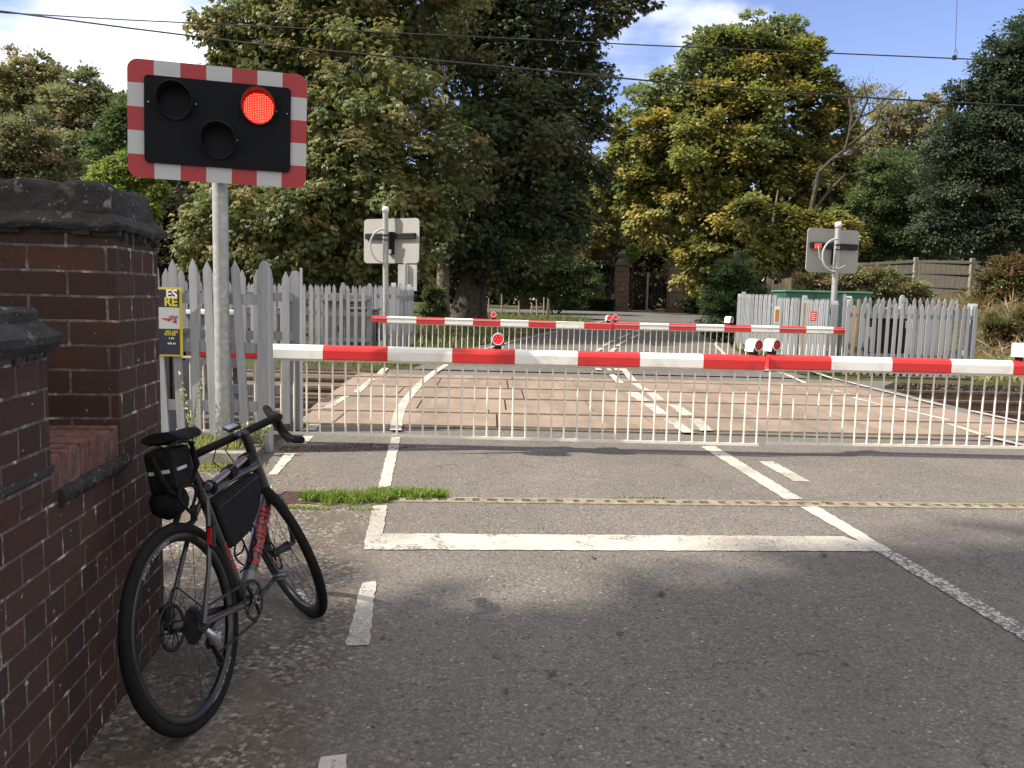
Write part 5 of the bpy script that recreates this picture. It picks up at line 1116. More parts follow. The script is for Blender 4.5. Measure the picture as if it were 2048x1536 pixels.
tree('dark woodland tree added to shade the gateway, behind the far road at left', 56, 1050, [(1000, 400, 90), (1080, 380, 85), (1100, 470, 80), (1020, 510, 75), (1150, 420, 60), (950, 480, 70), (1060, 300, 80)], 36000, 'dark', 'woodland_tree', 25, 0.3, group=TG, size=0.26, aspect=0.6, clump=0.3, core=0.35)  # occluder added to keep the sun off the gate pillars
tree('dark holly filling the gap left of the chestnut above the fence', 36, 350, [(340, 430, 60), (310, 480, 60), (400, 500, 60), (350, 540, 60), (460, 560, 50)], 14000, 'dark', 'holly', 20, 0.15, size=0.16, aspect=0.6)
tree('tall dark blue green evergreen oak at the right edge of the photo', 34, 1990, [(2000, 130, 55), (2050, 110, 60), (1960, 190, 60), (2020, 230, 90), (2080, 210, 90), (1920, 290, 65), (1990, 330, 90), (2070, 350, 90), (1905, 390, 70), (1980, 440, 85), (2060, 470, 80), (1890, 450, 55), (1910, 185, 22), (2110, 100, 90)], 80000, 'evergreen', 'evergreen_oak', 21, 0.35, size=0.15, aspect=0.55, clump=0.26, core=0.2)
tree('olive brown tree standing behind the evergreen oak', 52, 1800, [(1790, 240, 45), (1850, 245, 50), (1740, 290, 50), (1820, 320, 70), (1880, 300, 40), (1740, 370, 60), (1840, 400, 70)], 22000, 'olive', 'woodland_tree', 22, 0.25, size=0.24, aspect=0.5, clump=0.28, core=0.1, shell=0.5)
tree('mid green bushy tree below the dead boughs on the right', 42, 1730, [(1790, 370, 60), (1730, 420, 55), (1840, 430, 60), (1780, 470, 70), (1700, 480, 50), (1860, 490, 50), (1660, 500, 40), (1750, 340, 35)], 42000, 'green', 'woodland_tree', 23, 0.22, size=0.15, aspect=0.55, clump=0.28, core=0.15)
tree('airy half bare tree behind the dead boughs on the right', 56, 1710, [(1700, 200, 38, 0, .6), (1740, 210, 40, 0, .6), (1770, 200, 26, 0, .6), (1690, 260, 40, 0, .8), (1720, 330, 50), (1680, 400, 50)], 8000, 'woods', 'woodland_tree', 24, 0.2, size=0.20, aspect=0.4, core=0.0, shell=0.7, clump=0.35)
# dead limbs
t = thing('dead_tree', 'dead tree with bare brown boughs reaching up right of the sycamore', 'tree', (P(1600, 600, 40).x, 40, T(P(1600, 600, 40).x, 40)))
b = MB(); rr = random.Random(6); q = lambda x, y, dy=0: P(x, y, 40+dy)
b.tube([Vector((P(1600, 600, 40).x, 40, T(P(1600, 600, 40).x, 40)-0.1)), q(1605, 520), q(1620, 430), q(1638, 345)], [0.17, 0.15, 0.12, 0.10], 9); b.build('trunk', M_BARK, t)
def twigs(b, pts, r0_, depth, rr):
    for i in range(1, len(pts)):
        for k in range(2):
            a_ = pts[i]; d = (pts[i]-pts[i-1]).normalized(); e = a_+(d+Vector((rr.uniform(-1, 1), rr.uniform(-.5, .5), rr.uniform(-.4, 1))))*rr.uniform(0.25, 0.7)
            b.tube([a_, a_.lerp(e, 0.5)+Vector((rr.gauss(0, .04), 0, rr.gauss(0, .04))), e], [r0_, r0_*0.7, r0_*0.3], 4)
for path in ([(1638, 345), (1665, 318), (1690, 300), (1700, 262), (1716, 238), (1745, 222), (1768, 200), (1790, 180)], [(1690, 300), (1722, 272), (1752, 248), (1760, 222), (1775, 205)], [(1700, 262), (1704, 230), (1698, 200), (1722, 180)], [(1665, 318), (1700, 310), (1740, 290)], [(1716, 238), (1735, 200), (1728, 172)], [(1620, 430), (1660, 380), (1690, 350), (1730, 345)]):
    b = MB(); pts = [q(x, y, rr.uniform(-.3, .3)) for x, y in path]; n = len(pts); b.tube(pts, [0.075*(1-i/n)+0.014 for i in range(n)], 7); twigs(b, pts, 0.014, 2, rr); b.build('bough', M_BARK, t)
# pale slim trunk
t = thing('slim_tree', 'slim pale bare stem standing in front of the dark wood right of the gateway', 'tree', (P(1536, 600, 37).x, 37, T(P(1536, 600, 37).x, 37)))
b = MB(); q = lambda x, y: P(x, y, 37); b.tube([q(1532, 640), q(1537, 560), q(1544, 510), q(1542, 470), q(1550, 420), q(1556, 380)], [0.10, 0.09, 0.08, 0.07, 0.055, 0.03], 8)
for (x0, y0, x1, y1) in ((1544, 470, 1590, 455), (1543, 480, 1505, 440), (1550, 430, 1580, 400)): b.tube([q(x0, y0), q((x0+x1)/2, (y0+y1)/2-6), q(x1, y1)], [0.035, 0.025, 0.01], 5)
b.build('trunk', M_BARKL, t)
# extra trunks in the shade left of the far road
for (x, Y, r_, lab) in ((886, 31, 0.24, 'rough trunk standing left of the twin trunks beside the far road'), (958, 33, 0.30, 'dark thick trunk right of the pale twin trunks beside the far road')):
    p = P(x, 600, Y); z_ = T(p.x, Y); b = MB(); b.tube([(p.x, Y, z_-0.2), (p.x+0.03, Y, z_+0.5), (p.x-0.02, Y, z_+1.6), (p.x+0.05, Y, z_+3.2), (p.x-0.1, Y, z_+5.5)], [r_*1.5, r_*1.05, r_, r_*0.95, r_*0.8], 12); 
    t = thing('bare_trunk', lab, 'tree', (p.x, Y, z_)); b.build('trunk', M_BARKL if x < 900 else M_BARK, t)
def bush(label, D, blobs, n, pal, name='bush', seed=1, cat='bush', **kw):
    bl = [pxb(b[0], b[1], b[2], D, *(b[3:])) for b in blobs]; cx_ = sum(q[0][0] for q in bl)/len(bl); z_ = T(cx_, D)
    t = thing(name, label, cat, (cx_, D, z_)); b = MB(); rr = random.Random(seed)
    for q in bl: limb(b, (cx_+rr.uniform(-.2, .2), D, z_-0.1), q[0], 0.035, 0.01, rr, 4, 0.06, 5)
    b.build('stem', M_BARK, t); crown('foliage', bl, n, pal, t, seed, **kw); return t
bush('dark feathery conifer shrub left of the dense picket panel', 27, [(1470, 540, 32), (1450, 580, 38), (1490, 590, 38), (1440, 620, 35), (1480, 640, 42), (1425, 655, 25), (1500, 640, 30)], 26000, 'conifer', 'conifer_shrub', 31, 'shrub', size=0.10, aspect=0.3, clump=0.35)
bush('spreading dark green bush below the panel fence behind the green box', 32, [(1640, 570, 32), (1700, 565, 35), (1760, 565, 35), (1800, 580, 30), (1600, 575, 25), (1720, 590, 30), (1840, 590, 22)], 26000, 'olive', 'bush', 32, size=0.11, aspect=0.5, clump=0.3)
bush('reddish brown bramble heap in front of the panel fence at the right edge', 26, [(1990, 570, 38), (2030, 545, 38), (2060, 580, 50), (1975, 620, 32), (2030, 630, 40), (2000, 535, 22), (2080, 640, 50)], 26000, 'bramble', 'bramble', 33, 'bramble', size=0.09, aspect=0.55, clump=0.3, shell=0.5)
bush('brown leafed bramble bank below the bramble heap at the right edge', 21.5, [(1985, 650, 25), (2015, 665, 28), (2045, 680, 30), (2075, 650, 35), (1990, 690, 20), (2040, 640, 25)], 16000, 'bramble', 'bramble', 43, 'bramble', size=0.06, aspect=0.5, clump=0.3, shell=0.6)
bush('low green nettles at the right edge below the brambles', 23, [(2030, 690, 30), (2060, 670, 30), (1990, 680, 22)], 8000, 'green', 'nettles', 34, 'weeds', size=0.09, aspect=0.5)
bush('small sunlit green bush left of the tree trunks beside the far road', 30, [(870, 595, 20), (862, 615, 18), (882, 618, 16)], 5000, 'green', 'bush', 35, size=0.10, aspect=0.55)
bush('dark hazel bush behind the stake fence left of the gateway', 45, [(1080, 520, 40), (1130, 540, 40), (1040, 560, 40), (1100, 580, 35), (1170, 560, 35), (1150, 590, 25)], 16000, 'green', 'bush', 36, size=0.16, aspect=0.55)
bush('small bright green sapling between the gate pillars and the hedge', 58, [(1186, 612, 12), (1200, 600, 10)], 1500, 'lime', 'sapling', 37, 'sapling', size=0.13, aspect=0.5)
bush('bright yellow green spray of leaves beside the left gate pillar finial', 56, [(1262, 508, 14), (1268, 498, 10)], 900, 'lime', 'sapling', 38, 'sapling', size=0.16, aspect=0.6)
bush('dark laurel bush right of the gateway', 52, [(1400, 540, 40), (1430, 570, 40), (1390, 590, 30), (1440, 520, 40)], 12000, 'dark', 'bush', 39, size=0.18, aspect=0.5)
bush('orange brown beech thicket between the chestnuts and the gateway', 60, [(1180, 470, 50), (1230, 420, 40), (1150, 400, 40), (1210, 500, 30), (1260, 470, 40), (1290, 440, 40), (1250, 360, 30)], 16000, 'autumn', 'thicket', 40, 'thicket', size=0.20, aspect=0.5, shell=0.6, core=0.0)
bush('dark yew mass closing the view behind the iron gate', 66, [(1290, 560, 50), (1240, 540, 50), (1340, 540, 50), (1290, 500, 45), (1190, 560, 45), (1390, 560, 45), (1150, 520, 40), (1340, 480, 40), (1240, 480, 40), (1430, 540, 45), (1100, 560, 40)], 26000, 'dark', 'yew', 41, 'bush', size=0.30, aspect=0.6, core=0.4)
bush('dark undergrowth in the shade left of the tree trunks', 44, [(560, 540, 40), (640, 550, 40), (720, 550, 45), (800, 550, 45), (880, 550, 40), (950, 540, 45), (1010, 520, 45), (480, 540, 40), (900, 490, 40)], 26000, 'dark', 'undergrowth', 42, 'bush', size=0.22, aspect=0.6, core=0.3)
def hedge(label, x0, x1, y0, D, n, seed):
    a, c = P(x0, y0, D), P(x1, y0, D); z_ = T((a.x+c.x)/2, D); r = np.random.default_rng(seed); h = a.z-z_; L = c.x-a.x
    p = np.stack([r.uniform(a.x, c.x, n), D+r.uniform(-0.5, 0.5, n), z_+r.random(n)**0.6*h], 1); f = r.random(n) < 0.6; p[f, 1] = D-0.5+r.normal(size=f.sum())*0.05
    d = nrm(np.stack([r.normal(size=n), -abs(r.normal(size=n)), r.normal(size=n)*0.7], 1)); s_ = nrm(np.cross(d, rdir(r, n))); col, _, _ = palcol(r, 'hedge', n)
    o = leafmesh('hedge', p, d, s_, r.uniform(0.10, 0.2, n), r.uniform(0.06, 0.11, n), col*r.uniform(.7, 1.3, (n, 1)), M_LEAF); tag(o, label, 'hedge')
hedge('low dark clipped hedge left of the left gate pillar', 1105, 1226, 598, 55.5, 12000, 51); hedge('low dark clipped hedge right of the right gate pillar', 1364, 1470, 596, 55.5, 10000, 52)
# far wood: one mass behind everything
r = np.random.default_rng(77); n = 90000; X = r.uniform(-75, 95, n); Yy = 78+r.random(n)*14; top = 13+3*np.sin(X*0.13)+2*np.sin(X*0.41+1)+1.2*np.sin(X*1.1); Z = r.random(n)**0.8*top
d = nrm(r.normal(size=(n, 3))+np.array([[0, -0.6, -0.2]])); s_ = nrm(np.cross(d, rdir(r, n))); col, _, _ = palcol(r, 'dark', n)
tag(leafmesh('far_wood', np.stack([X, Yy, Z], 1), d, s_, r.uniform(0.5, 1.0, n), r.uniform(0.35, 0.7, n), col*1.2*r.uniform(.6, 1.5, (n, 1)), M_LEAF), 'dark mass of distant woodland closing the view behind the gateway', 'wood', kind='stuff')
# trees outside the picture on the left: they shade the foreground
def shade_tree(label, x, y, blobs, n, seed):
    t = thing('roadside_tree', label, 'tree', (x, y, 0)); b = MB(); rr = random.Random(seed); b.tube([(x, y, -0.2), (x, y, 7), (x+0.3, y, 20)], [0.6, 0.45, 0.2], 10)
    for c, r_ in blobs: limb(b, (x+0.2, y, max(5, c[2]-4)), c, 0.14, 0.04, rr, 5)
    b.build('trunk', M_BARK, t); crown('crown', [(c, (r_, r_, r_), 1, None) for c, r_ in blobs], n, 'chestnut', t, seed, size=0.5, aspect=0.75, clump=0.3, back=1.0, core=0.5)
rs_ = random.Random(4); lob = []
for z_ in range(9, 27, 2):
    for y_, r_ in ((-2.65, 2.5), (-6.3, 3.3), (-10.5, 3.3)): lob.append(((-20.5+rs_.uniform(-1.2, 1.2), y_+rs_.uniform(-.12, .12), z_), r_))
shade_tree('very tall leafy roadside tree left of the camera shading the road', -20.5, -1.5, lob, 52000, 61)
# ------------------------------------------------------------------ grass, weeds, stones
def blades(name, label, pts, hmin, hmax, wd, cols, seed, kind='stuff', cat='grass', parent=None, lean=0.45, mat=None):
    r = np.random.default_rng(seed); n = len(pts); d = nrm(np.stack([r.normal(size=n)*lean, r.normal(size=n)*lean, np.ones(n)], 1)); s_ = nrm(np.cross(d, rdir(r, n)))
    c = np.array(cols)[r.choice(len(cols), n)]*r.uniform(.7, 1.35, (n, 1)); L = r.uniform(hmin, hmax, n)
    o = leafmesh(name, np.array(pts), d, s_, L, np.full(n, wd)*r.uniform(.6, 1.4, n), c, mat or M_GRASS, parent); 
    if parent is None: tag(o, label, cat, kind=kind)
    return o
def scatter(r, n, poly_px=None, poly=None, z=None):
    pl = poly or [g2(*p) for p in poly_px]; a = np.array(pl); mn, mx_ = a.min(0), a.max(0); out = []
    from mathutils.geometry import intersect_point_line
    def inside(x, y):
        c = False; j = len(pl)-1
        for i in range(len(pl)):
            if (pl[i][1] > y) != (pl[j][1] > y) and x < (pl[j][0]-pl[i][0])*(y-pl[i][1])/(pl[j][1]-pl[i][1])+pl[i][0]: c = not c
            j = i
        return c
    while len(out) < n:
        x, y = r.uniform(mn[0], mx_[0]), r.uniform(mn[1], mx_[1])
        if inside(x, y): out.append((x, y, (T(x, y) if z is None else z)))
    return out
r = np.random.default_rng(90)
GR = [(0.075, 0.13, 0.022), (0.055, 0.105, 0.018), (0.11, 0.16, 0.035), (0.15, 0.15, 0.05)]
def tuft(px0, px1, py, n, spread, h, seed):
    r = np.random.default_rng(seed); a, c = Vector(g2(px0, py[0])), Vector(g2(px1, py[1])); t_ = r.random(n); env = np.sin(np.pi*t_)**0.5*(0.7+0.3*np.sin(t_*23)); off = r.normal(size=n)*spread*env
    d_ = (c-a).normalized(); pts = [(a.x+(c.x-a.x)*u_-d_.y*o_, a.y+(c.y-a.y)*u_+d_.x*o_, -0.006) for u_, o_ in zip(t_, off)]; return pts
pts = tuft(606, 780, (998, 1000), 5200, 0.075, 0, 1)+tuft(740, 890, (990, 994), 2600, 0.05, 0, 2)
blades('grass_tuft', 'bright green grass tuft growing over the drain and the white edge line', pts, 0.02, 0.088, 0.0075, GR, 3, lean=0.6)
pts = tuft(1225, 1330, (996, 996), 160, 0.012, 0, 5)+tuft(1640, 1665, (1006, 1006), 120, 0.012, 0, 6)+tuft(1930, 2040, (1010, 1011), 200, 0.012, 0, 7)+tuft(560, 660, (1014, 1018), 500, 0.03, 0, 8)+tuft(700, 760, (1018, 1020), 160, 0.02, 0, 9)
blades('grass_wisps', 'tiny wisps of grass growing out of the drain slots', pts, 0.008, 0.03, 0.005, GR+[(0.17, 0.15, 0.07)], 4, lean=0.8)
pts = scatter(r, 2200, poly=[(-3.6, 6.86), (-2.35, 6.86), (-2.3, 7.35), (-3.6, 7.4)], z=kz-0.02)
blades('verge_grass', 'short weeds and grass on the planting strip below the near fence', pts, 0.02, 0.11, 0.009, GR+[(0.2, 0.17, 0.1), (0.16, 0.13, 0.08)], 5)
pts = scatter(r, 700, poly=[(-2.6, 6.45), (-2.25, 6.45), (-2.0, 6.72), (-2.6, 6.72)], z=-0.01)
blades('verge_weeds', 'scattered low weeds at the foot of the kerb', pts, 0.01, 0.05, 0.009, GR+[(0.2, 0.17, 0.1)], 6)
# far verges
FG2 = [(0.05, 0.075, 0.022), (0.07, 0.095, 0.03), (0.13, 0.12, 0.055), (0.035, 0.055, 0.018)]
L_ = dens(Ls, 6); pl = [(x-0.15, y) for x, y in L_[:44]]+[(-3.0, 44), (-7, 30), (-5.5, 22), (-3.2, 18.5)]
blades('far_left_verge', 'rough grass verge along the left side of the far road', scatter(r, 9000, poly=pl), 0.12, 0.38, 0.022, FG2, 7)
R_ = dens(Rs, 6); pl = [(x+0.2, y) for x, y in R_[10:44]]+[(12.5, 40), (8.5, 27), (6.9, 22)]
blades('far_right_verge', 'rough grass verge between the far road and the right compound', scatter(r, 7000, poly=pl), 0.1, 0.30, 0.022, FG2, 8)
blades('right_bank_grass', 'grass at the foot of the bank right of the compound', scatter(r, 9000, poly=[(8.9, 15.7), (18, 15.7), (19, 20), (10, 20)]), 0.06, 0.26, 0.02, [(0.09, 0.13, 0.03), (0.12, 0.14, 0.045), (0.2, 0.17, 0.09)], 9)
blades('dry_bramble_stalks', 'dry brown bramble stalks lying on the bank at the right edge', scatter(r, 6000, poly=[(11.2, 19.5), (19, 19.5), (23, 30), (15, 30)]), 0.15, 0.7, 0.022, [(0.12, 0.085, 0.05), (0.085, 0.062, 0.04), (0.17, 0.13, 0.08), (0.055, 0.06, 0.022)], 10, cat='stalks', lean=1.1)
blades('trackside_weeds', 'thin weeds along the left side of the tracks', scatter(r, 900, poly=[(-4.5, 15.7), (-2.3, 15.7), (-2.3, 17.2), (-4.5, 17.2)]), 0.08, 0.3, 0.015, FG2, 12)
# flowering weed stems against the near fence
def weed(label, px, Y, h, seed):
    rr = random.Random(seed); p = P(px, 800, Y); t = thing('weed', label, 'weed', (p.x, Y, kz-0.02)); b = MB(); tips = []
    for k in range(5):
        e = Vector((p.x+rr.uniform(-.12, .12), Y+rr.uniform(-.05, .05), kz+h*rr.uniform(.6, 1))); m_ = Vector((p.x, Y, kz)).lerp(e, .5)+Vector((rr.uniform(-.03, .03), 0, 0)); b.tube([(p.x, Y, kz-0.03), m_, e], [0.003, 0.0025, 0.0015], 4); tips += [Vector((p.x, Y, kz)).lerp(e, s_) for s_ in (.25, .4, .55, .7, .85, 1)]
    b.build('stem', pm('weed_stem', (0.10, 0.12, 0.05), None, 5, 0.8), t); r = np.random.default_rng(seed); pt = np.repeat(np.array([tuple(v) for v in tips]), 5, 0); n = len(pt); d = rdir(r, n); s_ = nrm(np.cross(d, rdir(r, n)))
    c = np.array([(0.10, 0.13, 0.04), (0.35, 0.33, 0.22), (0.15, 0.16, 0.06)])[r.choice(3, n)]; leafmesh('foliage', pt, d, s_, r.uniform(.015, .045, n), r.uniform(.008, .02, n), c, M_GRASS, t)
weed('tall thin flowering weed against the near fence left of the light pole', 385, 7.2, 0.62, 4); weed('short green weed at the foot of the near fence between pole and end post', 478, 7.1, 0.2, 5); weed('low leafy weed at the base of the thick fence post', 520, 7.15, 0.2, 6)
def stones(name, label, pts, smin, smax, mats, seed):
    rr = random.Random(seed); b = MB()
    for (x, y, z) in pts:
        s_ = rr.uniform(smin, smax)*(1 if rr.random() > .1 else 1.8); n = 5; a0 = rr.random()*6
        ring = [(x+s_*math.cos(a0+k*1.2566)*rr.uniform(.7, 1.2), y+s_*math.sin(a0+k*1.2566)*rr.uniform(.7, 1.2), z+s_*rr.uniform(0, .25)) for k in range(n)]
        tp = [(x+s_*.5*math.cos(a0+k*1.2566), y+s_*.5*math.sin(a0+k*1.2566), z+s_*rr.uniform(.45, .7)) for k in range(n)]
        b.add(ring+tp, [(k, (k+1) % n, n+(k+1) % n, n+k) for k in range(n)]+[tuple(range(n, 2*n))], rr.randrange(len(mats)))
    return tag(b.build(name, mats), label, 'gravel', kind='stuff')
SM_ = [pm('stone_a', (0.20, 0.17, 0.14), None, 30, .9), pm('stone_b', (0.11, 0.09, 0.07), None, 30, .9), pm('stone_c', (0.36, 0.33, 0.29), None, 30, .9), pm('stone_d', (0.06, 0.05, 0.045), None, 30, .9)]
dirt_poly = [(-1.7, 1.0), (-0.52, 1.0)]+[(x+0.10, y) for x, y in edge]+[g2(680, 965), g2(600, 935), (-2.3, 7.0), (-3.2, 6.7), (-2.2, 3.4), (-1.7, 3.4)]
stones('loose_gravel', 'small loose stones scattered over the dirt verge by the bicycle', scatter(r, 4200, poly=dirt_poly, z=-0.016), 0.002, 0.0075, SM_, 4)
stones('dark_chippings', 'band of dark loose chippings at the foot of the barrier on the left', scatter(r, 1500, poly_px=[(560, 893), (720, 886), (860, 893), (700, 903), (560, 905)], z=-0.004), 0.003, 0.010, [SM_[3], SM_[1], SM_[3]], 5)
stones('road_grit', 'fine grit lying on the asphalt', scatter(r, 900, poly=[(-0.6, 1.8), (2.6, 1.8), (4.5, 7.5), (-1.2, 7.5)], z=-0.004), 0.0015, 0.0045, [SM_[3], SM_[2], SM_[1]], 6)
# fallen leaves
lm = pm('fallen_leaf', (0.16, 0.085, 0.04), (0.08, 0.045, 0.025), 30, .8)
b = MB(); b.add([(-.03, 0, .003), (-.012, .014, .012), (.012, .013, .010), (.032, 0, .004), (.012, -.014, .012), (-.012, -.013, .009), (0, 0, .002)], [(0, 1, 6), (1, 2, 6), (2, 3, 6), (3, 4, 6), (4, 5, 6), (5, 0, 6)])
lf = b.build('fallen_leaf', lm, local=True); tag(lf, 'small brown curled leaf lying on the ground', 'leaf', 'fallen leaves on the road and verge'); rr = random.Random(15)
spots = [(958, 994), (735, 997), (1761, 994), (1648, 1112), (1322, 1190), (1108, 1348), (766, 1276), (1012, 1384), (545, 1166), (640, 1222), (560, 1350), (1186, 1116), (1690, 1330), (1240, 1268)]
for i, s_ in enumerate(spots):
    o = lf if i == 0 else lf.copy()
    if i: COL.objects.link(o)
    x, y = g2(*s_); o.location = (x, y, 0.002 if s_[0] > 640 else -0.010); o.rotation_euler = (0, 0, rr.random()*6); k = rr.uniform(.5, 1.1); o.scale = (k, k, k)
# ------------------------------------------------------------------ gateway
GW = 'sandstone pillars of the distant gateway'
def pillar(label, x0, x1, yb, yc, yt, Y, seed):
    a = P((x0+x1)/2, yb, Y); w_ = (x1-x0)*Y/FPX; zc = P((x0+x1)/2, yc, Y).z; zt = P((x0+x1)/2, yt, Y).z; zb = T(a.x, Y)-0.1; t = thing('gate_pillar', label, 'pillar', (a.x, Y, zb), None, GW); h = w_/2
    n = 9; b = MB(); rr = random.Random(seed)
    for k in range(n):
        za, zb2 = zb+(zc-zb)*k/n, zb+(zc-zb)*(k+1)/n-0.012; g_ = h+(0.05 if k < 1 else 0)+rr.uniform(-.008, .008); b.cbox((a.x-g_, Y-g_, za), (a.x+g_, Y+g_, zb2), 0.02)
    b.build('shaft', M_SAND, t)
    b = MB(); b.cbox((a.x-h*1.22, Y-h*1.22, zc), (a.x+h*1.22, Y+h*1.22, zc+0.14), 0.03)
    vs = [(a.x+sx*h*k_, Y+sy*h*k_, z_) for k_, z_ in ((1.05, zc+0.14), (0.62, zc+0.5)) for sx, sy in ((-1, -1), (1, -1), (1, 1), (-1, 1))]; b.add(vs, [(0, 1, 5, 4), (1, 2, 6, 5), (2, 3, 7, 6), (3, 0, 4, 7), (4, 5, 6, 7)]); b.build('cap', M_DSTONE, t)
    H_ = zt-zc-0.5; MB().lathe([(0.0, 0), (0.30, 0.0), (0.24, 0.06), (0.36, 0.18*H_), (0.40, 0.36*H_), (0.34, 0.58*H_), (0.20, 0.76*H_), (0.15, 0.84*H_), (0.18, 0.9*H_), (0.0, H_)], 16, M=TR(a.x, Y, zc+0.49)).build('finial', M_DSTONE, t)
    q = P((x0+x1)/2, 579, Y); b = MB().cbox((q.x-0.18, Y-h-0.03, q.z-0.14), (q.x+0.18, Y-h-0.008, q.z+0.14), 0.004); pq = b.build('plaque', M_RAWWOOD, t); b = MB()
    for k in range(3): b.box((q.x-0.13, Y-h-0.034, q.z+0.08-k*0.085), (q.x+0.13, Y-h-0.031, q.z+0.045-k*0.085))
    b.build('lines', M_SAND, pq)
pillar('left sandstone gate pillar with plaque and eroded stone finial', 1228, 1254, 625, 532, 498, 57, 1); pillar('right sandstone gate pillar with plaque and rounded stone finial', 1334, 1361, 623, 531, 490, 57, 2)
t = thing('iron_gate', 'tall dark wrought iron gate between the two sandstone pillars', 'gate', (P(1293, 600, 57).x, 57, T(9, 57)))
a, c = P(1256, 545, 57), P(1333, 545, 57); zb = T(9, 57)+0.08
for (xa, xc, s_) in ((a.x, (a.x+c.x)/2-0.03, 1), ((a.x+c.x)/2+0.03, c.x, -1)):
    b = MB(); n = 13
    for k in range(n+1):
        x = xa+(xc-xa)*k/n; u_ = k/n if s_ > 0 else 1-k/n; top = a.z-0.35*u_**1.5+0.1; b.tube([(x, 57, zb), (x, 57, top)], 0.016, 5)
    for z_ in (zb+0.05, zb+1.1): b.tube([(xa, 57, z_), (xc, 57, z_)], 0.022, 5)
    b.tube([(xa+(xc-xa)*k/10, 57, a.z-0.35*((k/10) if s_ > 0 else 1-k/10)**1.5+0.02) for k in range(11)], 0.022, 5); b.build('gate_leaf', M_IRON, t)
q = P(1294, 600, 56.8); tag(MB().cbox((q.x-0.07, 56.7, T(9, 57)-0.05), (q.x+0.05, 56.8, P(1296, 545, 56.8).z), 0.01).build('white_post', M_RAWWOOD), 'pale slender post standing in front of the iron gate', 'post')
# stake fence left of the gateway
t = thing('stake_fence', 'low fence of pale wooden stakes on the grass left of the far road', 'fence', (P(1040, 600, 41).x, 41, T(1, 41))); rr = random.Random(9)
for px, h in ((978, .9), (1004, 1.1), (1040, .8), (1062, .7), (1076, .9), (1088, 1.0), (1094, .95), (1100, .9)):
    q = P(px, 600, 41); z_ = T(q.x, 41); MB().tube([(q.x, 41, z_-.1), (q.x+rr.uniform(-.08, .08), 41, z_+h)], [.045, .035], 6).build('stake', M_RAWWOOD, t)
q0, q1 = P(970, 600, 41), P(1105, 600, 41); MB().tube([(q0.x, 41, T(q0.x, 41)+.45), ((q0.x+q1.x)/2, 41, T(0, 41)+.43), (q1.x, 41, T(q1.x, 41)+.45)], .012, 5).build('wire', M_WIRE, t)

# ------------------------------------------------------------------ bicycle
TH, LN, ST = R(7.0), R(10.6), R(45.0)
BM = TR(-1.012, 2.647, -0.012) @ rotz(R(90)-TH) @ Matrix.Rotation(-LN, 4, 'X')
bike = thing('bicycle', 'black gravel bicycle with red lettering leaning against the brick wall', 'bicycle', (0, 0, 0)); bike.matrix_basis = BM; PM[bike.name] = BM.copy()
WR, WB = 0.343, 0.905; HA = R(72)
M_TYRE = pm('tyre_rubber', (0.011, 0.011, 0.011), (0.007, 0.007, 0.007), 30, 0.8, spec=0.15)
M_RIM = pm('carbon_rim', (0.008, 0.008, 0.009), None, 10, 0.35, coat=0.2)
M_FRM = pm('frame_charcoal', (0.030, 0.030, 0.032), (0.020, 0.020, 0.022), 6, 0.35, coat=0.5)
M_FSIL = pm('frame_grey_band', (0.13, 0.13, 0.14), (0.10, 0.10, 0.11), 6, 0.35, coat=0.5)
M_FRED = pm('frame_red_decal', (0.33, 0.028, 0.034), (0.28, 0.024, 0.030), 6, 0.4)
M_TAPE = pm('bar_tape', (0.011, 0.011, 0.012), (0.007, 0.007, 0.008), 70, 0.75, bump=0.6, bscale=90, spec=0.2)
M_CHR = pm('polished_alloy', (0.55, 0.56, 0.58), (0.40, 0.41, 0.43), 20, 0.25, metal=0.9)
M_DMET = pm('dark_metal', (0.06, 0.06, 0.062), (0.025, 0.025, 0.026), 30, 0.4, metal=0.7)
M_BAG = pm('bag_nylon', (0.011, 0.011, 0.012), (0.007, 0.007, 0.008), 20, 0.75, bump=0.5, bscale=26, spec=0.15)
M_REFL = pm('reflective_strip', (0.50, 0.51, 0.53), None, 20, 0.4)
M_DECAL = pm('wheel_decal', (0.34, 0.34, 0.35), None, 40, 0.5)
HB = lambda z: (WB-0.045/math.sin(HA)) - (z-WR)/math.tan(HA)     # steering axis x at height z
def bt(pts, rad, n=12, M=None, mi=0, b=None, **k):
    b = b or MB(); b.tube(pts, rad, n, mi, (M or BM), **k); return b
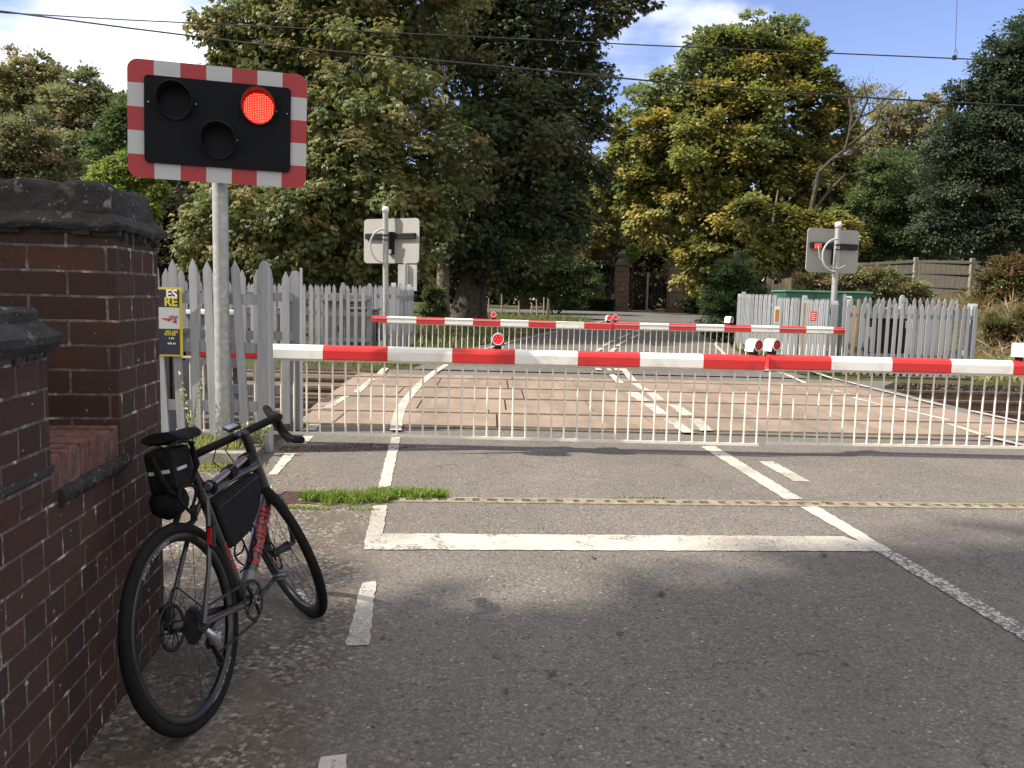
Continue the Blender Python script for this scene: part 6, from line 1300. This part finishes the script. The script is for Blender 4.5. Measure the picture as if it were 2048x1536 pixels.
# wheels
RX = Matrix.Rotation(R(90), 4, 'X')
def wheel(M, rear):
    """M: wheel centre, axle along local y"""
    A = M @ RX            # z of A = -y of the bike (right side)
    b = MB(); b.lathe([(0.312, -0.013), (0.304, -0.014), (0.286, -0.0105), (0.281, 0), (0.286, 0.0105), (0.304, 0.014), (0.312, 0.013), (0.309, 0)], 64, 0, A, True)
    b.tube([M @ Vector((0, -0.05, 0)), M @ Vector((0, -0.034, 0)), M @ Vector((0, -0.030, 0)), M @ Vector((0, 0.030, 0)), M @ Vector((0, 0.034, 0)), M @ Vector((0, 0.055, 0))], [0.012, 0.012, 0.022, 0.016, 0.024, 0.010], 14)
    w_ = b.build('wheel', M_RIM, bike)
    prof = [(0.3255+0.0195*math.cos(a), 0.0195*math.sin(a)) for a in np.linspace(0, 2*math.pi, 15)[:-1]]
    MB().lathe(prof, 72, 0, A, True).build('tyre', M_TYRE, w_)
    b = MB()
    for k in range(24):
        a = 2*math.pi*k/24; side = 1 if k % 2 else -1; tw = 0.42*(1 if (k//2) % 2 else -1)
        b.tube([(0.021*math.cos(a+tw*3.2), side*0.030, 0.021*math.sin(a+tw*3.2)), (0.283*math.cos(a), side*0.002, 0.283*math.sin(a))], 0.0011, 4, 0, M)
    b.build('spokes', M_DMET, w_)
    D = M @ TR(0, 0.047, 0) @ RX; b = MB(); b.lathe([(0.080, -0.001), (0.080, 0.001), (0.066, 0.001), (0.066, -0.001)], 40, 0, D, True)
    for k in range(10):
        a = 2*math.pi*k/10; b.tube([(0.022*math.cos(a+.5), 0, 0.022*math.sin(a+.5)), (0.067*math.cos(a), 0, 0.067*math.sin(a))], 0.0022, 4, 0, M @ TR(0, 0.047, 0))
    b.lathe([(0.024, -0.002), (0.024, 0.002), (0.010, 0.002), (0.010, -0.002)], 20, 0, D, True); b.build('brake_disc', M_DMET, w_)
    # writing round the rim on the right side
    b = MB()
    for (txt, ac, fl) in (('INDUSTRY NINE', R(-62), 1), ('INDUSTRY NINE', R(112), 1)) if rear else (('INDUSTRY NINE', R(-70), 1),):
        n = len(txt); st_ = 0.0155/0.302
        for i, ch in enumerate(txt):
            if ch == ' ': continue
            a = ac+(i-(n-1)/2)*st_*1.0
            C_ = A @ Matrix.Rotation(0, 4, 'Z') @ TR(0.2985*math.cos(a), 0.2985*math.sin(a), 0.0152) @ rotz(a+R(90))
            b.text(ch, 0.019, C_, 0, 0.02)
    if rear: b.build('rim_lettering', M_DECAL, w_)
    if rear:
        b = MB()
        for k in range(9):
            r_ = 0.064-0.0045*k; y = 0.030+0.0038*k; n = 28; vs = []; fs = []
            for zz in (y, y+0.0018):
                for j in range(n*2): rr_ = r_ if j % 2 else r_-0.0035; vs.append((rr_*math.cos(math.pi*j/n), rr_*math.sin(math.pi*j/n), zz))
            m2 = 2*n; b.add(vs, [tuple(range(m2))[::-1], tuple(range(m2, 2*m2))]+[(j, (j+1) % m2, m2+(j+1) % m2, m2+j) for j in range(m2)], 0, A)
        b.build('cassette', M_DMET, w_)
    return w_
# local frame inside a root with a rotated matrix: everything is built in world coordinates
wheel(BM @ TR(0, 0, WR), True)
axp = Vector((WB-0.045/math.sin(HA), 0, WR)); axd = Vector((-math.cos(HA), 0, math.sin(HA)))
SMt = BM @ TR(*axp) @ Matrix.Rotation(ST, 4, axd) @ TR(*(-axp))
wheel(SMt @ TR(WB, 0, WR), False)
# frame
BB = Vector((0.41, 0, 0.275)); SC = Vector((0.268, 0, 0.715)); HT = Vector((HB(0.780), 0, 0.780)); HL = Vector((HB(0.60), 0, 0.60)); RH = Vector((0, 0, WR))
b = MB(); b.tube([HL-(HT-HL)*0.08, HT], [0.026, 0.022], 18, 0, BM); fr = b.build('frame', M_FRM, bike)
bt([SC+(SC-BB)*0.07, BB], [0.0175, 0.020], 16).build('seat_tube', M_FRM, fr)
bt([SC, SC.lerp(HT, .5)+Vector((0, 0, -0.004)), HT-Vector((0, 0, 0.03))], [0.017, 0.019, 0.021], 16).build('top_tube', M_FRM, fr)
DT0, DT1 = HL+Vector((0.0, 0, 0.01)), BB
bt([DT0, DT1], [0.027, 0.029], 22).build('down_tube', M_FRM, fr)
bt([DT1.lerp(DT0, .10), DT1.lerp(DT0, .24)], 0.0297, 22).build('down_tube_band', M_FSIL, fr)
bt([BB+Vector((0, -0.036, 0)), BB+Vector((0, 0.036, 0))], 0.024, 16).build('bottom_bracket', M_DMET, fr)
for s_ in (-1, 1):
    bt([BB+Vector((-0.01, s_*0.022, 0)), BB+Vector((-0.09, s_*0.030, 0.008)), BB+Vector((-0.20, s_*0.058, 0.035)), RH+Vector((0.0, s_*0.068, 0))], [0.016, 0.015, 0.013, 0.010], 12).build('chainstay', M_FRM, fr)
    bt([SC+Vector((0.0, s_*0.012, -0.01)), SC+Vector((-0.06, s_*0.034, -0.085)), SC+Vector((-0.15, s_*0.055, -0.22)), RH+Vector((0.0, s_*0.068, 0))], [0.010, 0.009, 0.0085, 0.009], 10).build('seatstay', M_FRM, fr)
# lettering wrapped on the tubes
def wrap_text(txt, size, bold, p0, p1, u0_, rad, a0, sx=1.0):
    """letters along p0->p1 starting at u0_ metres, centred at angle a0 round the tube (0 = right side)"""
    v, f = glyphs(txt, bold); bm = bmesh.new(); vv = [bm.verts.new(c) for c in v]
    for q_ in f:
        try: bm.faces.new([vv[i] for i in q_])
        except ValueError: pass
    bmesh.ops.triangulate(bm, faces=bm.faces[:]); bmesh.ops.subdivide_edges(bm, edges=bm.edges[:], cuts=3, use_grid_fill=True); bm.verts.index_update()
    mnx = min(c.co.x for c in bm.verts); d = (p1-p0).normalized(); right = Vector((0, -1, 0)); up = right.cross(d)*-1
    if up.z < 0: up = -up
    vs = []
    for c in bm.verts:
        u_ = u0_+(c.co.x-mnx)*size*sx; an = a0+c.co.y*size/rad; vs.append(p0+d*u_+(right*math.cos(an)+up*math.sin(an))*(rad+0.0012))
    fs = [tuple(w.index for w in q_.verts) for q_ in bm.faces]; bm.free(); b = MB(); b.add(vs, fs, 0, BM); return b
wrap_text('KINESIS', 0.085, 0.035, DT1, DT0, 0.150, 0.0298, 0.25, 0.98).build('down_tube_lettering', M_FRED, fr)
wrap_text('KINESIS', 0.040, 0.03, BB, SC, 0.14, 0.0195, 0.1).build('seat_tube_lettering', M_FRED, fr)
# fork, stem and bars turn with the front wheel
S_ = lambda x, y, z: Vector((x, y, z))
cr_ = S_(HB(0.585), 0, 0.585); b = MB(); b.tube([cr_+S_(0.004, -0.045, -0.02), cr_+S_(0, -0.02, 0.006), cr_+S_(0, 0.02, 0.006), cr_+S_(0.004, 0.045, -0.02)], [0.016, 0.021, 0.021, 0.016], 12, 0, SMt); fk = b.build('fork', M_FRM, bike)
for s_ in (-1, 1):
    bt([cr_+S_(0.002, s_*0.040, -0.005), cr_+S_(0.016, s_*0.052, -0.06), S_(HB(0.44)+0.012, s_*0.056, 0.44), S_(WB-0.012, s_*0.058, 0.37), S_(WB, s_*0.055, WR)], [0.017, 0.017, 0.014, 0.011, 0.012], 12, SMt).build('fork_blade', M_FRM, fk)
b = MB(); b.cbox((WB-0.045, 0.050, WR+0.02), (WB-0.005, 0.075, WR+0.085), 0.008, 0, SMt); b.build('brake_caliper', M_DMET, fk)
bt([S_(WB, -0.066, WR), S_(WB, 0.066, WR)], 0.010, 10, SMt).build('axle', M_CHR, fk)
ST0 = S_(HB(0.868), 0, 0.868); BAR = ST0+S_(0.078, 0, 0.020)
b = MB(); b.tube([S_(HB(0.780), 0, 0.780), S_(HB(0.892), 0, 0.892)], [0.020, 0.019], 16, 0, SMt); b.tube([S_(HB(0.892), 0, 0.892), S_(HB(0.900), 0, 0.900)], [0.019, 0.013], 16, 0, SMt)
b.tube([ST0, ST0.lerp(BAR, .5), BAR], [0.019, 0.0165, 0.018], 14, 0, SMt); b.build('stem', M_DMET, bike)
# handlebar
def barpath(s_):
    p = BAR; return [p+S_(0, s_*0.02, 0), p+S_(0, s_*0.10, 0.001), p+S_(-0.004, s_*0.155, 0.002), p+S_(0.010, s_*0.186, 0.0), p+S_(0.045, s_*0.195, -0.004), p+S_(0.082, s_*0.199, -0.020), p+S_(0.100, s_*0.204, -0.052), p+S_(0.088, s_*0.209, -0.092), p+S_(0.050, s_*0.214, -0.118), p+S_(0.0, s_*0.219, -0.126), p+S_(-0.035, s_*0.222, -0.130)]
b = MB(); b.tube([BAR+S_(0, -0.05, 0), BAR+S_(0, 0.05, 0)], 0.0155, 14, 0, SMt); hb = b.build('handlebar', M_DMET, bike)
def smooth(pts, k=3):
    for _ in range(k):
        o = [pts[0]]
        for a_, c_ in zip(pts[:-1], pts[1:]): o += [a_.lerp(c_, .25), a_.lerp(c_, .75)]
        pts = o+[pts[-1]]
    return pts
for s_ in (-1, 1):
    pts = smooth(barpath(s_), 2); bt(pts, 0.0165, 12, SMt).build('bar_tape', M_TAPE, hb)
    p = BAR+S_(0.085, s_*0.199, -0.006)
    hd = bt([p+S_(-0.05, -s_*0.002, 0.002), p+S_(0.0, 0, 0.010), p+S_(0.045, 0, 0.020), p+S_(0.068, 0, 0.052), p+S_(0.072, 0, 0.066)], [0.017, 0.020, 0.019, 0.017, 0.010], 12, SMt).build('brake_hood', M_TAPE, hb)
    bt([p+S_(0.056, 0, 0.02), p+S_(0.068, s_*0.004, -0.03), p+S_(0.050, s_*0.010, -0.085), p+S_(0.030, s_*0.016, -0.128)], [0.010, 0.009, 0.008, 0.005], 8, SMt, flat=0.55).build('brake_lever', M_DMET, hd)
MB().tube([p_ for p_ in [BAR+S_(0.03, 0.03, 0.0), BAR+S_(0.07, 0.06, -0.04), BAR+S_(0.05, 0.05, -0.12), BAR+S_(-0.02, 0.03, -0.17)]], 0.0025, 6, 0, SMt).build('brake_cable', M_BLACK, hb)
MB().tube([BAR+S_(0.02, 0.10, -0.01), BAR+S_(0.06, 0.13, -0.06), BAR+S_(0.03, 0.10, -0.13), BAR+S_(-0.04, 0.03, -0.16)], 0.0025, 6, 0, SMt).build('brake_cable', M_BLACK, hb)
# computer on an out front mount
CM = SMt @ TR(*(BAR+S_(0.055, 0.0, 0.030))) @ Matrix.Rotation(R(-14), 4, 'Y'); b = MB(); b.cbox((-0.038, -0.028, 0), (0.042, 0.028, 0.013), 0.004, 0, CM); cp_ = b.build('cycle_computer', M_BLACK, bike)
b = MB(); b.add([(-0.028, -0.022, 0.0136), (0.035, -0.022, 0.0136), (0.035, 0.022, 0.0136), (-0.028, 0.022, 0.0136)], [(0, 1, 2, 3)], 0, CM); b.build('screen', pm('glossy_screen', (0.30, 0.36, 0.45), (0.26, 0.31, 0.40), 6, 0.08), cp_)
# seat post, saddle
SD = Vector((0.185, 0, 0.962)); bt([SC+(SC-BB)*0.03, SD+Vector((0.022, 0, -0.04))], 0.0135, 14).build('seat_post', M_DMET, bike)
b = MB(); secs = [(-0.125, 0.066, 0.016, 0.016), (-0.10, 0.072, 0.010, 0.020), (-0.05, 0.064, 0.004, 0.022), (0.0, 0.040, 0.0, 0.022), (0.06, 0.024, 0.0, 0.021), (0.115, 0.019, -0.002, 0.018), (0.14, 0.010, -0.008, 0.012)]
n = 14; vs = []
for x, w_, z_, h_ in secs:
    for k in range(n): a = 2*math.pi*k/n; y = w_*math.cos(a); vs.append((SD.x+x, y, SD.z+z_+(h_*math.sin(a) if math.sin(a) > 0 else h_*1.2*math.sin(a))-abs(y)*0.10))
b.add(vs, [(i*n+j, i*n+(j+1) % n, (i+1)*n+(j+1) % n, (i+1)*n+j) for i in range(len(secs)-1) for j in range(n)], 0, BM, True); b.add(vs[:n], [tuple(range(n))[::-1]], 0, BM); b.add(vs[-n:], [tuple(range(n))], 0, BM); sdl = b.build('saddle', M_TAPE, bike)
for s_ in (-1, 1): bt([SD+Vector((-0.10, s_*0.035, -0.006)), SD+Vector((-0.05, s_*0.022, -0.036)), SD+Vector((0.04, s_*0.022, -0.036)), SD+Vector((0.11, s_*0.006, -0.008))], 0.0035, 6).build('saddle_rail', M_CHR, sdl)
BG = BM @ TR(0, 0, 0.055)
# saddle bag with pouch, straps and ring
b = MB(); b.cbox((0.040, -0.048, 0.735), (0.165, 0.062, 0.880), 0.022, 0, BG); roughen(b, 0.003, 7); bag = b.build('saddle_bag', M_BAG, bike)
b = MB(); b.cbox((0.036, -0.030, 0.800), (0.0405, 0.045, 0.812), 0.001, 0, BG); b.cbox((0.055, -0.0515, 0.802), (0.115, -0.0475, 0.813), 0.001, 0, BG); b.build('reflective_strip', M_REFL, bag)
b = MB(); b.lathe([(0.0, -0.055), (0.04, -0.05), (0.058, -0.02), (0.060, 0.015), (0.045, 0.05), (0.0, 0.058)], 16, 0, BG @ TR(0.105, 0.035, 0.695) @ Matrix.Rotation(R(75), 4, 'X')); roughen(b, 0.003, 9); b.build('lower_pouch', M_BAG, bag)
b = MB(); ring = [Vector((0.075+0.046*math.cos(a), -0.058-0.010*math.sin(a*2), 0.700+0.046*math.sin(a))) for a in np.linspace(0, 2*math.pi, 25)]; b.tube(ring, 0.006, 8, 0, BG, cap=False); b.build('strap_ring', M_BAG, bag)
for pts in ([(0.03, 0.02, 0.86), (0.022, 0.0, 0.80), (0.03, -0.02, 0.74), (0.06, -0.05, 0.70)], [(0.17, -0.05, 0.86), (0.15, -0.068, 0.80), (0.10, -0.066, 0.75)], [(0.10, 0.0, 0.66), (0.05, -0.01, 0.63), (0.0, 0.02, 0.625)], [(0.16, -0.02, 0.66), (0.13, -0.03, 0.615), (0.07, -0.01, 0.60), (0.04, 0.0, 0.605)], [(0.02, -0.04, 0.885), (0.06, -0.07, 0.90), (0.13, -0.075, 0.885), (0.17, -0.05, 0.86)]):
    bt([Vector(p) for p in pts], [0.013]*(len(pts)-1)+[0.006], 8, M=BG, flat=0.35).build('strap', M_BAG, bag)
# frame bag, pump
def fbag():
    b = MB(); pl = [(SC.x+0.028, SC.z-0.022), (HT.x-0.045, HT.z-0.056), (HT.x-0.030, HT.z-0.12), (HT.x-0.075, HT.z-0.185), (0.57, 0.545), (0.50, 0.515), (0.40, 0.50), (SC.x+0.085, 0.50), (SC.x+0.05, 0.60)]
    n = len(pl); L = []
    for y, k_ in ((-0.030, 0.94), (-0.022, 1.0), (0.022, 1.0), (0.030, 0.94)):
        cx_ = sum(p[0] for p in pl)/n; cz_ = sum(p[1] for p in pl)/n; L.append([(cx_+(x-cx_)*k_, y, cz_+(z-cz_)*k_) for x, z in pl])
    vs = [p for l in L for p in l]; b.add(vs, [(i*n+j, i*n+(j+1) % n, (i+1)*n+(j+1) % n, (i+1)*n+j) for i in range(3) for j in range(n)]+[tuple(range(n))[::-1], tuple(range(3*n, 4*n))], 0, BM); return b
fb = fbag().build('frame_bag', M_BAG, bike)
bt([SC.lerp(HT, .08)+Vector((0, -0.031, -0.055)), SC.lerp(HT, .88)+Vector((0, -0.031, -0.062))], 0.003, 6).build('zip', M_DMET, fb)
pm0, pm1 = SC.lerp(HT, .05)+Vector((0, -0.012, 0.034)), SC.lerp(HT, .84)+Vector((0, -0.012, 0.030))
pu = bt([pm0, pm1], 0.0145, 14).build('pump', M_FSIL, bike); bt([pm0.lerp(pm1, .05)+Vector((0, -0.012, .0095)), pm0.lerp(pm1, .95)+Vector((0, -0.012, .0095))], 0.0016, 4).build('red_stripe', M_FRED, pu)
bt([pm0.lerp(pm1, .03)+Vector((0, -0.0148, .001)), pm0.lerp(pm1, .97)+Vector((0, -0.0148, .001))], 0.0016, 4).build('silver_stripe', M_REFL, pu)
for s_, wd in ((0.04, .03), (0.46, .07), (0.90, .06)): bt([pm0.lerp(pm1, s_)-Vector((0, -0.006, .012)), pm0.lerp(pm1, s_+wd*2.0)-Vector((0, -0.006, .012))], 0.0285, 14, flat=1.0).build('velcro_strap', M_BAG, pu)
# bottle cages
def cage(p0, p1, s0, s1, nrm_):
    d = (p1-p0).normalized(); L = (p1-p0).length; y = Vector((0, 1, 0)); b = MB(); q_ = lambda u_, o_, w_: p0+d*u_+nrm_*o_+y*w_
    b.tube([q_(s0, .032, 0), q_(s1, .032, 0)], 0.005, 6, 0, BM)
    for s_ in (-1, 1): b.tube(smooth([q_(s0, .034, s_*.01), q_(s0+.01, .06, s_*.036), q_(s0+.03, .09, s_*.036), q_(s1-.03, .085, s_*.038), q_(s1-.005, .105, s_*.022), q_(s1-.012, .112, 0)], 2), 0.0038, 6, 0, BM)
    b.tube(smooth([q_(s1-.06, .034, -.01), q_(s1-.055, .06, -.038), q_(s1-.05, .09, -.030)], 1), 0.0038, 6, 0, BM); b.build('bottle_cage', M_TAPE, bike)
cage(BB, DT0, .13, .27, Vector((-0.52, 0, 0.85)).normalized()); cage(BB, SC, .11, .24, Vector((0.95, 0, 0.30)).normalized())
# drivetrain
CRM = BM @ TR(*BB); b = MB(); n = 40; A = CRM @ RX; vs = []
for zz in (0.040, 0.043):
    for j in range(2*n): rr_ = 0.080 if j % 2 else 0.0755; vs.append((rr_*math.cos(math.pi*j/n), rr_*math.sin(math.pi*j/n), zz))
for zz in (0.040, 0.043):
    for j in range(2*n): vs.append((0.066*math.cos(math.pi*j/n), 0.066*math.sin(math.pi*j/n), zz))
m2 = 2*n; b.add(vs, [(j, (j+1) % m2, m2+(j+1) % m2, m2+j) for j in range(m2)]+[(m2+j, m2+(j+1) % m2, 3*m2+(j+1) % m2, 3*m2+j) for j in range(m2)]+[(j, 2*m2+j, 2*m2+(j+1) % m2, (j+1) % m2) for j in range(m2)], 0, A)
for k in range(4): a = k*math.pi/2+.4; b.tube([(0.012*math.cos(a), 0.012*math.sin(a), .046), (0.070*math.cos(a), 0.070*math.sin(a), .042)], 0.007, 6, 0, A)
ck = b.build('chainset', M_DMET, bike); CA = R(12)
for s_, ang_ in ((-1, CA), (1, CA+math.pi)):
    e = Vector((0.170*math.cos(ang_), 0, 0.170*math.sin(ang_))); b = MB(); b.tube([(0, s_*.052, 0), e*0.5+Vector((0, s_*.062, 0)), e+Vector((0, s_*.068, 0))], [.017, .012, .013], 10, 0, CRM, flat=0.6); ar = b.build('crank_arm', M_DMET, ck)
    b = MB(); b.tube([e+Vector((0, s_*.07, 0)), e+Vector((0, s_*.125, 0))], .0065, 8, 0, CRM); b.cbox((e.x-.034, min(s_*.082, s_*.122), e.z-.010), (e.x+.034, max(s_*.082, s_*.122), e.z-.004), .002, 0, CRM); b.cbox((e.x-.034, min(s_*.082, s_*.122), e.z+.004), (e.x-.020, max(s_*.082, s_*.122), e.z+.010), .002, 0, CRM); b.cbox((e.x+.020, min(s_*.082, s_*.122), e.z+.004), (e.x+.034, max(s_*.082, s_*.122), e.z+.010), .002, 0, CRM); b.build('pedal', M_CHR, ar)
bt([BB+Vector((0, -.044, 0)), BB+Vector((0, -.060, 0))], 0.017, 14).build('crank_bolt', M_CHR, ck)
b = MB(); cy = -0.0415
up_ = [BB+Vector((-0.002, cy, .079)), RH+Vector((0.0, -.047, .040))]; lo_ = [BB+Vector((-0.002, cy, -.079)), Vector((0.085, -.047, .205))]
for pa, pc in (up_, lo_):
    L = (pc-pa).length; nn_ = int(L/0.0127); d = (pc-pa).normalized(); zz = d.cross(Vector((0, 1, 0)))
    for k in range(nn_):
        p = pa+d*(k+.5)*0.0127; wy = 0.0035 if k % 2 else 0.0026; hh = 0.0042
        vs = [p+d*sx*0.0055+Vector((0, sy*wy, 0))+zz*sz*hh for sz in (-1, 1) for sx, sy in ((-1, -1), (1, -1), (1, 1), (-1, 1))]
        b.add(vs, [(0, 3, 2, 1), (4, 5, 6, 7), (0, 1, 5, 4), (1, 2, 6, 5), (2, 3, 7, 6), (3, 0, 4, 7)], 0, BM)
    b.build('chain', M_DMET, bike); b = MB()
# rear derailleur
b = MB(); b.tube([RH+Vector((0.0, -.072, -.02)), RH+Vector((.015, -.085, -.055)), Vector((.045, -.078, .250))], [.011, .016, .013], 10, 0, BM); b.cbox((.01, -.092, .262), (.06, -.066, .296), .008, 0, BM); rd = b.build('rear_derailleur', M_CHR, bike)
b = MB(); b.tube([Vector((.040, -.058, .262)), Vector((.060, -.056, .215)), Vector((.085, -.054, .175))], [.012, .009, .012], 8, 0, BM, flat=.5)
for c_ in ((.040, -.05, .262), (.086, -.05, .178)): b.lathe([(.021, -.003), (.021, .003), (.006, .003), (.006, -.003)], 14, 0, BM @ TR(*c_) @ RX, True)
b.build('derailleur_cage', M_BLACK, rd)
b = MB(); b.cbox((-.01, .050, WR+.02), (.045, .078, WR+.075), .008, 0, BM); b.tube([Vector((.02, .08, WR+.05)), Vector((.02, .088, WR+.05))], .012, 10, 0, BM); b.build('brake_caliper', M_DMET, bike)
b = MB(); b.tube(smooth([Vector((.02, .06, WR+.07)), Vector((.06, .05, WR+.13)), Vector((.11, .045, WR+.08)), Vector((.2, .04, .33))], 2), .0025, 6, 0, BM); b.build('rear_brake_hose', M_BLACK, bike)
# rear lamp on the right seatstay
lp_ = SC+Vector((-0.085, -0.050, -0.125)); MZ_ = BM @ TR(*lp_) @ Matrix.Rotation(R(28), 4, 'Y'); b = MB(); b.cbox((-.012, -.014, -.040), (.012, .014, .040), .006, 0, MZ_); rl_ = b.build('rear_lamp', M_BLACK, bike)
b = MB(); b.cbox((-.0150, -.008, -.030), (-.0115, .008, .030), .001, 0, MZ_); b.build('lens', M_LENS, rl_)
